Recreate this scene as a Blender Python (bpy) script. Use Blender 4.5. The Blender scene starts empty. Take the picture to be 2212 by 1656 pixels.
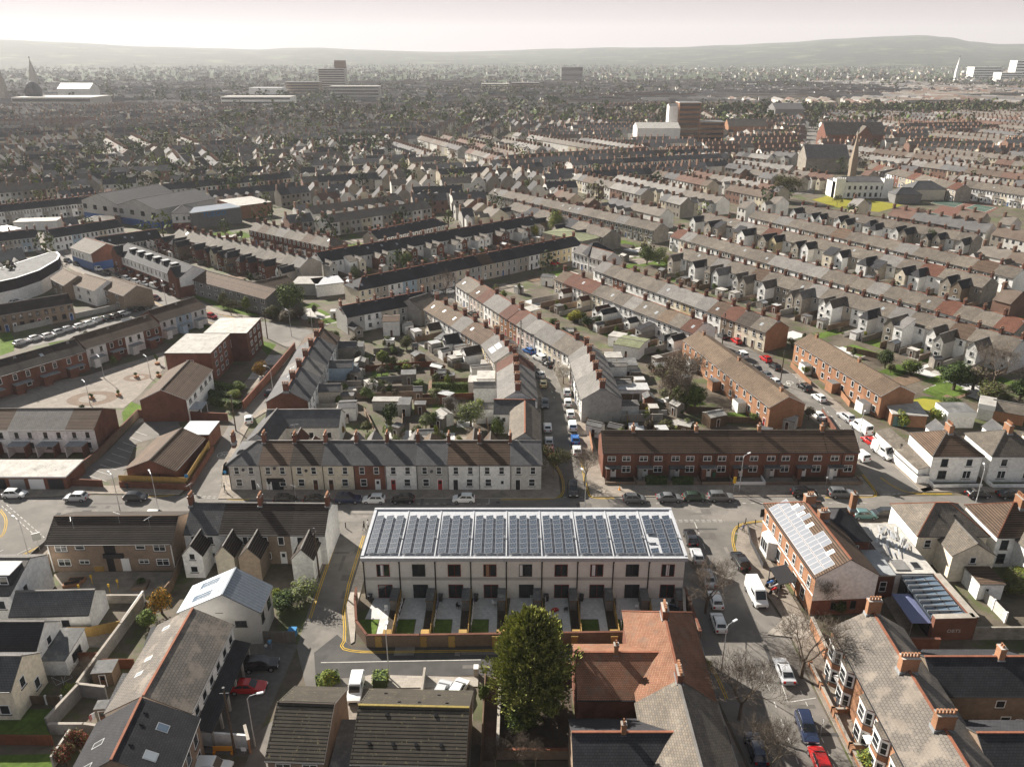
import bpy, bmesh, math, random
from mathutils import Vector, Matrix
SC = bpy.context.scene
COL = SC.collection
R = math.radians
rnd = random.Random(11)
# ---------------------------------------------------------------- camera model (used to read ground points off a survey of the view)
FPX, HZ, CAMH = 1700., 115., 72.
PIT = math.atan((828 - HZ) / FPX)
CR = {'A': (0, 450, 833), 'B': (833, 450, 833), 'C': (1666, 450, 834), 'D': (0, 950, 833), 'E': (833, 950, 833), 'F': (1666, 950, 834),
      'H': (0, 1372, 833), 'I': (833, 1372, 833), 'J': (1666, 1372, 834), 'K': (0, 0, 1250), 'L': (1250, 0, 1250)}
def G(t, z=0.):
    """token like 'E142,1082' -> world xy of the point at height z; '@x,y' is already world"""
    c = t[0]; x, y = map(float, t[1:].split(','))
    if c == '@': return Vector((x, y))
    if c != 'Z':
        ox, oy, w = CR[c]; s = w / 2212.; k = 2212 / 2500.
        x, y = (ox + x * s) * k, (oy + y * s) * k
    a = (x - 1106) / FPX; b = -(y - 828) / FPX
    dy = math.cos(PIT) + b * math.sin(PIT); dz = -math.sin(PIT) + b * math.cos(PIT)
    k = (z - CAMH) / dz
    return Vector((a * k, dy * k))
def GS(s, z=0.): return [G(t, z) for t in s.split()]
def perp(d): return Vector((-d.y, d.x))
cam = bpy.data.cameras.new('camera'); co = bpy.data.objects.new('camera', cam); COL.objects.link(co)
co.location = (0, 0, CAMH); co.rotation_euler = (math.pi / 2 - PIT, 0, 0)
cam.sensor_width = 36; cam.lens = 36 * FPX / 2212; cam.clip_end = 60000; cam.clip_start = 1
SC.camera = co
# ---------------------------------------------------------------- materials
MATS = {}
def mat(name, col, kind='plain', rough=.85, var=.12, spec=.25, metal=0., sc=1., tile=(.3, .25), mort=.5, bump=.0, col2=None, rv=.18, patch=None, ms=None):
    m = bpy.data.materials.new(name); m.use_nodes = True; MATS[name] = m
    N = m.node_tree.nodes; Lk = m.node_tree.links
    b = N['Principled BSDF']; b.inputs['Roughness'].default_value = rough; b.inputs['Metallic'].default_value = metal
    b.inputs['Specular IOR Level'].default_value = spec
    if kind == 'flat':
        b.inputs['Base Color'].default_value = (*col, 1); return m
    tc = N.new('ShaderNodeTexCoord'); oi = N.new('ShaderNodeObjectInfo')
    off = N.new('ShaderNodeVectorMath'); off.operation = 'MULTIPLY_ADD'
    cmb = N.new('ShaderNodeCombineXYZ')
    for i in range(3): Lk.new(oi.outputs['Random'], cmb.inputs[i])
    Lk.new(cmb.outputs[0], off.inputs[0]); off.inputs[1].default_value = (90, 57, 33)
    Lk.new(tc.outputs['Object'], off.inputs[2])
    n1 = N.new('ShaderNodeTexNoise'); n1.inputs['Scale'].default_value = .55 * sc; n1.inputs['Detail'].default_value = 6; n1.inputs['Roughness'].default_value = .65
    Lk.new(off.outputs[0], n1.inputs['Vector'])
    c2 = col2 or tuple(c * .8 for c in col)
    if kind in ('tile', 'brick'):
        bt = N.new('ShaderNodeTexBrick'); bt.offset = .5
        bt.inputs['Scale'].default_value = 1; bt.inputs['Brick Width'].default_value = tile[0]; bt.inputs['Row Height'].default_value = tile[1]
        bt.inputs['Mortar Size'].default_value = ms or (.03 if kind == 'tile' else .012); bt.inputs['Mortar Smooth'].default_value = .3
        bt.inputs['Color1'].default_value = (*col, 1); bt.inputs['Color2'].default_value = (*c2, 1)
        bt.inputs['Mortar'].default_value = (*[c * mort for c in col], 1); bt.inputs['Bias'].default_value = -.1
        Lk.new(tc.outputs['UV'], bt.inputs['Vector'])
        cur = bt.outputs['Color']
        if bump:
            bp = N.new('ShaderNodeBump'); bp.inputs['Strength'].default_value = bump; bp.inputs['Distance'].default_value = .05; bp.invert = True
            Lk.new(bt.outputs['Fac'], bp.inputs['Height']); Lk.new(bp.outputs[0], b.inputs['Normal'])
    else:
        mx = N.new('ShaderNodeMix'); mx.data_type = 'RGBA'
        n2 = N.new('ShaderNodeTexNoise'); n2.inputs['Scale'].default_value = 3.5 * sc; n2.inputs['Detail'].default_value = 4
        Lk.new(off.outputs[0], n2.inputs['Vector'])
        rp = N.new('ShaderNodeMapRange'); rp.inputs['From Min'].default_value = .35; rp.inputs['From Max'].default_value = .65
        Lk.new(n2.outputs['Fac'], rp.inputs['Value']); Lk.new(rp.outputs[0], mx.inputs['Factor'])
        mx.inputs['A'].default_value = (*col, 1); mx.inputs['B'].default_value = (*c2, 1); cur = mx.outputs['Result']
    if patch:
        pn = N.new('ShaderNodeTexNoise'); pn.inputs['Scale'].default_value = patch[1]; pn.inputs['Detail'].default_value = 5; pn.inputs['Roughness'].default_value = .7
        Lk.new(off.outputs[0], pn.inputs['Vector'])
        pr = N.new('ShaderNodeMapRange'); pr.inputs['From Min'].default_value = patch[2]; pr.inputs['From Max'].default_value = patch[2] + .08
        pr.inputs['To Max'].default_value = patch[3] if len(patch) > 3 else .7
        Lk.new(pn.outputs['Fac'], pr.inputs['Value'])
        pm = N.new('ShaderNodeMix'); pm.data_type = 'RGBA'; Lk.new(pr.outputs[0], pm.inputs['Factor'])
        Lk.new(cur, pm.inputs['A']); pm.inputs['B'].default_value = (*patch[0], 1); cur = pm.outputs['Result']
    # weathering: value shift by noise and by object
    mr = N.new('ShaderNodeMapRange'); mr.inputs['From Min'].default_value = .3; mr.inputs['From Max'].default_value = .7
    mr.inputs['To Min'].default_value = 1 - var; mr.inputs['To Max'].default_value = 1 + var; Lk.new(n1.outputs['Fac'], mr.inputs['Value'])
    rr = N.new('ShaderNodeMapRange'); rr.inputs['To Min'].default_value = 1 - rv; rr.inputs['To Max'].default_value = 1 + rv; Lk.new(oi.outputs['Random'], rr.inputs['Value'])
    mu = N.new('ShaderNodeMath'); mu.operation = 'MULTIPLY'; Lk.new(mr.outputs[0], mu.inputs[0]); Lk.new(rr.outputs[0], mu.inputs[1])
    vm = N.new('ShaderNodeVectorMath'); vm.operation = 'SCALE'; Lk.new(cur, vm.inputs[0]); Lk.new(mu.outputs[0], vm.inputs['Scale'])
    Lk.new(vm.outputs[0], b.inputs['Base Color'])
    return m
T = 'tile'; K = 'brick'
# roofs
mat('slate', (.12, .118, .12), T, .8, .25, .15, tile=(.35, .28), col2=(.10, .10, .105), patch=((.20, .19, .16), .7, .6, .5))
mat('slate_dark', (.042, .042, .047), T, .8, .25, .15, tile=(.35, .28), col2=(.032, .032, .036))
mat('slate_warm', (.157, .133, .108), T, .8, .25, .15, tile=(.35, .28), col2=(.108, .098, .088), patch=((.2, .18, .145), .6, .58, .6))
mat('slate_pale', (.2, .188, .175), T, .8, .2, .15, tile=(.4, .3), col2=(.155, .147, .14), patch=((.13, .12, .11), .7, .55, .6))
mat('slate_old', (.155, .138, .122), T, .8, .18, .15, tile=(.42, .36), mort=.45, col2=(.13, .118, .107), patch=((.24, .205, .17), .35, .5, .6), rv=.05)
mat('tile_brown', (.13, .088, .062), T, .8, .2, .15, tile=(60, .36), mort=.18, bump=.7, col2=(.09, .062, .046), ms=.06, patch=((.2, .15, .11), 1.6, .62, .45))
mat('tile_dark', (.075, .06, .05), T, .8, .25, .15, tile=(60, .36), mort=.12, bump=.8, col2=(.055, .044, .037), patch=((.2, .18, .15), 2.6, .66, .6), ms=.075)
mat('tile_tan', (.19, .138, .098), T, .8, .2, .15, tile=(.33, .34), mort=.3, bump=.5, col2=(.145, .105, .075), ms=.05)
mat('tile_red', (.155, .072, .05), T, .8, .22, .15, tile=(.3, .3), mort=.3, bump=.4, col2=(.14, .055, .035), ms=.05, patch=((.12, .06, .045), .8, .58, .6))
mat('tile_orange', (.3, .158, .1), T, .8, .25, .15, tile=(.27, .2), mort=.4, bump=.5, col2=(.25, .11, .068), patch=((.19, .12, .085), .6, .52, .8))
mat('tile_lichen', (.08, .07, .056), T, .8, .2, .15, tile=(60, .36), mort=.15, bump=.8, col2=(.066, .058, .047), patch=((.2, .175, .085), 2.2, .6, .6), ms=.07)
mat('tile_grey', (.21, .2, .19), T, .8, .2, .15, tile=(.33, .34), mort=.5, bump=.4, col2=(.17, .16, .155))
mat('ridge_lichen', (.26, .2, .06), var=.3, sc=3); mat('ridge_red', (.25, .1, .06), var=.25); mat('ridge_grey', (.18, .17, .16), var=.25)
mat('felt', (.13, .13, .13), var=.3, sc=.8, patch=((.22, .21, .2), .6, .55)); mat('felt_pale', (.42, .4, .37), var=.25, patch=((.2, .19, .18), .5, .58))
mat('roof_white', (.44, .45, .475), var=.06, rough=.6, rv=.02); mat('metal_roof', (.22, .25, .29), var=.1, rough=.35, spec=.6, metal=.4, rv=.02)
mat('metal_pale', (.5, .5, .5), var=.15, rough=.45, metal=.2); mat('lead', (.28, .29, .3), var=.15, rough=.6)
# walls
PD = dict(var=.1, sc=.6)
mat('white', (.82, .81, .785), **PD, patch=((.45, .43, .39), .35, .66, .5)); mat('cream', (.68, .61, .49), **PD); mat('greyr', (.46, .445, .42), **PD, patch=((.28, .26, .24), .5, .62, .6))
mat('beige', (.48, .425, .36), **PD); mat('pink', (.6, .51, .46), **PD); mat('blue', (.42, .53, .62), **PD); mat('brownr', (.25, .195, .145), **PD)
mat('yellow', (.52, .43, .27), **PD); mat('greyd', (.2, .195, .19), **PD)
B_ = dict(tile=(.24, .085), mort=1.3)
mat('brick_red', (.155, .07, .048), K, .9, .25, .15, col2=(.108, .05, .037), **B_)
mat('brick_orange', (.28, .15, .088), K, .9, .2, .15, col2=(.215, .11, .066), **B_)
mat('brick_brown', (.215, .16, .12), K, .9, .2, .15, col2=(.165, .122, .092), **B_)
mat('brick_buff', (.74, .73, .69), K, .9, .08, .15, col2=(.64, .625, .585), tile=(.24, .085), mort=1., rv=.03)
mat('brick_grey', (.47, .46, .44), K, .9, .1, .15, col2=(.41, .4, .385), tile=(.24, .085), mort=.85, rv=.03)
mat('stone', (.3, .27, .23), K, .9, .25, .1, col2=(.22, .2, .17), tile=(.45, .25), mort=1.2)
mat('block', (.33, .31, .28), K, .9, .2, .1, col2=(.28, .26, .24), tile=(.45, .22), mort=.85)
mat('concrete', (.4, .38, .35), var=.2, patch=((.25, .23, .21), .6, .6))
# trim
mat('upvc', (.78, .78, .77), 'flat', .4); mat('frame_dark', (.03, .03, .033), 'flat', .5); mat('frame_red', (.2, .03, .022), 'flat', .5)
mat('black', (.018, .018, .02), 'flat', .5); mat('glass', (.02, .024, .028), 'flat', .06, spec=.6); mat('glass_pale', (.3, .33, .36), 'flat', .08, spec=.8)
mat('glass_blue', (.1, .14, .19), 'flat', .1, spec=.9)
mat('sill', (.1, .095, .09), 'flat'); mat('pot', (.36, .18, .1), var=.3); mat('pot_buff', (.55, .42, .28), var=.2)
for n_, c_ in dict(door_white=(.7, .7, .69), door_red=(.3, .03, .03), door_blue=(.06, .12, .3), door_black=(.02, .02, .022), door_brown=(.13, .06, .035), door_green=(.03, .12, .07)).items(): mat(n_, c_, 'flat', .45)
mat('panel', (.026, .035, .05), T, .42, .04, .22, tile=(.4, .6), mort=3.2, rv=.06, col2=(.023, .029, .039)); mat('panel_frame', (.23, .24, .27), 'flat', .5)
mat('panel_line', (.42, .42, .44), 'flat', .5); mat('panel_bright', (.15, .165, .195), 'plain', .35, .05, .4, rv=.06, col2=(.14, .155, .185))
mat('wood_new', (.42, .27, .09), T, .8, .15, .2, tile=(.12, 1.9), mort=.6, col2=(.36, .22, .07)); mat('wood', (.2, .14, .095), T, .85, .25, .15, tile=(.14, 1.9), mort=.5, col2=(.15, .1, .07))
mat('wood_grey', (.25, .225, .195), T, .85, .25, .15, tile=(.14, 1.9), mort=.5, col2=(.19, .17, .15)); mat('wood_red', (.2, .075, .04), T, .85, .2, .15, tile=(.14, 1.9), mort=.5)
# ground
mat('asphalt', (.165, .152, .138), var=.2, sc=.12, rough=.9, patch=((.22, .2, .178), .09, .54, .7), rv=.06)
mat('asphalt_dark', (.07, .067, .065), var=.15, sc=.2, rough=.9, patch=((.1, .095, .09), .15, .58, .5), rv=.05)
mat('asphalt_patch', (.13, .12, .11), var=.15, sc=.5, rough=.9)
mat('pave', (.26, .225, .19), T, .9, .2, .15, tile=(.9, .6), mort=.75, col2=(.22, .19, .16), rv=.05, patch=((.16, .14, .12), .25, .55, .7))
mat('pave_pale', (.36, .325, .285), T, .9, .12, .15, tile=(.6, .4), mort=.8, rv=.04); mat('paver_grey', (.56, .55, .535), T, .9, .07, .15, tile=(.45, .45), mort=.8, rv=.04)
mat('plaza', (.27, .238, .208), T, .9, .15, .12, tile=(.6, .4), mort=.8, rv=.02, patch=((.2, .175, .15), .2, .55, .6)); mat('paver_red', (.24, .18, .142), T, .9, .12, .1, tile=(.3, .2), rv=.04); mat('kerb', (.33, .31, .28), var=.15)
mat('earth', (.11, .09, .068), var=.35, sc=.3, patch=((.07, .085, .03), .13, .5, .85)); mat('soil', (.06, .045, .033), var=.3, sc=.5)
mat('grass', (.095, .14, .03), var=.3, sc=.5, col2=(.065, .1, .024), rough=.95, spec=.05); mat('grass_dry', (.28, .26, .045), var=.15, sc=.2, col2=(.26, .24, .04), spec=.05)
mat('line_white', (.62, .6, .56), var=.25, sc=1.5); mat('line_yellow', (.6, .38, .035), var=.2, sc=1.5)
mat('court_red', (.15, .07, .052), var=.1); mat('court_green', (.06, .1, .078), var=.1)
# plants
LF = dict(rough=.8, spec=.12)
def leafmat(n, c, c2):
    m = mat(n, c, 'plain', var=.25, sc=.9, col2=c2, rv=.12, **LF); return m
leafmat('leaf', (.1, .135, .035), (.07, .1, .027)); leafmat('leaf_light', (.19, .23, .05), (.13, .17, .04)); leafmat('leaf_dark', (.045, .065, .024), (.03, .048, .018))
leafmat('leaf_olive', (.115, .11, .04), (.08, .08, .03)); leafmat('leaf_yellow', (.36, .3, .03), (.25, .22, .03)); leafmat('leaf_orange', (.4, .2, .02), (.28, .14, .02))
leafmat('leaf_sage', (.2, .21, .13), (.14, .15, .09)); leafmat('leaf_red', (.16, .04, .025), (.1, .03, .02)); leafmat('blossom', (.62, .58, .52), (.5, .45, .38)); leafmat('blossom_pink', (.6, .42, .4), (.5, .34, .32))
leafmat('conifer', (.17, .19, .05), (.11, .13, .036)); leafmat('conifer_lit_tip', (.36, .36, .1), (.26, .27, .075))  # second, lighter green paints the sunlit tips into the foliage colour
mat('bark', (.12, .092, .068), var=.3); mat('bark_pale', (.2, .165, .12), var=.3); mat('twig', (.12, .095, .074), var=.2)
mat('twig_pale', (.24, .19, .14), var=.2)
mat('steel', (.42, .43, .44), 'flat', .45, metal=.5); mat('steel_dark', (.05, .05, .055), 'flat', .5); mat('pole_wood', (.1, .07, .05), var=.2)
mat('tyre', (.015, .015, .016), 'flat', .8); mat('rim', (.4, .4, .42), 'flat', .35, metal=.7); mat('lamp_glass', (.65, .66, .68), 'flat', .15); mat('tail', (.3, .015, .012), 'flat', .25)
for n_, c_ in dict(white=(.75, .75, .74), silver=(.45, .46, .48), grey=(.14, .145, .15), dark=(.035, .037, .042), black=(.012, .012, .014), navy=(.02, .03, .07), blue=(.02, .12, .38), red=(.42, .012, .012),
                   maroon=(.11, .012, .015), green=(.03, .05, .035), cream=(.6, .52, .28), orange=(.5, .14, .02), teal=(.1, .2, .2)).items():
    m_ = mat('paint_' + n_, c_, 'flat', .22, spec=.5, metal=.0); m_.node_tree.nodes['Principled BSDF'].inputs['Coat Weight'].default_value = .6
for n_, c_ in dict(cl_white=(.7, .7, .72), cl_blue=(.1, .3, .55), cl_red=(.5, .05, .05), cl_green=(.1, .4, .25), cl_navy=(.16, .18, .3), curtain_reflection=(.3, .17, .1), plastic_blue=(.04, .2, .42), plastic_yellow=(.7, .5, .03), hivis=(.75, .3, .03), skin=(.45, .28, .2), hair=(.03, .02, .015)).items(): mat(n_, c_, 'flat', .8)
# ---------------------------------------------------------------- mesh builder
class MB:
    def __init__(s): s.v = []; s.f = []; s.m = []; s.ms = []
    def mi(s, m):
        if m not in s.ms: s.ms.append(m)
        return s.ms.index(m)
    def poly(s, pts, m):
        n = len(s.v); s.v += [tuple(p) for p in pts]; s.f.append(tuple(range(n, n + len(pts)))); s.m.append(s.mi(m))
    def box(s, a, b, m, top=None):
        x0, y0, z0 = a; x1, y1, z1 = b
        s.poly([(x0, y0, z0), (x1, y0, z0), (x1, y0, z1), (x0, y0, z1)], m); s.poly([(x1, y1, z0), (x0, y1, z0), (x0, y1, z1), (x1, y1, z1)], m)
        s.poly([(x0, y1, z0), (x0, y0, z0), (x0, y0, z1), (x0, y1, z1)], m); s.poly([(x1, y0, z0), (x1, y1, z0), (x1, y1, z1), (x1, y0, z1)], m)
        s.poly([(x0, y0, z1), (x1, y0, z1), (x1, y1, z1), (x0, y1, z1)], top or m); s.poly([(x0, y1, z0), (x1, y1, z0), (x1, y0, z0), (x0, y0, z0)], m)
    def prism(s, pts, z0, z1, m, top=None):
        """upright prism over a counter-clockwise outline"""
        n = len(pts)
        for i in range(n):
            a, b = pts[i], pts[(i + 1) % n]
            s.poly([(a[0], a[1], z0), (b[0], b[1], z0), (b[0], b[1], z1), (a[0], a[1], z1)], m)
        s.poly([(p[0], p[1], z1) for p in pts], top or m)
    def slab(s, polys, t, m, edge=None):
        key = lambda p: tuple(round(c, 3) for c in p)
        edges = {}
        for p in polys:
            for i in range(len(p)):
                a, b = key(p[i]), key(p[(i + 1) % len(p)]); edges[(a, b)] = edges.get((a, b), 0) + 1
        for p in polys:
            s.poly(p, m); s.poly([(q[0], q[1], q[2] - t) for q in reversed(p)], edge or m)
            for i in range(len(p)):
                a, b = p[i], p[(i + 1) % len(p)]
                if (key(b), key(a)) not in edges:
                    s.poly([(b[0], b[1], b[2]), (a[0], a[1], a[2]), (a[0], a[1], a[2] - t), (b[0], b[1], b[2] - t)], edge or m)
    def tube(s, pts, r, n, m, cap=False):
        """pts: list of Vectors, r: radius or list"""
        rs = r if isinstance(r, (list, tuple)) else [r] * len(pts)
        base = len(s.v); k = len(pts)
        for i, p in enumerate(pts):
            d = (pts[min(i + 1, k - 1)] - pts[max(i - 1, 0)]).normalized()
            a = d.orthogonal().normalized(); b = d.cross(a)
            for j in range(n):
                t = 2 * math.pi * j / n
                s.v.append(tuple(p + (a * math.cos(t) + b * math.sin(t)) * rs[i]))
        mi = s.mi(m)
        for i in range(k - 1):
            for j in range(n):
                s.f.append((base + i * n + j, base + i * n + (j + 1) % n, base + (i + 1) * n + (j + 1) % n, base + (i + 1) * n + j)); s.m.append(mi)
        if cap:
            s.f.append(tuple(base + (k - 1) * n + j for j in range(n))); s.m.append(mi)
    def mesh(s, name, uv=True, smooth=False):
        me = bpy.data.meshes.new(name); me.from_pydata(s.v, [], s.f)
        for m in s.ms: me.materials.append(MATS[m])
        me.polygons.foreach_set('material_index', s.m)
        if smooth: me.polygons.foreach_set('use_smooth', [True] * len(s.f))
        if uv:
            ul = me.uv_layers.new(name='UVMap'); out = []
            for f in s.f:
                p = [Vector(s.v[i]) for i in f]
                n = Vector((0, 0, 0))
                for i in range(len(p)):
                    a, b = p[i], p[(i + 1) % len(p)]; n += a.cross(b)
                n = n.normalized() if n.length > 1e-9 else Vector((0, 0, 1))
                t = Vector((1, 0, 0)) if abs(n.z) > .995 else Vector((-n.y, n.x, 0)).normalized()
                b = n.cross(t)
                for q in p: out += [q.dot(t), q.dot(b)]
            ul.data.foreach_set('uv', out)
        me.update(); return me
    def build(s, name, parent=None, **kw): return link(name, s.mesh(name, **kw), parent)
def link(name, me, parent=None, loc=(0, 0, 0), rz=0.):
    o = bpy.data.objects.new(name, me); COL.objects.link(o); o.location = loc; o.rotation_euler = (0, 0, rz)
    if parent is not None: o.parent = parent
    return o
LABELS = {}
def tag(o, label, cat, group=None, kind=None):
    if label:
        o['label'] = label; LABELS.setdefault(label, []).append(o)
        n = len(label.replace('-', ' ').split())
        if n < 4 or len(label.split()) > 16: print('LABEL LENGTH', n, label)
    if cat: o['category'] = cat
    if group: o['group'] = group
    if kind: o['kind'] = kind
    return o
def thing(name, label, cat, loc=(0, 0, 0), rz=0., group=None):
    return tag(link(name, None, None, loc, rz), label, cat, group)
def copy_tree(o, loc=None, rz=None, label=None, scale=None):
    def rec(a, par):
        c = a.copy(); COL.objects.link(c)
        if par is not None: c.parent = par
        for ch in list(a.children): rec(ch, c)
        return c
    r = rec(o, None)
    if loc is not None: r.location = loc
    if rz is not None: r.rotation_euler = (0, 0, rz)
    if scale is not None: r.scale = scale if hasattr(scale, '__len__') else (scale,) * 3
    if label: tag(r, label, None)
    return r
ORD = ['first', 'second', 'third', 'fourth', 'fifth', 'sixth', 'seventh', 'eighth', 'ninth', 'tenth', 'eleventh', 'twelfth', 'thirteenth', 'fourteenth', 'fifteenth', 'sixteenth', 'seventeenth',
       'eighteenth', 'nineteenth', 'twentieth', 'twenty-first', 'twenty-second', 'twenty-third', 'twenty-fourth', 'twenty-fifth', 'twenty-sixth', 'twenty-seventh', 'twenty-eighth', 'twenty-ninth', 'thirtieth']
# ---------------------------------------------------------------- building kit
CACHE = {}
def cached(key, fn):
    if key not in CACHE: CACHE[key] = fn()
    return CACHE[key]
FR = {'w': 'upvc', 'd': 'frame_dark', 'r': 'frame_red', 'b': 'door_brown', 'g': 'door_green'}
def win_mesh(w, h, st):
    def mk():
        m = MB(); fr = FR[st[0]]; t = .08 if w < 3 else .1; x = w / 2
        gl = 'glass_pale' if 'p' in st[1:] else 'glass'
        m.box((-x, -.06, 0), (-x + t, .02, h), fr); m.box((x - t, -.06, 0), (x, .02, h), fr); m.box((-x + t, -.06, 0), (x - t, .02, t), fr); m.box((-x + t, -.06, h - t), (x - t, .02, h), fr)
        nb = 2 if 'h' in st[1:] else max(1, round(w / .95)) if '1' not in st[1:] else 1
        for i in range(1, nb): xx = -x + w * i / nb; m.box((xx - .035, -.05, t), (xx + .035, .02, h - t), fr)
        if 's' in st[1:]: m.box((-x + t, -.045, h * .5 - .03), (x - t, .02, h * .5 + .03), fr)
        if 'o' in st[1:]: m.box((-x + t, -.045, h * .68 - .03), (x - t, .02, h * .68 + .03), fr)
        m.poly([(-x + t, -.02, t), (x - t, -.02, t), (x - t, -.02, h - t), (-x + t, -.02, h - t)], gl)
        if 'n' not in st[1:]: m.box((-x - .08, -.14, -.1), (x + .08, .02, -.003), 'upvc' if 'S' in st[1:] else 'sill')
        if 'L' in st[1:]: m.box((-x - .12, -.04, h + .003), (x + .12, .02, h + .22), 'upvc'); m.box((-x - .12, -.04, 0), (-x - .003, .02, h), 'upvc'); m.box((x + .003, -.04, 0), (x + .12, .02, h), 'upvc')
        return m.mesh('window', uv=False)
    return cached(('w', round(w, 2), round(h, 2), st), mk)
def door_mesh(w, h, c):
    def mk():
        m = MB(); x = w / 2
        m.box((-x, -.07, 0), (-x + .07, .02, h), 'upvc'); m.box((x - .07, -.07, 0), (x, .02, h), 'upvc'); m.box((-x + .07, -.07, h - .07), (x - .07, .02, h), 'upvc')
        m.box((-x + .07, -.04, .0), (x - .07, .02, h - .07), c); m.poly([(-x * .5, -.045, h * .55), (x * .5, -.045, h * .55), (x * .5, -.045, h * .85), (-x * .5, -.045, h * .85)], 'glass')
        m.box((-x - .05, -.3, -.0), (x + .05, .02, -.12), 'sill')
        return m.mesh('door', uv=False)
    return cached(('d', w, h, c), mk)
ROT = {'f': 0, 'b': math.pi, 'l': -math.pi / 2, 'r': math.pi / 2}
def place(root, side, u, z, me, name):
    L, D = root['L'], root['D']
    loc = {'f': (u, 0, z), 'b': (L - u, D, z), 'l': (0, D - u, z), 'r': (L, u, z)}[side]
    return link(name, me, root, loc, ROT[side])
def window(root, side, u, z, w, h, st='w'): return place(root, side, u, z, win_mesh(w, h, st), 'window')
def door(root, side, u, w=.95, h=2.1, c='door_white', z=0.02): return place(root, side, u, z + .1, door_mesh(w, h, c), 'door')
def chim_mesh(w, d, h, n, m, merged):
    def mk():
        k = MB(); k.box((-w / 2, -d / 2, -1.2), (w / 2, d / 2, h - .25), m); k.box((-w / 2 - .06, -d / 2 - .06, h - .25), (w / 2 + .06, d / 2 + .06, h), m, 'concrete')
        if merged:
            for i in range(n):
                y = (i - (n - 1) / 2) * .36; k.tube([Vector((0, y, h)), Vector((0, y, h + .4))], [.14, .11], 5, 'pot', True)
        k.box((-w / 2 - .1, -d / 2 - .1, -.6), (w / 2 + .1, d / 2 + .1, -.1), 'lead')
        return k.mesh('chimney')
    return cached(('c', round(w, 2), round(d, 2), round(h, 2), n, m, merged), mk)
def pot_mesh(m='pot'):
    def mk():
        k = MB(); k.tube([Vector((0, 0, 0)), Vector((0, 0, .12)), Vector((0, 0, .4)), Vector((0, 0, .5))], [.17, .13, .12, .16], 8, m, True); return k.mesh('chimney_pot')
    return cached(('p', m), mk)
def chimney(root, u, v, z, w=.55, d=1.1, h=1.5, n=3, m='brick_orange', pots=False, pm='pot'):
    c = link('chimney', chim_mesh(w, d, h, n, m, not pots), root, (u, v, z))
    if pots:
        for i in range(n):
            a = (i - (n - 1) / 2) * .36
            link('chimney_pot', pot_mesh(pm), c, (0, a, h) if d >= w else (a, 0, h))
    return c
def on_roof(root, u, v, name, fn, key):
    """put a small mesh flat on the roof slope at plan position u,v"""
    he, hr, D, ro = root['he'], root['hr'], root['D'], root['ro']
    vr = D * ro
    if root['flat']: z, a = hr, 0
    elif v <= vr: z = he + (hr - he) * v / vr; a = math.atan2(hr - he, vr)
    else: z = he + (hr - he) * (D - v) / (D - vr); a = -math.atan2(hr - he, D - vr)
    o = link(name, cached(key, fn), root, (u, v, z + .02)); o.rotation_euler = (a, 0, 0); return o
def skymesh(w, l, g='glass_pale'):
    def mk():
        m = MB(); x, y = w / 2, l / 2
        m.box((-x, -y, 0), (x, y, .09), 'steel'); m.poly([(-x + .09, -y + .09, .1), (x - .09, -y + .09, .1), (x - .09, y - .09, .1), (-x + .09, y - .09, .1)], g); return m.mesh('skylight')
    return mk
def skylight(root, u, v, w=.8, l=1.1, g='glass_pale'): return on_roof(root, u, v, 'skylight', skymesh(w, l, g), ('sk', w, l, g))
def roofvent(root, u, v):
    def mk():
        m = MB(); m.box((-.15, -.18, 0), (.15, .18, .16), 'black'); return m.mesh('roof_vent')
    return on_roof(root, u, v, 'roof_vent', mk, 'vent')
def roof_polys(L, D, he, hr, ro, kind, oe, og):
    vr = D * ro; s0 = (hr - he) / vr; s1 = (hr - he) / (D - vr)
    ze0 = he - s0 * oe; ze1 = he - s1 * oe
    hl = kind in ('hip', 'hipl'); hrr = kind in ('hip', 'hipr')
    ua = vr * .95 if hl else -og; ub = L - vr * .95 if hrr else L + og
    if hl and hrr and ua > ub: ua = ub = L / 2
    xl, xr = (-oe if hl else -og), (L + oe if hrr else L + og)
    P = [[(xl, -oe, ze0), (xr, -oe, ze0), (ub, vr, hr), (ua, vr, hr)], [(xr, D + oe, ze1), (xl, D + oe, ze1), (ua, vr, hr), (ub, vr, hr)]]
    if hl: P.append([(xl, D + oe, ze1), (xl, -oe, ze0), (ua, vr, hr)])
    if hrr: P.append([(xr, -oe, ze0), (xr, D + oe, ze1), (ub, vr, hr)])
    if ua == ub: P[0] = P[0][:3]; P[1] = P[1][:3]
    return P, ua, ub, vr
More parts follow.
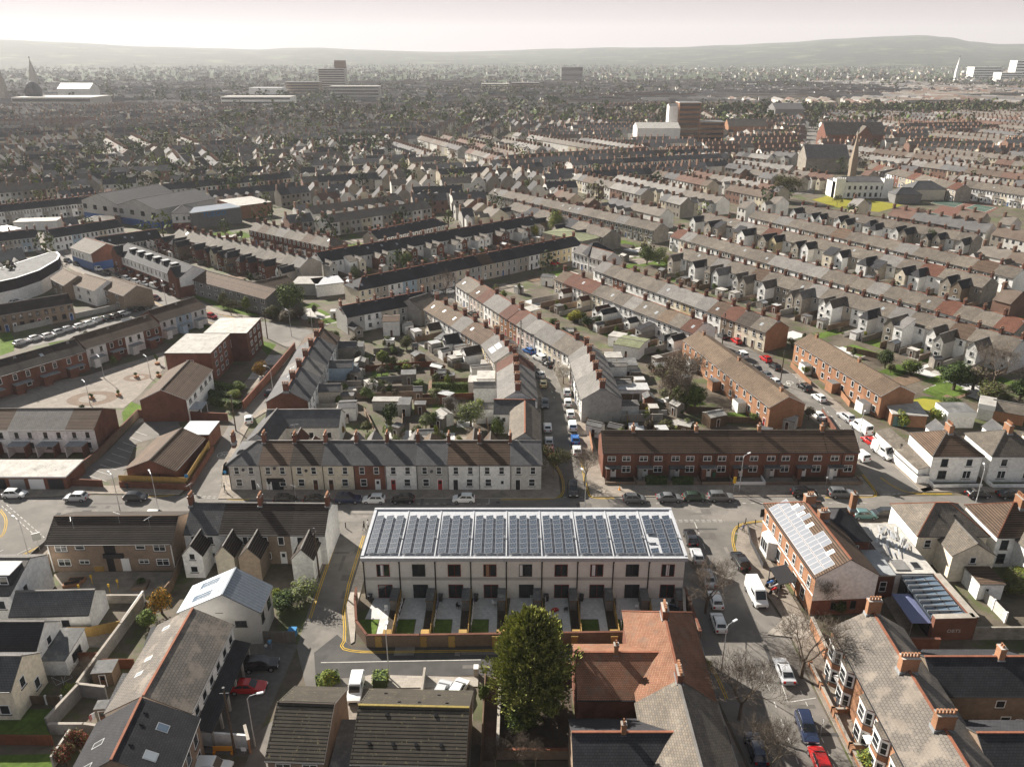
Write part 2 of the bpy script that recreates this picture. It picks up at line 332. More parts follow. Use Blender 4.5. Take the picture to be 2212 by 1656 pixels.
def bld(name, label, cat, p0, p1, D, he, hr, wall='white', rm='slate', roof='gable', ro=.5, oe=.25, og=.12, group=None, rc='ridge_grey', gap=0., z0=0., edge=None, wall2=None, zsplit=None, lw=None, rw=None, gutter=True):
    """p0->p1: front wall (left to right seen from outside); D: depth behind it"""
    d = (p1 - p0); L = d.length; rz = math.atan2(d.y, d.x); dn = d.normalized()
    p0 = p0 + dn * gap; L -= 2 * gap
    r = thing(name, label, cat, (p0.x, p0.y, z0), rz, group)
    r['L'] = L; r['D'] = D; r['he'] = he; r['hr'] = hr; r['ro'] = ro; r['flat'] = roof == 'flat'
    w = MB(); b0 = -.5
    def face(a, b, m):
        if wall2:
            w.poly([(*a, b0), (*b, b0), (*b, zsplit), (*a, zsplit)], wall2); w.poly([(*a, zsplit), (*b, zsplit), (*b, he), (*a, he)], m)
        else: w.poly([(*a, b0), (*b, b0), (*b, he), (*a, he)], m)
    lw = lw or wall; rw = rw or wall
    face((0, 0), (L, 0), wall); face((L, D), (0, D), wall)
    vr = D * ro
    face((0, D), (0, 0), lw); face((L, 0), (L, D), rw)
    if roof in ('gable', 'hipr'): w.poly([(0, D, he), (0, 0, he), (0, vr, hr - .03)], lw)
    if roof in ('gable', 'hipl'): w.poly([(L, 0, he), (L, D, he), (L, vr, hr - .03)], rw)
    if roof == 'flat':
        w2 = MB(); w2.box((-og, -og, he - .02), (L + og, D + og, hr), edge or 'upvc', rm); w2.build('roof', r)
    elif roof == 'mono':
        # eave at front he, top at back hr
        w.poly([(L, 0, he), (L, D, he), (L, D, hr - .03)], rw); w.poly([(0, D, he), (0, 0, he), (0, D, hr - .03)], lw); w.poly([(L, D, he), (0, D, he), (0, D, hr - .03), (L, D, hr - .03)], wall)
        s = (hr - he) / D; m = MB()
        m.slab([[(-og, -oe, he - s * oe + .08), (L + og, -oe, he - s * oe + .08), (L + og, D + .1, hr + s * .1 + .08), (-og, D + .1, hr + s * .1 + .08)]], .1, rm, edge or rm); m.build('roof', r); r['ro'] = .999
    else:
        P, ua, ub, vr = roof_polys(L, D, he, hr, ro, roof, oe, og)
        m = MB(); m.slab([[(q[0], q[1], q[2] + .1) for q in p] for p in P], .13, rm, edge or 'sill')
        if ub > ua: m.box((ua, vr - .13, hr + .04), (ub, vr + .13, hr + .17), rc)
        for hx, a in ((roof in ('hip', 'hipl'), 0), (roof in ('hip', 'hipr'), 1)):
            if hx:
                ux = ua if a == 0 else ub; ex = (-oe, L + oe)[a]
                for vv, zz in ((-oe, P[0][0][2]), (D + oe, P[1][0][2])):
                    m.tube([Vector((ex, vv, zz + .1)), Vector((ux, vr, hr + .1))], .11, 4, rc)
        m.build('roof', r)
        if gutter:
            g = MB(); z = P[0][0][2]
            g.box((0, -oe - .1, z - .02), (L, -oe, z + .08), gutter if isinstance(gutter, str) else 'frame_dark'); g.build('gutter', r)
    w.build('wall', r)
    return r
def wing(root, side, u0, u1, out, he, hr, wall, rm, end='gable', wins=True, st='w', rc='ridge_grey', name='rear_wing', mono=False):
    """a gabled projection off one side: walls are a part, its roof and windows sub-parts"""
    L, D = root['L'], root['D']
    w = u1 - u0
    loc = {'f': (u0, 0, 0), 'b': (L - u0, D, 0), 'l': (0, D - u0, 0), 'r': (L, u0, 0)}[side]
    m = MB(); x = w / 2; ir = min(2.5, (D * .5))
    m.poly([(0, 0, -.5), (0, -out, -.5), (0, -out, he), (0, 0, he)][::-1], wall); m.poly([(w, 0, -.5), (w, -out, -.5), (w, -out, he), (w, 0, he)], wall)
    m.poly([(0, -out, -.5), (w, -out, -.5), (w, -out, he), (0, -out, he)], wall)
    rf = MB()
    if mono:
        m.poly([(0, -out, he), (0, 0, he), (0, 0, hr)], wall); m.poly([(w, 0, he), (w, -out, he), (w, 0, hr)], wall)
        s = (hr - he) / out
        rf.slab([[(-.1, -out - .2, he - s * .2 + .1), (w + .1, -out - .2, he - s * .2 + .1), (w + .1, 0, hr + .1), (-.1, 0, hr + .1)]], .12, rm, 'sill')
    else:
        yo = -out - .12
        if end == 'gable': m.poly([(0, -out, he), (w, -out, he), (x, -out, hr - .03)], wall); a = yo
        else: a = -out + x * .9
        e = .18; s = (hr - he) / x; ze = he - s * e + .1
        P = [[(-e, 0 + ir * .2, ze), (-e, yo, ze), (x, a, hr + .1), (x, ir, hr + .1)], [(w + e, yo, ze), (w + e, ir * .2, ze), (x, ir, hr + .1), (x, a, hr + .1)]]
        if end != 'gable': P.append([(-e, yo, ze), (w + e, yo, ze), (x, a, hr + .1)])
        rf.slab(P, .12, rm, 'sill'); rf.box((x - .1, a, hr + .06), (x + .1, ir, hr + .17), rc)
    o = m.build(name, root); o.location = loc; o.rotation_euler = (0, 0, ROT[side])
    rf.build('wing_roof', o)
    if wins:
        if he > 3.6: link('window', win_mesh(.9, 1.1, st), o, (x, -out, 3.2))
        link('window', win_mesh(1.1, 1.1, st), o, (x, -out, 1.0))
    return o
def dormer(root, u, v, w, h, d, side='f', m='slate_dark', st='w', kind='flat'):
    he, hr, D, ro = root['he'], root['hr'], root['D'], root['ro']; vr = D * ro
    z = he + (hr - he) * v / vr
    k = MB(); x = w / 2
    k.box((-x, 0, -.3), (x, d, h), m, 'lead')
    k.box((-x - .1, -.12, h + .003), (x + .1, d, h + .12), 'upvc' if kind == 'flat' else m, 'lead' if kind == 'flat' else m)
    if kind == 'gable':
        k.poly([(-x, -.0, h + .12), (x, -.0, h + .12), (0, -.0, h + .12 + x * .7)], m)
        k.slab([[(-x - .2, -.2, h + .05), (0, -.2, h + .2 + x * .75), (0, d, h + .2 + x * .75), (-x - .2, d, h + .05)][::-1], [(x + .2, -.2, h + .05), (0, -.2, h + .2 + x * .75), (0, d, h + .2 + x * .75), (x + .2, d, h + .05)]], .1, 'slate_dark')
    o = k.build('dormer', root)
    o.location = (u, v, z) if side == 'f' else (root['L'] - u, D - v, z)
    o.rotation_euler = (0, 0, ROT[side])
    link('window', win_mesh(w * .75, h * .72, st), o, (0, 0, h * .15)); return o
def aerial(root, u, v, z):
    def mk():
        m = MB(); V = Vector
        m.tube([V((0, 0, -.5)), V((0, 0, 1.6))], .025, 4, 'steel'); m.tube([V((-.7, 0, 1.5)), V((.7, .3, 1.5))], .018, 4, 'steel')
        for i in range(5): x = -.6 + i * .3; m.tube([V((x - .12, .3, 1.5)), V((x + .12, -.2, 1.5))], .013, 3, 'steel')
        return m.mesh('aerial')
    return link('aerial', cached('aer', mk), root, (u, v, z), rnd.uniform(0, 3))
CH = dict(w='white', c='cream', g='greyr', b='beige', p='pink', l='blue', n='brownr', y='yellow', r='brick_red', o='brick_orange', k='brick_brown', s='stone', d='greyd')
RH = dict(s='slate', d='slate_dark', w='slate_warm', p='slate_pale', b='tile_brown', t='tile_tan', r='tile_red', k='tile_dark', g='tile_grey', o='tile_orange')
WN = dict(white='white', cream='cream', greyr='grey', beige='beige', pink='pink', blue='pale blue', brownr='brown', yellow='yellow', brick_red='red brick', brick_orange='orange brick', brick_brown='brown brick', stone='stone', greyd='dark grey', brick_buff='buff brick')
RN = dict(slate='grey slate', slate_dark='dark slate', slate_warm='weathered slate', slate_pale='pale slate', tile_brown='brown tile', tile_tan='tan tile', tile_red='red tile', tile_dark='dark tile', tile_grey='grey tile', tile_orange='orange tile', slate_old='old slate')
def pick(s, i): return s[i % len(s)]
YR = random.Random(5)
def back_yard(h, side, d, where):
    L, D = h['L'], h['D']; bpy.context.view_layer.update() if 0 else None
    M_ = Matrix.Translation(h.location) @ Matrix.Rotation(h.rotation_euler[2], 4, 'Z')
    P = lambda u, q: (M_ @ Vector(((u, -q, 0) if side == 'f' else (u, D + q, 0)))).to_2d()
    x = YR.random()
    wallrun('garden_wall', f"{'grey block' if x < .5 else 'timber'} wall behind {where}", 'wall' if x < .5 else 'fence', [P(L - .02, .1), P(L - .02, d)], YR.uniform(1.3, 1.8), .16, 'block' if x < .5 else YR.choice(['wood', 'wood_grey', 'brick_brown']), group='garden walls')
    plot([P(.3, 5), P(L - .4, 5), P(L - .4, d - .3), P(.3, d - .3)], YR.choice(['grass', 'pave', 'concrete', 'soil', 'grass', 'earth']), .015 + YR.random() * .01, 'yard')
    x = YR.random()
    if x < .55:
        a = h.rotation_euler[2] + (0 if YR.random() < .6 else 1.5708)
        shed(f"garden outbuilding behind {where}", P(L * .5, d - 1.6), a, YR.uniform(1.8, 3.4), YR.uniform(1.8, 3), YR.uniform(2, 2.5), YR.choice(['white', 'wood', 'block', 'greyr', 'wood_grey', 'brick_red']), YR.choice(['felt', 'felt_pale', 'slate', 'metal_pale', 'felt_pale']), 'garden_shed', 'shed', 'garden sheds', YR.random() < .6)
    if YR.random() < .6: leafy('garden_shrub', f"garden shrub behind {where}", 'shrub', P(L * YR.uniform(.25, .75), d * YR.uniform(.55, .8)), YR.choice(['green', 'light', 'dark', 'olive', 'green', 'brown', 'yellow']), YR.uniform(.6, 1.3), YR.uniform(1.2, 2.8), YR.randrange(3), .15, group='garden shrubs')
def row(rowname, p0, p1, n, D, he, hr, walls, roofs, front='f', chim=1, wings=None, wingroof=None, ends='gg', dorm=None, sky=.2, winst='ws', fw=True, bw=True, near=False, rc='ridge_red', bays=False, doors=True, cat='house', name='terraced_house', frm='left', wingh=None, group=None, chm='brick_red', wingside='b', lintel=False, endwall=None, yard=0., **kk):
    """terrace of n houses whose camera-side eave wall runs p0->p1; returns the houses"""
    out = []
    for i in range(n):
        a = p0.lerp(p1, i / n); b = p0.lerp(p1, (i + 1) / n)
        wl = CH[pick(walls, i)]; rm = RH[pick(roofs, i)]
        kd = 'gable'
        if i == 0 and ends[0] == 'h': kd = 'hipl'
        if i == n - 1 and ends[1] == 'h': kd = 'hipr'
        lab = f"{WN[wl]} house, {RN[rm]} roof, {ORD[i]} from {frm} in {rowname}"
        if len(lab.split()) > 16: lab = lab.replace(' roof,', ',').replace('weathered ', 'old ')
        h = bld(name, lab, cat, a, b, D, he, hr, wl, rm, kd, group=group or 'terraced houses', og=.003 if n > 1 else .12, rc=rc, gap=.004, lw=endwall if i == 0 else None, rw=endwall if i == n - 1 else None, **kk)
        L = h['L']; w = (L - 1.2) / 2
        ts = wings and pick(wings, i)
        hv = {s: (ts and ts != '.' and s == wingside) for s in 'fb'}
        fl = i % 2 == 0
        for s in 'fb':
            if (s == 'f' and not fw) or (s == 'b' and not bw): continue
            isfront = s == front
            if hv[s]:
                window(h, s, L * (.78 if fl else .22) if s == 'f' else L * (.22 if fl else .78), he - 1.9, .9, 1.3, winst)
                continue
            window(h, s, L * .27, he - 1.95, .95, 1.45, winst); window(h, s, L * .73, he - 1.95, .95, 1.45, winst)
            if isfront:
                ud = L * (.75 if fl else .25); uw = L * (.3 if fl else .7)
                if bays:
                    m = MB(); m.prism([(-1., -.0), (-.65, -.65), (.65, -.65), (1., 0)], 0, 2.9, 'white' if wl not in ('white', 'cream') else wl); m.slab([[(-1.1, 0, 3.1), (-.75, -.8, 2.85), (.75, -.8, 2.85), (1.1, 0, 3.1)]], .1, 'slate_dark')
                    o = place(h, s, uw, 0, m.mesh('bay'), 'bay'); link('window', win_mesh(1.15, 1.6, 'wn'), o, (0, -.65, .8))
                else: window(h, s, uw, .85, 1.15, 1.45, winst)
                if doors: door(h, s, ud, c=['door_white', 'door_white', 'door_black', 'door_red', 'door_blue', 'door_brown'][rnd.randrange(6)])
            else:
                window(h, s, L * .3, .9, 1.1, 1.2, winst); door(h, s, L * .75)
        if hv['f'] or hv['b']:
            wm = CH.get(ts, wl)
            if rnd.random() < .28: wm = rnd.choice(['stone', 'cream', 'greyr', 'brownr', 'beige', 'white'])
            wr = pick(wingroof, i) if wingroof else None; wr = RH[wr] if wr else rm
            hw, hh = wingh or (4.7, 6.2)
            s = 'f' if hv['f'] else 'b'
            u0 = (0.1 if fl else L * .46) if s == 'f' else (L * .46 if fl else .1)
            q_ = rnd.random(); dv = rnd.uniform(-.5, .35)
            wing(h, s, u0, u0 + L * rnd.uniform(.44, .54), rnd.uniform(3.2, 5.6), hw + dv, hh + dv, wm, wr, 'hip' if q_ < .12 else 'gable', mono=q_ > .9)
        if chim and (i % chim == 0):
            chimney(h, .02 if i or True else .3, D / 2, hr, n=4, m=chm, h=1.3 + rnd.random() * .35, pots=near)
        if i == n - 1 and chim and ends[1] != 'h': chimney(h, L - .3, D / 2, hr, n=4, m=chm, pots=near)
        if dorm and pick(dorm, i) == 'd': dormer(h, L / 2, D * .2, 1.8, 1.5, 2.2)
        if rnd.random() < sky: skylight(h, L * rnd.uniform(.3, .7), D * rnd.uniform(.18, .32), .75, 1.0)
        if near:
            s = front
            def dp():
                m = MB(); m.box((-.045, -.11, 0), (.045, -.01, he - .15), 'frame_dark'); return m.mesh('downpipe', uv=False)
            place(h, s, .12, 0, cached(('dp', he), dp), 'downpipe')
            def dish():
                m = MB(); m.tube([Vector((0, -.02, 0)), Vector((0, -.3, .05))], .02, 4, 'steel'); m.tube([Vector((0, -.3, .05)), Vector((.02, -.38, .08))], [.28, .22], 10, 'steel_dark', True); return m.mesh('satellite_dish', uv=False)
            if rnd.random() < .45: place(h, s, L * .5, he - .7 - rnd.random(), cached('dish', dish), 'satellite_dish')
        if near and rnd.random() < .5: aerial(h, .1, D / 2 + .2, hr + 1.6)
        out.append(h); h['row_of'] = rowname
        if yard: back_yard(h, wingside if wings else ('b' if front == 'f' else 'f'), yard, f"{ORD[i]} house from {frm}, {rowname}")
    return out
def rrow(rowname, r0, r1, n, D, he, hr, *a, **k):
    """same, from the two ends of the ridge as seen"""
    p0, p1 = G(r0, hr + .1), G(r1, hr + .1); q = perp((p1 - p0).normalized()) * D / 2
    return row(rowname, p0 - q, p1 - q, n, D, he, hr, *a, **k)
def rbld(name, label, cat, r0, r1, D, he, hr, *a, **k):
    p0, p1 = G(r0, hr + .1), G(r1, hr + .1); q = perp((p1 - p0).normalized()) * D / 2
    return bld(name, label, cat, p0 - q, p1 - q, D, he, hr, *a, **k)
def ebld(name, label, cat, e0, e1, D, he, hr, *a, **k):
    return bld(name, label, cat, G(e0, he), G(e1, he), D, he, hr, *a, **k)
# ---------------------------------------------------------------- ground kit
ROADS = []
def sheet(name, pts, z, m, kind='structure', label=None, cat=None, th=0., group=None):
    """flat sheet over an outline; th>0 gives it an edge (a kerb step)"""
    a = sum(pts[i].x * pts[(i + 1) % len(pts)].y - pts[(i + 1) % len(pts)].x * pts[i].y for i in range(len(pts)))
    if a < 0: pts = pts[::-1]
    if name.endswith(('road', 'street', 'alley', 'lane', 'car_park', 'square', 'pavement', 'courts', 'lawn', 'surround')): ROADS.append(pts)
    k = MB()
    if th: k.prism([(p.x, p.y) for p in pts], z - th, z, 'kerb', m)
    else: k.poly([(p.x, p.y, z) for p in pts], m)
    o = k.build(name); tag(o, label, cat, group, kind); return o
def strip(k, pts, w, z, m):
    """ribbon along a polyline added to a builder"""
    for i in range(len(pts) - 1):
        a, b = pts[i], pts[i + 1]; d = (b - a)
        if d.length < 1e-6: continue
        d.normalize(); n = perp(d) * w / 2
        k.poly([(*(a - n), z), (*(b - n), z), (*(b + n), z), (*(a + n), z)], m)
def smooth_pts(pts, it=2):
    for _ in range(it):
        q = [pts[0]]
        for i in range(len(pts) - 1):
            q += [pts[i].lerp(pts[i + 1], .25), pts[i].lerp(pts[i + 1], .75)]
        pts = q + [pts[-1]]
    return pts
def wallrun(name, label, cat, pts, h, th, m, cap=None, z0=0., group=None, posts=None):
    """a wall or fence along a polyline"""
    c = pts[0]; k = MB()
    for i in range(len(pts) - 1):
        a, b = pts[i] - c, pts[i + 1] - c; d = (b - a).normalized(); n = perp(d) * th / 2
        a = a - d * th * .5 * (i > 0)
        ring = [a - n, b - n, b + n, a + n]
        k.prism(ring, -.3, h, m)
        if cap:
            n2 = n * 1.35; k.prism([a - n2, b - n2, b + n2, a + n2], h + .003, h + .09, cap)
        if posts:
            L = (b - a).length; q = max(1, round(L / posts[0]))
            for j in range(q + 1):
                p = a + d * (L * j / q); e = posts[1]; k.box((p.x - e, p.y - e, -.3), (p.x + e, p.y + e, h + posts[2]), posts[3])
    o = k.build(name); o.location = (c.x, c.y, z0); tag(o, label, cat, group); return o
# ---------------------------------------------------------------- plants
V3 = Vector
def rdir(r):
    while True:
        v = V3((r.uniform(-1, 1), r.uniform(-1, 1), r.uniform(-1, 1)))
        if .05 < v.length < 1: return v.normalized()
def leaf_quad(m, p, n, s, mt, r):
    a = n.orthogonal().normalized(); b = n.cross(a); t = r.uniform(0, 6.3); a, b = a * math.cos(t) + b * math.sin(t), b * math.cos(t) - a * math.sin(t)
    e = r.uniform(.5, .9)
    m.poly([p - a * s, p - b * s * e, p + a * s, p + b * s * e], mt)
def crown_mesh(seed, rx, rz, n, leaf, mats, clumps=9, spread=.55, low=-.5):
    r = random.Random(seed); m = MB(); cl = []
    for i in range(clumps):
        d = rdir(r); d.z = max(d.z, low); k = r.uniform(.35, 1) * spread
        cl.append((V3((d.x * rx * k * 1.25, d.y * rx * k * 1.25, d.z * rz * k * 1.25)), r.uniform(.38, .62)))
    for i in range(n):
        c, k = cl[r.randrange(clumps)]
        d = rdir(r); q = r.random() ** .45
        p = c + V3((d.x * rx * k * q, d.y * rx * k * q, d.z * rz * k * q))
        nn = (d + rdir(r) * .9 + V3((0, 0, .3))).normalized()
        leaf_quad(m, p, nn, leaf * r.uniform(.6, 1.3), mats[0] if r.random() < .62 else mats[1 + (r.random() < .4) * (len(mats) > 2)], r)
    return m.mesh('crown', uv=False)
def branch(m, r, p, d, L, rad, depth, mt, tw, droop, tips):
    segs = 3 if depth > 1 else 2; pts = [p]; rs = [rad]
    for i in range(segs):
        d = (d + rdir(r) * .2 + V3((0, 0, droop))).normalized(); p = p + d * L / segs; pts.append(p); rs.append(rad * (1 - .42 * (i + 1) / segs))
    m.tube(pts, rs, 6 if depth >= 4 else 4 if depth >= 2 else 3, mt if depth > 1 else tw)
    if depth == 0: tips.append(p); return
    k = r.choice([2, 3, 3]) if depth > 1 else r.choice([3, 4])
    for i in range(k):
        a = d.orthogonal().normalized(); a.rotate(Matrix.Rotation(6.283 * (i / k) + r.uniform(-.6, .6), 3, d))
        nd = (d * r.uniform(.55, 1.0) + a * r.uniform(.45, .95)).normalized()
        branch(m, r, pts[-1 - (i % 2 if depth > 1 else i % 3)], nd, L * r.uniform(.62, .84), max(.013, rs[-1] * r.uniform(.6, .8)), depth - 1, mt, tw, droop, tips)
    if depth > 1: branch(m, r, p, d, L * .75, max(.013, rs[-1] * .85), depth - 1, mt, tw, droop, tips)
def bare_meshes(seed, h, depth=5, spread=.35, rad=.22, mt='bark', leaf=None, droop=.07):
    r = random.Random(seed); t = MB(); c = MB(); tips = []
    t.tube([V3((0, 0, -.3)), V3((.05, 0, h * .12)), V3((.0, .06, h * .24))], [rad * 1.3, rad, rad * .88], 7, mt)
    k = 4
    for i in range(k):
        a = 6.283 * i / k + r.uniform(-.4, .4); d = V3((math.cos(a) * spread, math.sin(a) * spread, .75)).normalized()
        branch(c, r, V3((0, .06, h * .235)), d, h * r.uniform(.2, .27), rad * .62, depth, mt, 'twig', droop, tips)
    if leaf:
        for p in tips:
            for _ in range(leaf[2]): leaf_quad(c, p + rdir(r) * leaf[1], rdir(r), leaf[3], leaf[0], r)
    return t.mesh('trunk', uv=False), c.mesh('crown', uv=False)
def tree_from(name, label, cat, xy, trunk, crown, s=1., rz=None, group=None, cz=0.):
    t = thing(name, label, cat, (xy.x, xy.y, 0), rnd.uniform(0, 6.28) if rz is None else rz, group)
    t.scale = s if hasattr(s, '__len__') else (s, s, s)
    link('trunk', trunk, t); link('crown', crown, t, (0, 0, cz)); return t
def trunk_mesh(h, r):
    def mk():
        m = MB(); m.tube([V3((0, 0, -.3)), V3((.06, 0, h * .5)), V3((0, .08, h))], [r * 1.25, r, r * .7], 7, 'bark')
        for i in range(5):
            a = i * 1.26; m.tube([V3((0, .05, h * .75)), V3((math.cos(a) * h * .3, math.sin(a) * h * .3, h * 1.15))], [r * .5, r * .2], 4, 'bark')
        return m.mesh('trunk', uv=False)
    return cached(('tr', h, r), mk)
LEAFY = {'green': ('leaf', 'leaf_light', 'leaf_dark'), 'dark': ('leaf_dark', 'leaf', 'leaf_dark'), 'light': ('leaf_light', 'leaf', 'leaf_yellow'), 'yellow': ('leaf_yellow', 'leaf_light'), 'orange': ('leaf_orange', 'leaf_olive'),
         'sage': ('leaf_sage', 'leaf_light'), 'olive': ('leaf_olive', 'leaf', 'twig'), 'blossom': ('blossom', 'leaf_sage'), 'pink': ('blossom_pink', 'blossom'), 'red': ('leaf_red', 'leaf_olive'), 'brown': ('twig', 'leaf_olive', 'bark')}
def leafy(name, label, cat, xy, kind, rx, h, seed=1, trunk=.25, dens=1., group=None, leaf=None):
    """bush or broadleaf tree: rx crown radius, h total height; unit crown meshes are shared and scaled"""
    big = rx > 1.9
    key = ('lf', kind, seed % 3, big)
    def mk(): return crown_mesh(seed % 3 + 5, 1., 1., 4200 if big else 1700, .058 if big else .088, LEAFY[kind], 14 if big else 8)
    cm = cached(key, mk)
    th = h * trunk; cr = (h - th) / 2 + .1
    t = thing(name, label, cat, (xy.x, xy.y, 0), rnd.uniform(0, 6.28), group)
    if trunk > .05 or rx > .8:
        tm = link('trunk', trunk_mesh(2., .14), t); tm.scale = (rx * .55,) * 2 + (max(.2, (th + cr * .5) / 2),)
    c = link('crown', cm, t, (0, 0, th + cr * .95)); c.scale = (rx, rx, cr * 1.05)
    return t
def hedge(name, label, pts, w, h, kind='green', group=None):
    r = random.Random(len(label)); m = MB(); ms = LEAFY[kind]; c = pts[0]
    for i in range(len(pts) - 1):
        a, b = pts[i] - c, pts[i + 1] - c; d = b - a; L = d.length; nn = perp(d.normalized())
        m2 = d.normalized()
        ring = [a - nn * w * .42, b - nn * w * .42, b + nn * w * .42, a + nn * w * .42]; m.prism(ring, 0, h * .92, 'leaf_dark')
        for _ in range(int(L * (w + 2 * h) * 26)):
            t = r.random(); f = r.randrange(3)
            if f == 0: q = a + d * t + nn * r.uniform(-w / 2, w / 2); z = h * r.uniform(.93, 1.04); n = V3((0, 0, 1))
            else: s = (1 if f == 1 else -1); q = a + d * t + nn * s * w * r.uniform(.42, .52); z = r.uniform(0, h); n = V3((nn.x * s, nn.y * s, .2))
            leaf_quad(m, V3((q.x, q.y, z)), (n + rdir(r) * .7).normalized(), .13, ms[0] if r.random() < .65 else ms[1], r)
    o = m.build(name); o.location = (c.x, c.y, 0); return tag(o, label, 'hedge', group)
def conifer_hero(seed, h, rx):
    r = random.Random(seed); m = MB()
    for i in range(1200):
        t = r.random() ** .85; z = h * (.05 + .88 * t); prof = (1 - t ** 2.7) ** .62 * min(1, .58 + t * 1.5)
        a = r.uniform(0, 6.283); lump = math.sin(a * 3 + z * 1.1) + math.sin(a * 5 - z * 1.7 + 2) + math.sin(a * 2 + z * 2.6)
        R_ = rx * prof * (1 + .12 * lump) * r.uniform(.62, 1.12) + .35
        o = V3((math.cos(a), math.sin(a), 0)); L = R_ * .55; up = .3 + 1.3 * t; wd = r.uniform(.7, 1.3)
        for j in range(24):
            q = r.uniform(.05, 1); side = V3((-o.y, o.x, 0)) * r.gauss(0, (.09 * R_ + .16) * wd * (1.12 - q))
            p = o * (R_ * .44 + L * q) + side + V3((0, 0, z + up * q * .8 - .3 + r.gauss(0, .16)))
            d = (o * (1 - t * .55) + V3((0, 0, r.uniform(.1, .8) + t)) + rdir(r) * .5).normalized(); n = d.cross(rdir(r)).normalized(); b = d * r.uniform(.2, .42); s = n * .085
            m.poly([p - s, p + b * .6 - s * 1.3, p + b, p + b * .6 + s * 1.3, p + s], 'conifer_lit_tip' if q > .62 and r.random() < .6 else 'conifer')  # outer ends take the lighter colour, as if lit
    return m.mesh('crown', uv=False)
# ---------------------------------------------------------------- vehicles
# profile rows: x, half width, z low, z shoulder (lower body); greenhouse: base x0,x3 ; roof x1,x2 ; roof z ; roof half width
CARS = {
    'hatch': dict(L=4.0, W=1.75, prof=[(-2.0, .45, .62), (-1.93, .3, .9), (-1.6, .24, .95), (-.2, .22, .93), (.95, .22, .92), (1.6, .24, .8), (1.93, .28, .66), (2.0, .4, .55)], gh=(-1.9, -1.35, .35, 1.15, 1.47), wb=1.27, wr=.31),
    'saloon': dict(L=4.6, W=1.8, prof=[(-2.3, .5, .7), (-2.2, .32, .92), (-1.6, .25, .96), (-.2, .23, .94), (1.0, .23, .93), (1.8, .25, .82), (2.22, .3, .68), (2.3, .42, .55)], gh=(-1.95, -1.0, .3, 1.2, 1.43), wb=1.38, wr=.32),
    'estate': dict(L=4.5, W=1.85, prof=[(-2.25, .5, .75), (-2.2, .32, 1.0), (-1.7, .27, 1.03), (-.2, .25, 1.0), (1.0, .25, 1.0), (1.75, .27, .92), (2.18, .32, .78), (2.25, .45, .6)], gh=(-2.18, -1.85, .3, 1.15, 1.66), wb=1.35, wr=.35),
    'van': dict(L=5.4, W=2.0, prof=[(-2.7, .5, 1.1), (-2.65, .35, 1.2), (-1.7, .3, 1.2), (-.2, .3, 1.2), (1.5, .3, 1.2), (2.2, .32, 1.1), (2.62, .38, .95), (2.7, .5, .7)], gh=(-2.68, -2.62, 1.25, 2.15, 2.35), wb=1.7, wr=.36),
    'van_small': dict(L=4.4, W=1.8, prof=[(-2.2, .5, .95), (-2.15, .32, 1.05), (-1.5, .27, 1.05), (-.2, .26, 1.05), (1.0, .26, 1.03), (1.7, .28, .92), (2.12, .33, .8), (2.2, .45, .6)], gh=(-2.18, -2.1, .45, 1.2, 1.8), wb=1.35, wr=.33),
}
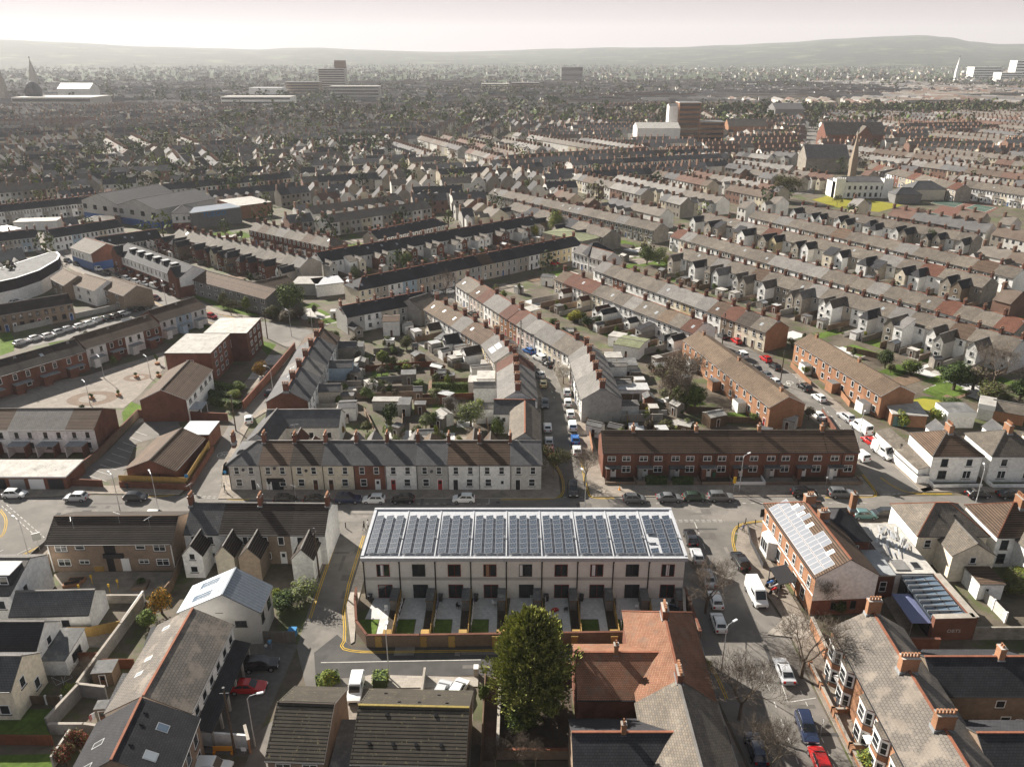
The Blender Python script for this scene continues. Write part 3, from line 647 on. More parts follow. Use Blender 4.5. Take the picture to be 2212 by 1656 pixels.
def car_meshes(ty):
    def mk():
        P = CARS[ty]; W = P['W'] / 2; pr = P['prof']; bm = bmesh.new()
        rings = []
        for i, (x, zl, zs) in enumerate(pr):
            e = .78 if i in (0, len(pr) - 1) else .93 if i in (1, len(pr) - 2) else 1.
            w = W * e; zm = zl + (zs - zl) * .55
            rings.append([bm.verts.new(q) for q in ((x, -w * .9, zl), (x, -w, zm), (x, -w * .93, zs), (x, 0, zs + .04), (x, w * .93, zs), (x, w, zm), (x, w * .9, zl))])
        for a, b in zip(rings, rings[1:]):
            for j in range(6): bm.faces.new((a[j], a[j + 1], b[j + 1], b[j]))
            bm.faces.new((a[6], a[0], b[0], b[6]))
        bm.faces.new(rings[0][::-1]); bm.faces.new(rings[-1])
        x0, x1, x2, x3, zr = P['gh']; zb = max(q[2] for q in pr) - .06; wb, wt = W * .9, W * (.78 if 'van' not in ty else .88)
        lo = [bm.verts.new(q) for q in ((x0, -wb, zb), (x3, -wb * .93, zb), (x3, wb * .93, zb), (x0, wb, zb))]
        hi = [bm.verts.new(q) for q in ((x1, -wt, zr), (x2, -wt * .94, zr), (x2, wt * .94, zr), (x1, wt, zr))]
        bm.faces.new(hi)
        ed = []
        for j in range(4): bm.faces.new((lo[j], lo[(j + 1) % 4], hi[(j + 1) % 4], hi[j]))
        bmesh.ops.recalc_face_normals(bm, faces=bm.faces)
        es = [e for e in bm.edges if any(v in hi for v in e.verts)] + [e for e in bm.edges if all(v in r for v in e.verts for r in ([q for q in rings[0]] + [q for q in rings[-1]],))]
        bmesh.ops.bevel(bm, geom=list({e for e in es}), offset=.09, segments=2, affect='EDGES')
        me = bpy.data.meshes.new('body'); bm.to_mesh(me); bm.free(); me.materials.append(MATS['paint_white'])
        me.polygons.foreach_set('use_smooth', [True] * len(me.polygons))
        try: me.set_sharp_from_angle(angle=R(42))
        except Exception: pass
        V = V3
        def side(a, b, t0, t1, k): return None
        def lerp(a, b, t): return V(a).lerp(V(b), t)
        L_ = [V((x0, -wb, zb)), V((x3, -wb * .93, zb)), V((x3, wb * .93, zb)), V((x0, wb, zb))]; H_ = [V((x1, -wt, zr)), V((x2, -wt * .94, zr)), V((x2, wt * .94, zr)), V((x1, wt, zr))]
        def pane(a, b, c, d, u0, u1, v0, v1):
            f = lambda u, v: lerp(a, b, u).lerp(lerp(d, c, u), v)
            q = [f(u0, v0), f(u1, v0), f(u1, v1), f(u0, v1)]; n = (q[1] - q[0]).cross(q[3] - q[0]).normalized() * .012
            return [p + n for p in q]
        ws = MB(); ws.poly(pane(L_[1], L_[2], H_[2], H_[1], .07, .93, .12, .93), 'glass')
        rw = MB(); rw.poly(pane(L_[3], L_[0], H_[0], H_[3], .1, .9, .3, .9), 'glass')
        s = []
        for (a, b, c, d, fl) in ((L_[0], L_[1], H_[1], H_[0], 0), (L_[2], L_[3], H_[3], H_[2], 1)):
            m = MB()
            rng = ((.62, .93),) if ty == 'van' else ((.55, .92),) if ty == 'van_small' else ((.08, .3), (.32, .56), (.59, .93)) if ty in ('estate',) else ((.1, .48), (.51, .92))
            for u0, u1 in rng:
                if fl: u0, u1 = 1 - u1, 1 - u0
                m.poly(pane(a, b, c, d, u0, u1, .22 if 'van' not in ty else .3, .9 if ty != 'van' else .68), 'glass')
            s.append(m.mesh('side_window', uv=False))
        wr = P['wr']; wm = MB(); wm.tube([V((0, -.11, 0)), V((0, .11, 0))], wr, 14, 'tyre', False)
        for y in (-.11, .11):
            ring = [(wr * math.cos(6.2832 * i / 14), y, wr * math.sin(6.2832 * i / 14)) for i in range(14)]; wm.poly(ring if y < 0 else ring[::-1], 'tyre')
            ring = [(wr * .62 * math.cos(6.2832 * i / 10), y * 1.04, wr * .62 * math.sin(6.2832 * i / 10)) for i in range(10)]; wm.poly(ring if y < 0 else ring[::-1], 'rim')
        hx, hz = pr[-2][0] - .02, pr[-2][2] - .06
        hl = MB(); hl.box((-.16, -.2, -.08), (.1, .2, .06), 'lamp_glass')
        tl = MB(); tl.box((-.06, -.12, -.18), (.1, .14, .12), 'tail')
        fm = MB(); fm.box((-.04, -W * .55, -.1), (.03, W * .55, .1), 'black')
        return dict(body=me, ws=ws.mesh('windscreen', uv=False), rw=rw.mesh('rear_window', uv=False), s=s, wheel=wm.mesh('wheel', uv=False), hl=hl.mesh('headlight', uv=False), tl=tl.mesh('tail_light', uv=False), grille=fm.mesh('grille', uv=False))
    return cached(('car', ty), mk)
def car(ty, colr, label, xy, ang, cat=None, group='parked cars', name=None, roofbars=False):
    P = CARS[ty]; M_ = car_meshes(ty); W = P['W'] / 2; pr = P['prof']
    cat = cat or ('van' if 'van' in ty else 'car'); name = name or ('parked_van' if 'van' in ty else 'parked_car')
    t = thing(name, label, cat, (xy.x, xy.y, .02), ang, None if cat == 'van' else group)
    b = link('body', cached(('body', ty, colr), lambda: recol(M_['body'], 'paint_' + colr)), t)
    link('windscreen', M_['ws'], t); link('rear_window', M_['rw'], t)
    for s in M_['s']: link('side_window', s, t)
    for x in (-P['wb'], P['wb']):
        for y in (-W + .1, W - .1): link('wheel', M_['wheel'], t, (x, y, P['wr']))
    for y in (-W * .66, W * .66):
        link('headlight', M_['hl'], t, (pr[-2][0] - .03, y, pr[-2][2] - .1)); link('tail_light', M_['tl'], t, (pr[0][0] + .02, y * 1.02, pr[0][2] + .12 if 'van' not in ty else .95))
    link('grille', M_['grille'], t, (pr[-1][0] - .02, 0, .5))
    return t
def recol(me, m):
    c = me.copy(); c.materials.clear(); c.materials.append(MATS[m]); return c
# ---------------------------------------------------------------- street furniture
def lamp_post(label, xy, ang, h=7.5, arm=1.1):
    def mk():
        p = MB(); p.tube([V3((0, 0, -.2)), V3((0, 0, h * .2)), V3((0, 0, h * .205)), V3((0, 0, h)), V3((arm * .25, 0, h + .35)), V3((arm, 0, h + .45))], [.1, .1, .07, .055, .045, .04], 7, 'steel'); return p.mesh('pole', uv=False)
    def mk2():
        q = MB(); q.box((-.05, -.13, -.06), (.65, .13, .1), 'lamp_glass'); return q.mesh('lamp_head', uv=False)
    t = thing('street_lamp', label, 'street lamp', (xy.x, xy.y, 0), ang, 'street lamps')
    link('pole', cached(('lp', h, arm), mk), t); link('lamp_head', cached('lph', mk2), t, (arm, 0, h + .45)); return t
def utility_pole(label, xy, h=9.):
    def mk():
        m = MB(); m.tube([V3((0, 0, -.3)), V3((0, 0, h))], [.15, .1], 7, 'pole_wood', True); return m.mesh('pole', uv=False)
    def mk2():
        m = MB(); m.tube([V3((0, 0, 0)), V3((0, 0, .35))], [.16, .16], 6, 'steel_dark', True); m.box((-.5, -.04, -.5), (.5, .04, -.42), 'steel_dark'); return m.mesh('cable_head', uv=False)
    t = thing('utility_pole', label, 'utility pole', (xy.x, xy.y, 0), rnd.uniform(0, 3), 'wooden telephone poles'); link('pole', cached(('up', h), mk), t); link('cable_head', cached('uph', mk2), t, (0, 0, h - .3)); return t
def sign_post(label, xy, ang, h=2.6, c='line_white', w=.6, hh=.6, name='road_sign'):
    t = thing(name, label, 'sign', (xy.x, xy.y, 0), ang); m = MB(); m.tube([V3((0, 0, -.2)), V3((0, 0, h))], .04, 6, 'steel'); m.build('pole', t)
    k = MB(); k.box((-w / 2, -.06, h - hh), (w / 2, -.02, h), c); k.build('sign_face', t); return t
def bin_(label, xy, c='steel_dark', group='wheelie bins'):
    def mk():
        m = MB(); m.poly([(-.22, -.26, .08), (.22, -.26, .08), (.29, -.32, .95), (-.29, -.32, .95)], c); m.poly([(.22, .26, .08), (-.22, .26, .08), (-.29, .32, .95), (.29, .32, .95)], c)
        m.poly([(-.22, .26, .08), (-.22, -.26, .08), (-.29, -.32, .95), (-.29, .32, .95)], c); m.poly([(.22, -.26, .08), (.22, .26, .08), (.29, .32, .95), (.29, -.32, .95)], c); return m.mesh('bin_body', uv=False)
    def lid():
        m = MB(); m.box((-.31, -.36, .955), (.31, .34, 1.03), c); return m.mesh('lid', uv=False)
    def wh():
        m = MB(); m.tube([V3((-.26, .26, .1)), V3((.26, .26, .1))], .1, 8, 'tyre', True); return m.mesh('wheel', uv=False)
    t = thing('wheelie_bin', label, 'bin', (xy.x, xy.y, 0), rnd.uniform(-.3, .3), group); link('bin_body', cached(('bin', c), mk), t); link('lid', cached(('lid', c), lid), t); link('wheel', cached('binw', wh), t); return t
def shed(label, xy, ang, w=2., d=1.6, h=2., wall='wood', rm='felt', name='garden_shed', cat='shed', group=None, flat=False):
    dv = Vector((math.cos(ang), math.sin(ang))); p0 = xy - dv * w / 2 - perp(dv) * d / 2
    t = bld(name, label, cat, p0, p0 + dv * w, d, h, h + (.15 if flat else .5), wall, rm, 'flat' if flat else 'gable', oe=.12, og=.08, group=group, gutter=False, edge='wood' if flat else None)
    if w > 1.2: place(t, 'f', w * .5, 0.02, door_mesh(.8, 1.8, 'door_brown'), 'door')
    return t
def person(label, xy, ang, top='cl_navy', legs='steel_dark', h=1.72, skin='skin', hair='hair', stride=.25, arms=.12):
    """one continuous skinned body: bmesh built from tapered limbs fused by a remesh"""
    s = h / 1.72; t = thing('person', label, 'person', (xy.x, xy.y, .0), ang)
    sk = bpy.data.meshes.new('body'); V = [(0, 0, .95), (0, 0, 1.2), (0, 0, 1.42), (0, 0, 1.53), (0, .02, 1.62), (0, .01, 1.72), (-.09, 0, .9), (-.1, stride * .35, .5), (-.1, stride, .08), (-.1, stride + .14, .04), (.09, 0, .9), (.1, -stride * .2, .5), (.1, -stride, .08), (.1, -stride + .14, .04),
         (-.19, 0, 1.4), (-.24, -arms * .5, 1.13), (-.24, arms, .88), (.19, 0, 1.4), (.24, arms * .5, 1.13), (.24, arms * 2, .9), (-.24, arms * 1.25, .79), (.24, arms * 2.4, .81)]
    E_ = [(0, 1), (1, 2), (2, 3), (3, 4), (4, 5), (0, 6), (6, 7), (7, 8), (8, 9), (0, 10), (10, 11), (11, 12), (12, 13), (2, 14), (14, 15), (15, 16), (16, 20), (2, 17), (17, 18), (18, 19), (19, 21)]
    rad = [.16, .15, .16, .06, .1, .085, .1, .065, .05, .045, .1, .065, .05, .045, .07, .05, .04, .07, .05, .04, .035, .035]
    sk.from_pydata([tuple(c * s for c in v) for v in V], E_, [])
    o = link('body', sk, t); md = o.modifiers.new('skin', 'SKIN'); md.use_smooth_shade = True
    for v, r_ in zip(sk.skin_vertices[0].data, rad): v.radius = (r_ * s, r_ * s * .8)
    sk.skin_vertices[0].data[0].use_root = True
    o.modifiers.new('sub', 'SUBSURF').levels = 1; o.modifiers['sub'].render_levels = 1
    m = bpy.data.materials.new('person_' + top); m.use_nodes = True; N = m.node_tree.nodes; Lk = m.node_tree.links; tc = N.new('ShaderNodeTexCoord'); sp = N.new('ShaderNodeSeparateXYZ'); Lk.new(tc.outputs['Object'], sp.inputs[0])
    cr = N.new('ShaderNodeValToRGB'); cr.color_ramp.interpolation = 'CONSTANT'; mr = N.new('ShaderNodeMath'); mr.operation = 'DIVIDE'; mr.inputs[1].default_value = 1.8 * s; Lk.new(sp.outputs['Z'], mr.inputs[0]); Lk.new(mr.outputs[0], cr.inputs[0])
    col = lambda k: MATS[k].node_tree.nodes['Principled BSDF'].inputs['Base Color'].default_value[:]
    el = cr.color_ramp.elements; el[0].position = 0; el[0].color = col('black'); el[1].position = .055; el[1].color = col(legs)
    for ps, k in ((.5, top), (.83, skin)): e = el.new(ps); e.color = col(k)
    Lk.new(cr.outputs[0], N['Principled BSDF'].inputs['Base Color']); sk.materials.append(m)
    hm = MB(); hm.tube([V3((0, -.02, 1.66)) * s, V3((0, -.015, 1.72)) * s, V3((0, 0, 1.79)) * s, V3((0, 0, 1.82)) * s], [.11 * s, .115 * s, .085 * s, .02], 8, hair, True); hm.build('hair', t, uv=False)
    return t
def washing(label, a, b, h=1.9, group=None, n=7, cols=('cl_white', 'cl_blue', 'cl_white', 'cl_navy', 'cl_red')):
    t = thing('washing_line', label, 'washing line', (a.x, a.y, 0), 0, group); d = b - a; m = MB()
    for q in (Vector((0, 0)), d): m.tube([V3((q.x, q.y, -.1)), V3((q.x, q.y, h))], .035, 5, 'steel')
    m.tube([V3((0, 0, h)), V3((d.x / 2, d.y / 2, h - .12)), V3((d.x, d.y, h))], .012, 3, 'steel'); m.build('pole', t)
    for i in range(n):
        u = (i + .6) / (n + .4); w = rnd.uniform(.16, .3); l = rnd.uniform(.5, .95); e = d.normalized(); p = d * u; k = MB(); nn = perp(e) * .04
        A, B = p - e * w, p + e * w; C_ = (A + B) / 2 + nn * 2
        zt = h - .08
        for P0, P1 in ((A, C_), (C_, B)):
            k.poly([(P0.x, P0.y, zt), (P1.x, P1.y, zt), (P1.x + nn.x, P1.y + nn.y, zt - l), (P0.x + nn.x, P0.y + nn.y, zt - l * .95)], cols[rnd.randrange(len(cols))])
        k.build('garment', t, uv=False)
    return t
# ---------------------------------------------------------------- ground, roads, pavements
def W2(*p): return [Vector(q) for q in p]
def ground():
    k = MB(); n = 24
    k.poly([(-12000, -300, 0), (12000, -300, 0), (12000, 11900, 0), (-12000, 11900, 0)], 'earth'); tag(k.build('ground'), None, None, None, 'structure')
ground()
def road(name, pts, m='asphalt', z=.02): return sheet(name, pts, z, m)
main_far = GS('@-140,116 @-110,118 @-90,119.2 @-74,120.6 @-57,120.4 @7,119.8 @66,120.2 @170,122')
road('main_road', main_far + W2((170, 113), (100, 112.5), (37, 112), (25, 112), (-23, 112), (-30, 112), (-68, 110.5), (-73, 108), (-75, 104), (-79, 97), (-92, 80), (-112, 55), (-130, 62), (-103, 98), (-98, 108), (-102, 113), (-140, 111)))
LW = GS('D1195,690 D1225,640 D1390,400 D1490,220 A1560,1450 A1760,1280 A1900,1110 A1850,1000'); LE = GS('D1430,700 D1440,560 D1450,480 D1525,320 D1590,200 A1740,1440 A1860,1310 A2020,1100 A2080,1000')
road('side_street', LW + LE[::-1], z=.024)
AN = GS('A300,395 A440,450 A620,530 A1060,680 A1240,770 A1400,840 A1680,890 A1850,900 A2060,960'); AS = GS('A240,420 A380,490 A600,600 A950,730 A1060,800 A1320,890 A1660,965 A1850,1050 A2010,1060')
road('curved_road', AN + AS[::-1], z=.028)
road('alley', W2((-28.6, 112.2), (-28.6, 93), (-28.3, 82), (-25, 74), (-29.2, 68), (-29.5, 52), (-25.5, 52), (-25.5, 68), (-18, 77), (-21.5, 81.5), (-23.6, 90), (-23.6, 112.2)), 'asphalt', .022)
road('lane', W2((-24.5, 76.4), (-3.5, 77), (10, 77.5), (24.8, 79), (24.8, 84), (21, 82.6), (-21, 81.9), (-23.5, 84.5), (-25.8, 81)), 'asphalt_dark', .03)
road('front_street', W2((24.6, 112.3), (25, 85), (24.2, 80), (26, 63), (26.3, 48), (37.5, 48), (37, 75), (37.2, 87), (36.5, 93), (35, 99), (35, 105), (37, 110.5), (41, 112.3)), z=.026)
MW = GS('@9,120 @9,128 @6.6,136 @7,163 @5,181 @1,200 @-10,224 @-17,238'); ME = GS('@13.4,120 @13.6,136 @12,163 @10.5,181 @6.5,191 @2.6,201 @-7,222 @-13,236')
road('middle_street', MW + ME[::-1], z=.024); 
road('back_street', GS('B380,640 B760,600 B850,800 B760,800 B640,720 B420,720'), z=.022)
RW = GS('@65,120 F1118,480 F1110,330 F960,230 F770,100 C640,1330 C340,1130 C130,960 B2212,1010 B1900,820'); RE = GS('F1560,668 F1340,470 F1180,300 F1060,200 F930,80 C720,1230 C430,1060 C200,920 B2212,925')
road('right_street', RW[:8] + RE[::-1], z=.024)
road('car_park', GS('A90,1010 A300,960 A660,870 A960,790 A1000,830 A700,920 A460,1000 A150,1060'), 'asphalt', .02)
road('yard', W2((-35.5, 85.3), (-28.2, 82.5), (-29.3, 64.5), (-37, 65.5)), 'asphalt_patch', .012)
road('hall_car_park', GS('D470,585 D690,590 D800,560 D880,350 D1180,270 D1150,200 D900,190 D700,400'), 'asphalt', .016)
# pavements: raised sheets with a kerb
PV = dict(th=.14)
def pavement(pts, m='pave', name='pavement'): return sheet(name, pts, .13, m, **PV)
pavement(W2((-51.5, 119.3), (7.6, 119.6), (8.6, 121), (8.6, 128), (6, 136), (6.4, 163), (4.2, 163), (5.1, 132), (5.2, 122.5), (-50, 122.4), (-54.6, 133), (-54.8, 131), (-52.3, 124)))
pavement(W2((14.2, 120), (63.5, 120.2), (64.4, 121.3), (64.4, 127), (62.8, 127), (62.8, 124), (17, 124), (16.7, 136), (15.2, 163), (12.4, 163), (13.9, 136), (13.8, 121)))
pavement(W2((-110, 118.2), (-90, 119.5), (-74, 121), (-59, 120.8), (-58.6, 122.6), (-60, 123.6), (-83, 124), (-110, 124)))
pavement(W2((-30, 111.6), (-67, 110), (-72.5, 107.6), (-74.5, 104), (-78.5, 97), (-76, 96.3), (-71, 106), (-30, 107.5)))
pavement(W2((-23.2, 111.7), (24.2, 111.7), (24.5, 88), (23.2, 88), (23.2, 108.5), (-23.2, 108.5)))
pavement(W2((41.5, 111.8), (37.3, 110.2), (35.4, 105), (35.4, 99), (36.8, 93), (37.5, 87), (37.3, 75), (37.7, 50), (39.5, 50), (39.8, 76), (40.6, 86), (39.4, 107), (42, 109.5), (150, 109.5), (150, 112)), 'pave')
pavement(W2((24.2, 88), (24.6, 85.2), (23.6, 83.6), (22.4, 83.6), (22.6, 88)))
pavement(W2((23.8, 79), (25.6, 63), (25.9, 50), (24, 50), (22.3, 70), (22.6, 78.6)))
pavement(W2((70.5, 121.6), (150, 122.6), (150, 124.2), (75, 123.4)) )
pavement(RE[:6] + [p + Vector((2.2, .6)) for p in RE[:6][::-1]])
pavement([p for p in RW[3:8]] + [p + Vector((-2.2, -.6)) for p in RW[3:8][::-1]])
pavement(AN[:7] + [p + Vector((.8, 2.6)) for p in AN[:7][::-1]]); pavement(AS[:7] + [p + Vector((-.6, -1.8)) for p in AS[:7][::-1]])
pavement(MW[3:] + [p + Vector((-1.5, -.5)) for p in MW[3:][::-1]]); pavement(ME[3:] + [p + Vector((1.8, .3)) for p in ME[3:][::-1]])
pavement(LE[1:] + [p + Vector((1.5, 0)) for p in LE[1:][::-1]])
pavement(W2((-23.4, 107), (-23.4, 90.5), (-21.3, 82.6), (-20.9, 83), (-21.9, 90.5), (-22, 107)), 'pave_pale')
pavement(W2((-28.8, 107), (-29.8, 107), (-29.6, 93), (-28.8, 93)))
pavement(W2((-20, 76.3), (-17.6, 77), (-4.2, 76.5), (-4.2, 75), (-20, 74.6)), 'pave_pale')
# pedestrian square
sheet('paved_square', GS('A0,1330 A560,1240 A1060,1085 A1075,1180 A900,1370 A800,1450 D600,120 D0,150'), .03, 'plaza')
for t, rx in (('A890,1252', 3.2), ('D600,60', 5.5)):
    c = G(t); k = MB(); n = 28
    for a in range(n):
        t0, t1 = 6.2832 * a / n, 6.2832 * (a + 1) / n
        k.poly([(c.x + r * math.cos(t_), c.y + r * .75 * math.sin(t_), .036) for r, t_ in ((rx * .55, t0), (rx, t0), (rx, t1), (rx * .55, t1))], 'paver_red')
    tag(k.build('paving_ring'), None, None, None, 'structure')
# road markings
def marks(name, runs, m, z=.036, w=.1):
    k = MB()
    for r_ in runs: strip(k, r_, w, z, m)
    tag(k.build(name), None, None, None, 'structure')
def offset(pts, d):
    out = []
    for i, p in enumerate(pts):
        a = pts[max(i - 1, 0)]; b = pts[min(i + 1, len(pts) - 1)]; out.append(p + perp((b - a).normalized()) * d)
    return out
def dashes(a, b, on, off):
    L = (b - a).length; n = int(L / (on + off)) + 1; d = (b - a).normalized(); return [[a + d * (i * (on + off)), a + d * min(L, i * (on + off) + on)] for i in range(n) if i * (on + off) < L]
yl = []
def dbl(pts, it=2, g=.14):
    p = smooth_pts(pts, it)
    yl.append(offset(p, g)); yl.append(offset(p, -g))
dbl(W2((-28.2, 108), (-28.1, 93), (-27.9, 87.8)), 1); dbl(W2((-24, 108), (-24, 91), (-22.2, 83.6), (-22.6, 81.9), (-20.5, 81.2), (-17, 81.1), (-2, 81.4), (20, 82), (23, 83.4)), 1)
dbl(W2((-50.9, 124), (-52, 120.6), (-50, 119.2), (-46, 119.1))); dbl(W2((-60, 130), (-58.6, 122), (-60.5, 120.2), (-66, 120.2)))
dbl(W2((-2, 119.2), (7.4, 119.2), (9.3, 121), (9.3, 128), (7, 136))); dbl(W2((13.3, 134), (13.3, 121), (14.5, 119.5), (18, 119.6)))
dbl(W2((55, 119.8), (63.6, 119.9), (64.8, 121.2), (65, 128))); dbl(W2((67.8, 127), (69, 122.6), (71.5, 121), (78, 121.1)))
dbl(W2((45, 112.4), (40, 112.2), (36.6, 110.6), (35, 105.5), (35, 101))); dbl(W2((24.8, 91), (25.2, 85.6), (24, 83.8))); dbl(W2((24, 79.4), (25.6, 78), (26, 73)))
dbl(W2((-73, 108.2), (-75, 104.5), (-79.6, 97), (-92, 81))); dbl(GS('D0,780 D45,840 D30,930 D0,960'))
dbl(AS[3:7]); dbl(offset(AN[3:7], -.4))
marks('yellow_lines', yl, 'line_yellow', .042, .11)
wl = []
wl += dashes(Vector((-58.3, 120.8)), Vector((-51.5, 120)), .6, .35) + dashes(Vector((-58.3, 120.3)), Vector((-51.5, 119.5)), .6, .35)
wl += dashes(Vector((9, 119.9)), Vector((13.6, 120)), .6, .35) + dashes(Vector((25, 112.6)), Vector((35.5, 112.6)), .6, .35) + dashes(Vector((25, 112.1)), Vector((35.5, 112.1)), .6, .35)
wl += dashes(Vector((65.5, 120.8)), Vector((69, 121.2)), .6, .35)
wl += dashes(Vector((-88, 117)), Vector((-76, 107)), .9, .6) + dashes(Vector((-87.4, 117.4)), Vector((-75.4, 107.4)), .9, .6)
wl += dashes(Vector((-45, 117.9)), Vector((-4, 117.7)), .6, .9) + [W2((-4, 117.7), (-4, 119.4))] + dashes(Vector((22, 117.8)), Vector((62, 118)), .6, .9)
wl += dashes(Vector((30.4, 110)), Vector((30.4, 92)), 1.6, 2.6) + [W2((30.4, 112), (30.4, 109))]
wl += dashes(Vector((35.4, 78)), Vector((35.2, 52)), .7, 1.1) + [W2((33.2, 72.5), (36.8, 73.2)), W2((33.2, 72.5), (33.5, 77))] + dashes(Vector((31.6, 78)), Vector((31.4, 52)), .9, 1.8)
wl += [W2((-24.5, 79.2), (-4, 79.7))]
wl += dashes(Vector((-76, 104.5)), Vector((-90, 84)), 2.2, 1.2) + [W2((-80, 104), (-94, 84))]
for i in range(9):
    a = G('D%d,%d' % (575 + i * 37, 560 - i * 36)); b = G('D%d,%d' % (690 + i * 33, 597 - i * 37)); wl.append([a, b])
marks('white_lines', wl, 'line_white', .046, .12)
marks('street_dashes', dashes(G('F1080,300'), G('C700,1210'), .8, 1.4) + dashes(MW[3] + Vector((2.6, 0)), MW[4] + Vector((2.7, 0)), .9, 2.2), 'line_white', .046, .1)
def ring_mark(name, c, r, w=.14):
    k = MB(); n = 32
    for a in range(n):
        t0, t1 = 6.2832 * a / n, 6.2832 * (a + 1) / n; k.poly([(c.x + q * math.cos(t), c.y + q * math.sin(t), .046) for q, t in ((r - w, t0), (r, t0), (r, t1), (r - w, t1))], 'line_white')
    tag(k.build(name), None, None, None, 'structure')
def text_mark(name, s, loc, size, rz, m, rx=0., ext=.0, kind='structure', parent=None):
    cu = bpy.data.curves.new(name, 'FONT'); cu.body = s; cu.size = size; cu.align_x = 'CENTER'; cu.align_y = 'CENTER'; cu.extrude = ext; cu.resolution_u = 3; cu.materials.append(MATS[m])
    tmp = bpy.data.objects.new(name, cu); COL.objects.link(tmp); bpy.context.view_layer.update()
    me = bpy.data.meshes.new_from_object(tmp.evaluated_get(bpy.context.evaluated_depsgraph_get())); bpy.data.objects.remove(tmp)
    o = link(name, me, parent, loc, rz); o.rotation_euler = (rx, 0, rz)
    if parent is None and kind: o['kind'] = kind
    return o
c20 = G('D1450,425'); c20.x += .0; ring_mark('speed_marking', c20, 1.25); text_mark('speed_number', '20', (c20.x, c20.y, .046), 1.5, 0, 'line_white')
cc = G('C690,1292'); ring_mark('cycle_marking', cc + Vector((.5, .9)), .85); ring_mark('cycle_marking', cc + Vector((-.6, -.6)), .85)
marks('cycle_frame_marking', [[cc + Vector(a), cc + Vector(b)] for a, b in (((.5, .9), (-.2, .6)), ((-.2, .6), (-.6, -.6)), ((.5, .9), (-.1, -.1)))], 'line_white', .05, .13)
rp_ = random.Random(31)
for nm, x0, x1, y0, y1, n_ in (('main', -95, 95, 113, 119, 34), ('front', 27, 35, 55, 110, 20), ('alley', -28, -24, 84, 110, 5), ('lane', -20, 20, 77.5, 81, 7), ('middle', 9.5, 12.5, 122, 160, 6)):
    for i in range(n_):
        x, y = rp_.uniform(x0, x1), rp_.uniform(y0, y1); w, l = rp_.choice([(.5, 4), (3.2, .6), (1.6, 1.4), (5, .5), (.7, .7), (2.6, 1.8)]); l = min(l, (y1 - y0) * .8); w = min(w, (x1 - x0) * .6)
        sheet('road_patch', W2((x, y), (x + w, y + rp_.uniform(-.1, .1)), (x + w, y + l), (x, y + l)), .0315 + .0004 * i, rp_.choice(['asphalt_dark', 'asphalt_patch', 'asphalt', 'asphalt_patch']))
# grass and small plots
def plot(pts, m, z=.02, name=None, label=None): 
    return sheet(name or ('lawn' if 'grass' in m else 'yard'), pts, z, m, 'stuff' if 'grass' in m else 'structure')
plot(GS('D180,1150 D310,1020 D330,1080 D240,1165'), 'grass', .05)
plot(GS('A0,930 A60,950 A100,1010 A90,1080 A0,1110'), 'grass'); plot(GS('A1330,870 A1390,870 A1370,930 A1320,930'), 'grass'); plot(GS('D790,150 D850,80 D930,110 D890,160 D800,210'), 'grass')
plot(GS('A1250,690 A1330,720 A1600,810 A1680,850 A1640,870 A1400,790 A1250,730'), 'grass'); plot(GS('A1690,1010 A1790,1040 A1740,1110 A1690,1060'), 'grass')
plot(GS('H0,955 H390,950 H320,1150 H0,1160'), 'grass', .03); plot(GS('H0,1250 H380,1240 H350,1328 H0,1328'), 'grass', .03)
plot(GS('C1480,1395 C1560,1370 C1720,1390 C1650,1459 C1500,1459'), 'grass'); plot(GS('F1460,70 F1560,60 F1740,80 F1640,140 F1500,130'), 'grass_dry', .024)
plot(GS('F290,150 F400,150 F420,190 F300,200'), 'grass'); plot(GS('F1300,1380 F1300,1200 F1300,1250 F1300,1300'), 'grass') if 0 else None
plot(GS('E590,30 E830,30 E820,-5 E600,-5'), 'grass', .024)
plot(GS('H200,560 H660,550 H800,430 H500,470'), 'pave', .02); plot(GS('D345,1200 D390,1180 D1150,1185 D1080,1320 H800,240 H430,190'), 'pave', .02)
plot(GS('J1300,240 J1360,200 J1500,420 J1420,440'), 'pave', .03); plot(GS('J540,470 J700,330 J870,400 J800,500'), 'pave_pale', .14, 'forecourt')
plot(GS('I0,780 I150,752 I300,765 I590,755 I600,880 I880,900 I900,760 I870,745 I590,745 I100,900 I0,1000')[:8] if 0 else W2((-21, 75), (-4.6, 75), (-4.6, 58), (-21, 58)), 'pave', .016)
plot(GS('I590,760 I880,750 I840,860 I580,860'), 'pave_pale', .024)
# bowling green and courts
plot(GS('C840,100 C980,65 C1430,135 C1270,180 C1000,150'), 'grass_dry', .03)
sheet('tennis_court_surround', GS('C1330,190 C1420,145 C1620,175 C1760,85 C2050,150 C1900,240 C1700,265'), .024, 'court_red')
for s_ in ('C1360,190 C1430,160 C1580,195 C1520,235', 'C1560,215 C1620,185 C1780,215 C1720,250', 'C1610,120 C1690,90 C1830,120 C1760,150', 'C1830,155 C1900,130 C2030,150 C1960,180'):
    sheet('tennis_court', GS(s_), .034, 'court_green')
    q = GS(s_); marks('court_lines', [[q[0], q[1]], [q[1], q[2]], [q[2], q[3]], [q[3], q[0]], [(q[0] + q[1]) / 2, (q[2] + q[3]) / 2]], 'line_white', .044, .15)
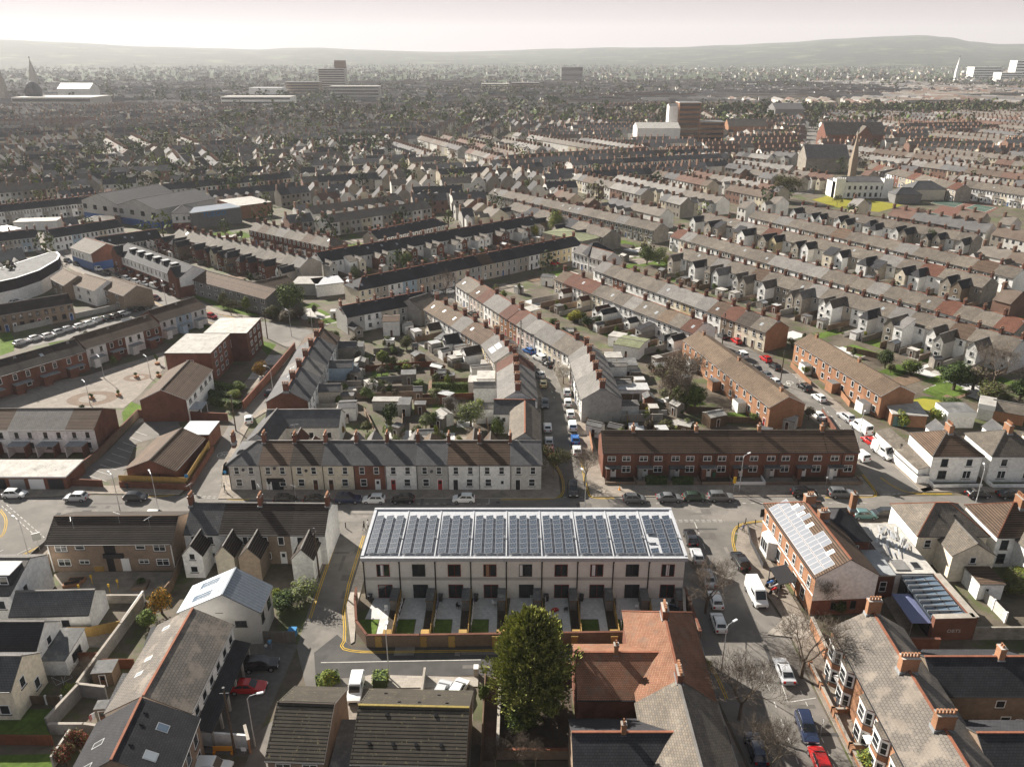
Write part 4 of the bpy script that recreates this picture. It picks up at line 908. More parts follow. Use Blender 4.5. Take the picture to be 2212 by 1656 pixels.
# ================================================================ new terrace with solar roofs
def solar_terrace():
    x0, x1, yb, yf = -20.9, 24.3, 92.2, 104.5; n = 9; w = (x1 - x0) / n
    def panel():
        m = MB(); m.box((-.56, -.58, 0), (.56, .58, .05), 'panel_frame'); m.poly([(-.52, -.54, .054), (.52, -.54, .054), (.52, .54, .054), (-.52, .54, .054)], 'panel'); return m.mesh('solar_panel')
    pm = panel()
    red = (0, 2, 3, 5, 6, 8)
    for i in range(n):
        xa = x0 + i * w
        lab = f"new buff brick house with {'red' if i in red else 'dark'} window frames, {ORD[i]} from left under the solar panels"
        r = thing('solar_roofed_house', lab, 'house', (xa, yb, 0), 0, 'new terrace of nine solar roofed houses'); r['L'] = w; r['D'] = yf - yb; D = yf - yb
        g = .004
        m = MB(); h = 6.75
        a, b = g, w - g
        def f(p, q, z0, z1, c): m.poly([(*p, z0), (*q, z0), (*q, z1), (*p, z1)], c)
        f((a, 0), (b, 0), -.4, h, 'brick_buff'); f((b, D), (a, D), -.4, h, 'brick_grey'); f((a, D), (a, 0), -.4, h, 'brick_buff'); f((b, 0), (b, D), -.4, h, 'brick_buff')
        m.build('wall', r)
        m = MB(); m.box((a + .003, -.02, 3.1), (b - .003, -.003, 3.6), 'brick_grey'); m.build('brick_band', r)
        m = MB(); m.poly([(a, 0, h + .02), (b, 0, h + .02), (b, D, h + .25), (a, D, h + .25)], 'roof_white'); m.build('roof', r)
        m = MB(); la = a - (.3 if i == 0 else 0); lb = b + (.3 if i == n - 1 else 0)
        m.box((la, -.35, h - .28), (lb, .12, h + .3), 'roof_white'); m.build('front_parapet', r); m = MB(); m.box((la, D - .12, h - .28), (lb, D + .3, h + .5), 'roof_white'); m.build('back_parapet', r)
        if i in (0, n - 1): xx = (la, lb - .42)[i > 0]; m = MB(); m.box((xx, .12, h - .28), (xx + .42, D - .12, h + .42), 'roof_white'); m.build('end_parapet', r)
        if i: m = MB(); m.box((-.08, .12, h), (.08, D - .12, h + .33), 'roof_white'); m.build('party_upstand', r)
        for c in range(3):
            for k in range(8):
                if i == 8 and c == 0 and k in (1, 2, 3): continue
                o = link('solar_panel', pm, r, (.95 + c * 1.52, 1.25 + k * 1.22, h + .45)); o.rotation_euler = (R(1.0), R(-9), 0)
            m = MB()
            for yy in (.8, 3.4, 6.2, 8.6, 10.2): m.box((.4 + c * 1.52, yy, h + .1), (1.5 + c * 1.52, yy + .06, h + .36), 'steel')
            m.build('panel_rail', r)
        m = MB(); m.tube([V3((w - .25, 4.6, h)), V3((w - .25, 4.6, h + .7)), V3((w - .25, 4.45, h + .85))], .11, 8, 'upvc', True); m.build('roof_vent', r)
        st = ('r' if i in red else 'd') + '2n'
        window(r, 'f', 2.72, 3.75, 1.85, 2.05, st); window(r, 'f', 2.85, .06, 2.1, 2.3, st)
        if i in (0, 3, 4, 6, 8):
            m = MB(); q = (.5, 0, .9, .3, 0, 0, .2, 0, .6)[i]; m.poly([(1.85 + q, -.025, 3.85), (2.3 + q, -.025, 3.85), (2.3 + q, -.025, 5.7), (1.85 + q, -.025, 5.7)], 'cl_white' if i % 2 == 0 else 'curtain_reflection'); m.build('curtain_reflection', r)  # coloured strips over the panes paint in reflections along with curtains
        window(r, 'b', 1.6, 3.9, 1.3, 1.8, 'dn'); window(r, 'b', 3.4, 3.9, 1.3, 1.8, 'dn'); window(r, 'b', 3.4, 1., 1.3, 1.5, 'dn'); door(r, 'b', 1.5, c='door_black')
        m = MB(); m.box((-.07, -.1, .0), (.09, -.01, h - .28), 'black'); m.box((-.07, -.35, h - .55), (.12, -.1, h - .3), 'black'); m.build('downpipe', r)
        # garden
        gy = 82.45; xg = xa + w
        sheet('patio', W2((xa + (.6 if i else 1.2), yb - .05), (xg - 1.25, yb - .05), (xg - 1.25, gy + .5), (xg - 2.35, gy + .5), (xg - 2.35, 87.6), (xa + (.2 if i else .6), 87.6)), .03, 'paver_grey')
        sheet('lawn', W2((xa + (.2 if i else -.2), 87.5), (xg - 2.45, 87.5), (xg - 2.45, gy + .4), (xa + (.2 if i else 1.6), gy + .4)), .035, 'grass', 'stuff')
        sheet('planting_bed', W2((xg - 1.15, 89.4), (xg - .1, 89.4), (xg - .1, gy + 1.9), (xg - 1.15, gy + 1.9)), .03, 'soil')
        nm = f"{ORD[i]} solar house garden from left"
        if i < n - 1:
            wallrun('garden_fence', f"yellow timber fence right of the {nm}", 'fence', W2((xg, yb - .1), (xg, gy + .35)), 1.55, .06, 'wood_new', group='yellow timber garden fences', posts=(1.8, .06, .08, 'wood_new'))
        if i < n:
            s = shed(f"dark bike store in the {nm}", Vector((xg - .65, yb - 1.55)), 0, 1.0, 2.6, 1.7, 'greyd', 'felt', 'bike_store', 'store', 'dark bike stores', True)
            t = thing('timber_cupboard', f"small yellow timber cupboard at the bottom of the {nm}", 'cupboard', (xg - .7, gy + 1.1, 0), 0, 'timber bin cupboards'); m = MB(); m.box((-.5, -.4, 0), (.5, .4, 1.25), 'wood_new'); m.build('cabinet', t); m = MB(); m.box((-.54, -.46, 1.253), (.54, .44, 1.31), 'wood_new'); m.build('lid', t)
        if i in (1, 2, 3, 5, 7): washing(f"washing line with hung clothes in the {nm}", Vector((xa + .45, 90.5)), Vector((xa + .35, 84.4)), group='washing lines of the solar houses', cols=('cl_white', 'cl_white', 'cl_navy', 'cl_white'))
        if i in (0, 2, 3, 5, 6): bin_(f"dark wheelie bin in the {nm}", Vector((xa + .7, yb - .6)))
    for i, gx in enumerate((0, 2, 3, 5, 7, 8)):
        x = x0 + gx * w + 2.7; o = thing('garden_chair', f"{['white', 'dark'][i % 2]} garden chair on the patio of the {ORD[gx]} solar house", 'chair', (x + .6, 89.2 + i % 3 * .7, .03), i * 1.1); m = MB(); c_ = 'upvc' if i % 2 == 0 else 'steel_dark'; m.box((-.25, -.25, .4), (.25, .25, .45), c_); m.build('seat', o); m = MB(); m.box((-.25, .2, .453), (.25, .25, .95), c_); m.build('backrest', o)
        for a_ in (-.22, .22):
            for b_ in (-.22, .2): m = MB(); m.box((a_ - .02, b_ - .02, 0), (a_ + .02, b_ + .02, .4), c_); m.build('leg', o)
    t = thing('trampoline', 'blue rimmed trampoline in the ninth solar house garden from left', 'trampoline', (22, 88.6, 0)); m = MB(); m.tube([V3((0, 0, .65)), V3((0, 0, .72))], [1.3, 1.3], 18, 'plastic_blue', False); m.poly([(1.25 * math.cos(q * .349), 1.25 * math.sin(q * .349), .7) for q in range(18)], 'black'); m.build('mat', t)
    for q in range(6): m = MB(); m.tube([V3((1.25 * math.cos(q * 1.047), 1.25 * math.sin(q * 1.047), 0)), V3((1.25 * math.cos(q * 1.047), 1.25 * math.sin(q * 1.047), .66))], .03, 4, 'steel'); m.build('leg', t)
    p = W2((-22.2, 92.1), (-21.9, 89.5), (-20.9, 85), (-19, 82.2), (-12, 82.25), (25, 83.1)); wallrun('brick_garden_wall', 'long brick wall with yellow gates round the gardens of the solar houses', 'wall', p, 1.85, .25, 'brick_brown', 'brick_red')
    wallrun('brick_garden_wall', 'brick wall closing the right end of the solar house gardens', 'wall', W2((24.6, 92), (24.8, 83.4)), 1.9, .25, 'brick_brown', 'brick_red')
    for i, gx in enumerate((-17.5, -11.6, -7.9, -2.2, 8.2, 13.4, 18.)):
        t = thing('garden_gate', f"yellow timber gate, {ORD[i]} from left in the brick garden wall", 'gate', (gx, 82.1, 0), 0, 'yellow garden gates'); m = MB(); m.box((-.45, -.1, .05), (.45, -.02, 1.8), 'wood_new'); m.build('gate_panel', t); m = MB(); m.box((.3, -.13, .95), (.42, -.103, 1.05), 'steel_dark'); m.build('latch', t)
    t = thing('clothes_airer', 'white clothes airer on the patio of the fifth solar house', 'clothes airer', (2.9, 91.3, 0)); m = MB()
    for q in range(5): m.box((-.3, -.3 + q * .15, .9), (.3, -.27 + q * .15, .92), 'upvc')
    for q in (-.3, .3): m.tube([V3((q, -.35, 0)), V3((q, .35, .95))], .02, 4, 'upvc'); m.tube([V3((q, .35, 0)), V3((q, -.35, .95))], .02, 4, 'upvc')
    m.build('rack', t)
    t = thing('toy_car', 'small red ride on toy car on the sixth patio', 'toy', (6.0, 89.3, 0), .5); m = MB(); m.box((-.5, -.25, .12), (.5, .25, .35), 'paint_red'); m.box((-.3, -.22, .353), (.2, .22, .5), 'paint_red'); m.build('body', t)
    m = MB()
    for a_ in (-.3, .3): m.tube([V3((a_, -.3, .14)), V3((a_, .3, .14))], .14, 8, 'tyre', True)
    m.build('wheel', t)
solar_terrace()
# ================================================================ front terrace along the main road
FT = row('the pale main road terrace', Vector((-50.2, 122.4)), Vector((5.2, 122.4)), 10, 9, 5.2, 7.55, 'gbccrwgwwg', 'sbksssspbs'.replace('p', 'b'), near=True, chim=1, rc='ridge_grey', ends='hh', sky=.05, doors=True, wings='.sssgwwbbw', wingroof='srrgggttbs', wingh=(3.6, 5.2), lintel=True)
h = FT[1]; t = place(h, 'f', 2.6, 0.05, MB().mesh('shop_front') if 0 else win_mesh(2.6, 1.7, 'd3n'), 'shop_window'); m = MB(); m.box((-1.5, -.35, 1.85), (1.5, -.02, 2.4), 'black'); b_ = m.build('fascia', h); b_.location = (2.6, 0, .05)
# corner wings of the same terrace
w1 = bld('corner_wing_house', 'grey corner house running back along the middle street behind the pale terrace', 'house', Vector((5.2, 131.6)), Vector((5.4, 146)), 5.6, 4.9, 6.8, 'greyr', 'slate_warm', 'gable', rc='ridge_red')
window(w1, 'f', 4, 2.9, 1, 1.2, 'w'); window(w1, 'f', 9, 2.9, 1, 1.2, 'w')
w2 = bld('corner_wing_house', 'pale corner house running back along the left side street', 'house', Vector((-50.3, 131.6)), Vector((-54.5, 142.5)), -5.5 if 0 else 5.5, 4.6, 6.6, 'white', 'slate', 'gable') if 0 else bld('corner_wing_house', 'pale corner house running back along the left side street', 'house', Vector((-49.6, 143)), Vector((-50.2, 131.8)), -5 if 0 else 5.4, 4.6, 6.6, 'white', 'slate', 'gable')
gr = ebld('low_terrace', 'long low slate roofed range behind the left end of the pale terrace', 'house', 'D1715,245', 'D2195,240', 6.5, 4.2, 6.4, 'white', 'slate', 'gable', rc='ridge_grey')
for u in (2, 5.5, 9, 12.5): window(gr, 'f', u, 1.6, 1.0, 1.4, 'w')
# ================================================================ brick row with porches
BRW = []
for i in range(8):
    p0, p1 = Vector((16.6, 127)), Vector((63.2, 127.3)); a, b = p0.lerp(p1, i / 8), p0.lerp(p1, (i + 1) / 8)
    h = bld('brick_terraced_house', f"red brick house with white windows, {ORD[i]} from left in the eight house brick row", 'house', a, b, 7.6, 5.2, 7.6, 'brick_red', 'tile_brown', og=.003 if 0 < i < 7 else .15, gap=.003, group='red brick row on the main road', rc='tile_dark')
    L = h['L']
    fl = i in (0, 2, 4, 6)
    for u in (L * .27, L * .73): window(h, 'f', u, 3.35, 1.5, 1.05, 'wo')
    window(h, 'f', L * (.74 if 1 else .26), 1.05, 1.6, 1.35, 'wo'); window(h, 'b', L * .3, 3.3, 1.4, 1.1, 'w'); window(h, 'b', L * .7, 3.3, 1.2, 1.1, 'w')
    m = MB(); pc = ['brick_red', 'greyd', 'greyd', 'brick_red', 'brick_red', 'greyd', 'brick_red', 'white'][i]
    m.box((L * .1, -1.1, -.3), (L * .1 + .14, 0, 2.35), pc); m.box((L * .1 + .14, -1.1, -.3), (L * .1 + .75, -.95, 2.35), pc); o = m.build('porch', h)
    m = MB(); m.box((L * .1 - .2, -1.35, 2.353), (L * .1 + 2.7, -.003, 2.5), 'lead' if i % 2 else 'black', 'felt'); m.build('porch_roof', h)
    door(h, 'f', L * .1 + 1.4, 1.0, 2.1, 'door_white'); h['dz'] = 0
    if i % 2 == 0: chimney(h, L, 3.8, 7.6, .6, .7, 1.1, 2, 'brick_orange', True)
    m = MB(); m.box((L * .5 - .05, -.12, 0), (L * .5 + .05, -.01, 5), 'frame_dark'); m.build('downpipe', h) if i % 2 else None
for i in range(8):
    a = Vector((16.8 + 5.85 * i, 124.3)); b = a + Vector((5.6, 0)); q = i
    wallrun('front_garden_wall', f"low {'white picket' if i == 4 else 'dark brick'} wall in front of the {ORD[i]} house of the brick row", 'wall', [a, b, b + Vector((0, 2.5))], .6, .15, 'upvc' if i == 4 else 'brick_brown', None, group='front garden walls of the brick row')
    plot([a + Vector((0, .1)), b + Vector((-.1, .1)), b + Vector((-.1, 2.6)), a + Vector((0, 2.6))], 'pave' if i % 3 else 'soil', .02)
hedge('clipped_hedge', 'dark clipped hedge before the second house of the brick row', W2((24.2, 124.6), (28, 124.6)), 1.0, 1.5, 'dark', 'front hedges'); hedge('clipped_hedge', 'dark clipped hedge before the third house of the brick row', W2((29, 124.6), (32.8, 124.6)), 1.0, 1.4, 'dark', 'front hedges')
# ================================================================ left: brown flats and the row with gabled wings
f = ebld('flats_block', 'brown brick two storey flats with dark tiled roof and recessed stair', 'flats', 'D302,995', 'D1105,990', 8.4, 5.1, 7.4, 'brick_brown', 'tile_dark', ro=.42, rc='tile_brown', oe=.35, og=.25)
L = f['L']
for u, z, w, h_ in ((1.9, 3.55, 1.8, 1.15), (4.7, 3.9, 1.4, .8), (L - 4.6, 3.9, 1.4, .8), (L - 1.8, 3.55, 1.8, 1.15), (1.9, 1.0, 1.9, 1.2), (4.9, 1.35, 1.5, .75), (L - 4.5, 1.35, 1.5, .75), (L - 1.7, 1.0, 1.9, 1.2)): window(f, 'f', u, z, w, h_, 'wo')
m = MB(); m.box((8.2, -.03, 3.0), (9.9, .0, 4.9), 'black'); m.box((8.2, -.03, 0), (9.3, 0, 2.3), 'black'); m.build('stair_recess_shade', f); m = MB(); m.box((8.0, -.35, 2.5), (11, -.003, 3.2), 'frame_dark'); m.build('balcony', f)  # black slabs on the flat wall stand for the shade inside the stair recess
m = MB(); m.box((10.4, -.08, .05), (11.6, -.01, 2.3), 'upvc'); m.build('door', f); aerial(f, 10, 2.5, 7.2); aerial(f, 3.4, 1.8, 6.6); aerial(f, 14.8, 1.8, 6.6)
for i in range(2): m = MB(); m.box(((-.01, L - .1)[i], -.12, 0), ((.12, L)[i], -.01, 5), 'upvc'); m.build('downpipe', f)
RW4 = row('the gabled wing row by the alley', G('D1190,932', 5.4), G('D2108,939', 5.4), 4, 8.4, 5.4, 8.1, 'wwnw', 'skkk', near=True, rc='ridge_grey', ends='gg', sky=0, front='b', chim=2, winst='w')
for i, (u0, u1, out, c) in enumerate(((1.0, 3.9, 3.6, 'white'), (.6, 3.3, 3.8, 'cream'), (-1.2, 1.9, 4.2, 'brownr'), (1.3, 4.4, 4.4, 'white'))):
    o = wing(RW4[i], 'f', u0, u1, out, 4.0, 5.7, c, 'tile_dark', wins=i == 0)
    if i in (1,): window(RW4[i], 'f', 4.6, 3.6, .9, 1.2, 'ws')
# yard by flats
for i, (t_, a) in enumerate((('D470,1270', .3), ('D500,1245', .1))):
    c = G(t_); t = thing('planter', f"{['long brick raised planter in the paved yard', 'second brick planter box in the paved yard'][i]}", 'planter', (c.x, c.y, 0), a); m = MB(); m.box((-1.2, -.5, 0), (1.2, .5, .5), 'brick_orange'); m.build('box', t); m = MB(); m.box((-1.05, -.36, .42), (1.05, .36, .52), 'soil'); m.build('soil', t)
c = G('D915,1278'); t = thing('planter', 'dark square planter with shrubs in the paved yard', 'planter', (c.x, c.y, 0), .1); m = MB(); m.box((-1., -1., 0), (1., 1., .55), 'brick_brown'); m.build('box', t); t2 = leafy('planter_shrub', 'low green shrub in the dark yard planter', 'shrub', c, 'dark', .8, 1.2, 1, .3)
c = G('D655,1170'); t = thing('storage_box', 'yellow timber storage box against the brown flats', 'box', (c.x, c.y, 0)); m = MB(); m.box((-.7, -.4, 0), (.7, .4, 1.), 'wood_new'); m.build('box', t); m = MB(); m.box((-.75, -.46, 1.003), (.75, .44, 1.07), 'pave_pale'); m.build('lid', t)
for i, tk in enumerate(('D770,1290', 'D715,1320', 'D520,1325', 'D600,1260')):
    c = G(tk); t = thing('marker_post', f"yellow wooden post, {ORD[i]} from the right in the paved yard", 'post', (c.x, c.y, 0), 0, 'yellow posts'); m = MB(); m.tube([V3((0, 0, -.2)), V3((0, 0, 1.5))], .05, 6, 'line_yellow', True); m.build('pole', t); m = MB(); m.box((-.14, -.05, 1.1), (.14, .05, 1.6), 'line_yellow'); m.build('flag', t)
wallrun('yard_wall', 'rendered wall between the flats yard and the street corner', 'wall', GS('D345,1090 H235,155 H195,240'), 1.5, .22, 'concrete', 'pave_pale'); wallrun('yard_wall', 'stone wall at the near edge of the paved yard', 'wall', GS('H430,290 H680,262 H920,262'), 1.3, .22, 'stone', 'pave_pale'); wallrun('yard_wall', 'pale wall between the paved yard and the gabled wing row', 'wall', GS('D1190,1100 D1120,1290 H1060,240'), 1.6, .22, 'wood', None)
# ================================================================ metal roofed building, long range and black slate house
ml = bld('metal_roofed_house', 'grey rendered building with blue standing seam metal roof', 'house', G('H1676,322', 5.2), G('H1752,150', 5.2), 10.3, 5.2, 8.0, 'greyr', 'metal_roof', rc='metal_roof', oe=.3, og=.1, ro=.42, lw='brick_grey', rw='white')
L = ml['L']; m = MB(); s_ = math.atan2(2.8, 10.3 * .42)
for i in range(11):
    u = .1 + i * L / 10.6
    m.poly([(u, -.2, 5.18), (u + .05, -.2, 5.18), (u + .05, 10.3 * .42, 8.2), (u, 10.3 * .42, 8.2)], 'metal_pale'); m.poly([(u, 10.5, 5.2), (u + .05, 10.5, 5.2), (u + .05, 10.3 * .42, 8.2), (u, 10.3 * .42, 8.2)], 'metal_pale')
m.build('roof_seams', ml)
for u, v, ww, ll in ((1.6, 7.6, 1.6, 3.2), (4.2, 7.4, 1.6, 3.2)): skylight(ml, u, v, ww, ll, 'glass_blue')
for u in (1.2, 3, 4.8): on_roof(ml, u, 5.2, 'roof_hatch', skymesh(.9, .5, 'black'), 'hatch')
window(ml, 'f', 1.2, 2.8, 1., 1.3, 'd'); window(ml, 'f', 4.0, 2.8, 1.2, 1.4, 'd'); window(ml, 'l', 2.2 + 5.6, 2.9, 1.5, .9, 'd')
m = MB(); m.box((-.05, 4.6, 5.05), (.0, 5.6, 5.1), 'black'); m.build('vent_strip', ml)
lr = bld('mews_range', 'long range with pale tiles facing left and dark slates facing right', 'house', G('H1232,975', 5.5), G('H1505,405', 5.5), 9.2, 5.5, 8.0, 'white', 'slate_old', oe=.2, og=.1, rc='ridge_red', ro=.5)
L = lr['L']
for u, v in ((L - 1.8, 7.4), (L - 7.2, 7.3), (L - 9.6, 7.4)): skylight(lr, u, v, .7, 1.0)
for i in range(6): window(lr, 'f', 1.6 + i * 2.3, 3.6, 1.2, 1.2, 'w')
m = MB(); m.slab([[(0, -2.0, 2.6), (L, -2.0, 2.6), (L, -.003, 3.2), (0, -.003, 3.2)]], .12, 'slate_dark', 'sill'); m.build('lean_to_roof', lr)
m = MB()
for i in range(6): m.box((.3 + i * L / 5.4, -1.9, -.2), (.55 + i * L / 5.4, -1.65, 2.55), 'concrete')
m.build('lean_to_posts', lr)
bs = bld('slate_house', 'near house with black slate roof and two roof windows', 'house', G('H1130,1405', 5.5), G('H1282,1010', 5.5), 10.5, 5.5, 8.6, 'brick_brown', 'slate_dark', oe=.25, og=.15, rc='ridge_red', ro=.52)
L = bs['L']; skylight(bs, L - 2.6, 2.6, 1.0, 1.3, 'glass_blue'); skylight(bs, L - 6.2, 2.6, 1.1, 1.4); skylight(bs, L - 4, 8.6, .8, 1.4, 'black'); skylight(bs, L - 7, 8.6, .8, 1.4, 'black')
for u, v in ((L - 1.5, 4.6), (L - 3.0, 4.5), (L - 5.6, 4.6)): roofvent(bs, u, v)
window(bs, 'f', L - 1.6, 3.2, 1.2, 1.8, 'w'); window(bs, 'f', L - 4., 3.2, 1.2, 1.8, 'w'); window(bs, 'f', L - 1.6, .6, 1.2, 1.6, 'w')
ao = bld('garage_lean_to', 'small slate lean-to on the left side of the long range', 'outbuilding', G('H930,565', 2.4), G('H1000,565', 2.4), 3, 2.4, 3.4, 'stone', 'slate', 'mono', gutter=False); ao = bld('garage_lean_to', 'slate roofed lean-to further down the left side of the long range', 'outbuilding', G('H690,950', 2.4), G('H790,955', 2.4), 4.2, 2.4, 3.6, 'stone', 'slate', 'mono', gutter=False)
# ================================================================ bottom centre: twin lichen roofed houses
n10 = ebld('tiled_house', 'wide house with lichen covered dark tiled roof at the bottom', 'house', 'I70,1292', 'I797,1310', 9.9, 5.0, 7.6, 'brick_brown', 'tile_lichen', rc='ridge_lichen', oe=.3, og=.2, edge='upvc')
L = n10['L']
for u, v in ((3, 4.2), (8.2, 4.2), (1.5, 1.6), (4, 1.6), (6.4, 1.6), (9, 1.6), (2, 8.6), (4, 6), (6.2, 6), (8, 8.4), (9.2, 6)): roofvent(n10, min(u, L - .4), v)
window(n10, 'f', 1.5, 3.2, 1.4, 1.2, 'w'); window(n10, 'f', 4.5, 3.2, 1.4, 1.2, 'w'); window(n10, 'f', 8.5, 3.2, 1.4, 1.2, 'w')
n9 = ebld('tiled_house', 'narrower house with dark ribbed tile roof left of the lichen roofed one', 'house', 'H1730,1270', 'H2092,1284', 9.9, 5.0, 7.6, 'brick_brown', 'tile_lichen', rc='tile_dark', oe=.3, og=.2, edge='upvc')
for u in (1.6, 4.4): window(n9, 'f', u, 3.2, 1.6, 1.2, 'wS')
lk = bld('link_building', 'low flat roofed link between the two dark tiled houses', 'outbuilding', Vector((-19.2, 60.5)), Vector((-16.3, 60.5)), 6.5, 2.8, 3., 'brick_brown', 'felt', 'flat', og=.0, edge='black')
# ================================================================ orange tiled corner house and the grey one in front
def lhouse(nm, label, pr, z, ro_, wl, r0, r1, Dm, r2, r3, Dc, hem, hrm, hec, hrc, rm2=None):
    a, b = G(r0, hrm), G(r1, hrm); q = perp((b - a).normalized()) * Dm / 2
    main = bld(nm, label, 'house', a - q, b - q, Dm, hem, hrm, wl, ro_, 'hipr', rc='ridge_red', oe=.3)
    return main
mo = bld('orange_roofed_house', 'large corner house with orange tiled hipped roof beside the tall conifer', 'house', Vector((22.4, 66.5)), Vector((22.8, 81.5)), 8.4, 6, 9.2, 'brick_red', 'tile_orange', 'hipr', rc='ridge_red', oe=.3)
c1 = bld('rear_wing', '', None, Vector((7.4, 67.6)), Vector((18.2, 67.6)), 8.6, 5.5, 8.1, 'brick_red', 'tile_orange', 'gable', rc='ridge_red', oe=.25)
def into(child, parent):
    """make a whole building block a part of another building"""
    bpy.context.view_layer.update(); M_ = parent.matrix_world.inverted() @ child.matrix_world
    child.parent = parent; child.matrix_local = M_
    for k_ in ('label', 'category', 'group'):
        if k_ in child: del child[k_]
    for ch in list(child.children):
        if ch.name.startswith('chimney') and len(ch.children):
            for p_ in list(ch.children): bpy.data.objects.remove(p_)
    return child
window(c1, 'f', 8.2, 3.6, 1.5, 1.1, 'w'); window(c1, 'f', 10, 3.6, .7, 1.1, 'w'); window(c1, 'f', 2.2, .8, 1.6, 1.5, 'w'); window(c1, 'f', 5.6, .8, 1.8, 1.5, 'w'); chimney(c1, 4.6, 4.3, 8.1, .5, .6, 1.3, 2, 'brick_orange')
into(c1, mo)
chimney(mo, 10.6, 4.2, 9.2, 1.7, .7, 1.2, 5, 'brick_red', True); chimney(mo, .2, 4.2, 9.2, 1.7, .6, 1.1, 6, 'brick_red', True)
window(mo, 'f', 5, 3.4, 1.3, 1.6, 'ws'); window(mo, 'f', 9, 3.4, 1.3, 1.6, 'ws')
g1 = bld('grey_roofed_house', 'corner house with grey slate roof joined below the orange tiled house', 'house', Vector((22.4, 50)), Vector((22.4, 66.4)), 8.6, 6, 9.1, 'brick_red', 'slate_warm', 'gable', rc='ridge_grey', oe=.3)
c2 = bld('rear_wing', '', None, Vector((6.2, 56.5)), Vector((18.4, 56.5)), 8., 5.5, 7.9, 'brick_brown', 'slate_dark', 'gable', rc='ridge_red', oe=.25); chimney(c2, 5.2, 4, 7.9, .5, .5, 1.3, 2, 'brick_orange'); into(c2, g1)
window(g1, 'f', 3, 3.4, 1.3, 1.6, 'ws'); window(g1, 'f', 9, 3.4, 1.3, 1.6, 'ws')
plot(W2((-3.2, 76.4), (7.2, 76.8), (7.2, 64), (-3.2, 64)), 'soil', .014); plot(W2((-3, 63.8), (6, 63.8), (6, 50), (-3, 50)), 'earth', .014); plot(W2((.4, 63.2), (4.6, 63.2), (4.6, 58), (.4, 58)), 'grass_dry', .02)
wallrun('garden_wall', 'dark fence along the parking court left of the conifer garden', 'wall', W2((-3.3, 77), (-3.4, 60)), 1.6, .15, 'wood'); wallrun('garden_wall', 'brick wall climbing beside the conifer garden', 'wall', W2((-1.4, 76.9), (-1.6, 64.4)), 1.9, .25, 'brick_red', 'pave_pale'); wallrun('garden_wall', 'brick garden wall in front of the conifer', 'wall', W2((-1.6, 64.3), (6.6, 64.3)), 1.4, .25, 'brick_brown', 'ridge_red'); wallrun('garden_wall', 'pale wall between the two parked cars and the hedge', 'wall', W2((-10.9, 77), (-10.9, 71.5)), 1.2, .2, 'concrete', 'pave_pale'); wallrun('gate_pier', 'pale gate pier at the lane edge of the parking court', 'pier', W2((-4.8, 77), (-4.2, 77)), 1.3, .6, 'pave_pale', 'white')
wallrun('lane_wall', 'brick wall on the lane edge behind the conifer', 'wall', W2((-1, 77.2), (7.4, 77.3)), 1.7, .25, 'brick_red', 'brick_red')
# ================================================================ right: bay fronted terrace
RT = []
for i, (y0, y1) in enumerate(((78.6, 68.6), (68.6, 60.5), (60.5, 52))):
    xs = lambda y: 39.9 + (y - 79) * .02
    h = bld('bay_fronted_house', ['orange brick house with pale tiled roof under the shadow of the bare tree', 'orange brick bay fronted house in the middle, with dark windows and grey roof', 'orange brick bay fronted house nearest the bottom right corner'][i], 'house', Vector((xs(y0), y0)), Vector((xs(y1), y1)), 8.6, 6.2, 8.9, 'brick_orange', 'slate_old', 'hipl' if i == 0 and 0 else 'gable', og=.02, group='bay fronted houses on the right', rc='ridge_red', oe=.2, gap=.01)
    L = h['L']; h['D'] = 8.6
    for u in ((2.6, 6.4) if i == 0 else (2, 6)):
        m = MB(); m.prism([(-1.3, 0), (-.8, -.8), (.8, -.8), (1.3, 0)], -.3, 5.9, 'brick_orange'); m.slab([[(-1.4, 0, 6.05), (-.9, -.95, 5.92), (.9, -.95, 5.92), (1.4, 0, 6.05)]], .12, 'slate_warm', 'upvc')
        o = place(h, 'f', u, 0, m.mesh('bay'), 'bay')
        for z in (.8, 3.7):
            link('window', win_mesh(1.4, 1.7, 'wsL1'), o, (0, -.8, z))
            for s_ in (-1, 1):
                a = link('window', win_mesh(.72, 1.7, 'wsL1'), o, (s_ * 1.05, -.4, z)); a.rotation_euler = (0, 0, s_ * math.atan2(.8, .5))
    window(h, 'f', L / 2, 3.7, .8, 1.6, 'ws'); door(h, 'f', L / 2, 1.0, 2.2, 'door_white')
    m = MB(); m.box((L / 2 - .6, -.9, 2.5), (L / 2 + .6, -.003, 2.65), 'upvc'); m.build('door_canopy', h)
    if i < 2: chimney(h, L, 4.3, 8.9, .9, 1.9, 1.7, 6, 'brick_orange', True)
    if i == 2: chimney(h, L - 1, 4.3, 8.9, .9, 1.6, 1.3, 5, 'brick_orange', True, 'pot_buff')
    if i == 0: chimney(h, .35, 4.3, 8.9, .7, 1.6, 1.8, 4, 'brick_orange', True)
    RT.append(h)
for i, (x0, x1, y0, d) in enumerate(((48, 59.5, 68.4, 7.2), (48, 60, 57.2, 7.4))):
    c = bld('rear_wing', '', None, Vector((x0, y0)), Vector((x1, y0)), d, 5.2, 7.4, 'brownr' if i == 0 else 'brick_brown', 'slate_dark', 'gable', rc='ridge_red', oe=.2); c['D'] = d
    window(c, 'f', 7.5, 3.3, 1.1, 1.1, 'w'); window(c, 'f', 8.6, .8, 1.2, 1.2, 'w'); window(c, 'f', 10.2, .8, .8, .8, 'w'); chimney(c, 8.6 if i == 0 else 10.6, d / 2, 7.4, .7, .9, 1.5, 2, 'brick_orange'); into(c, RT[i])
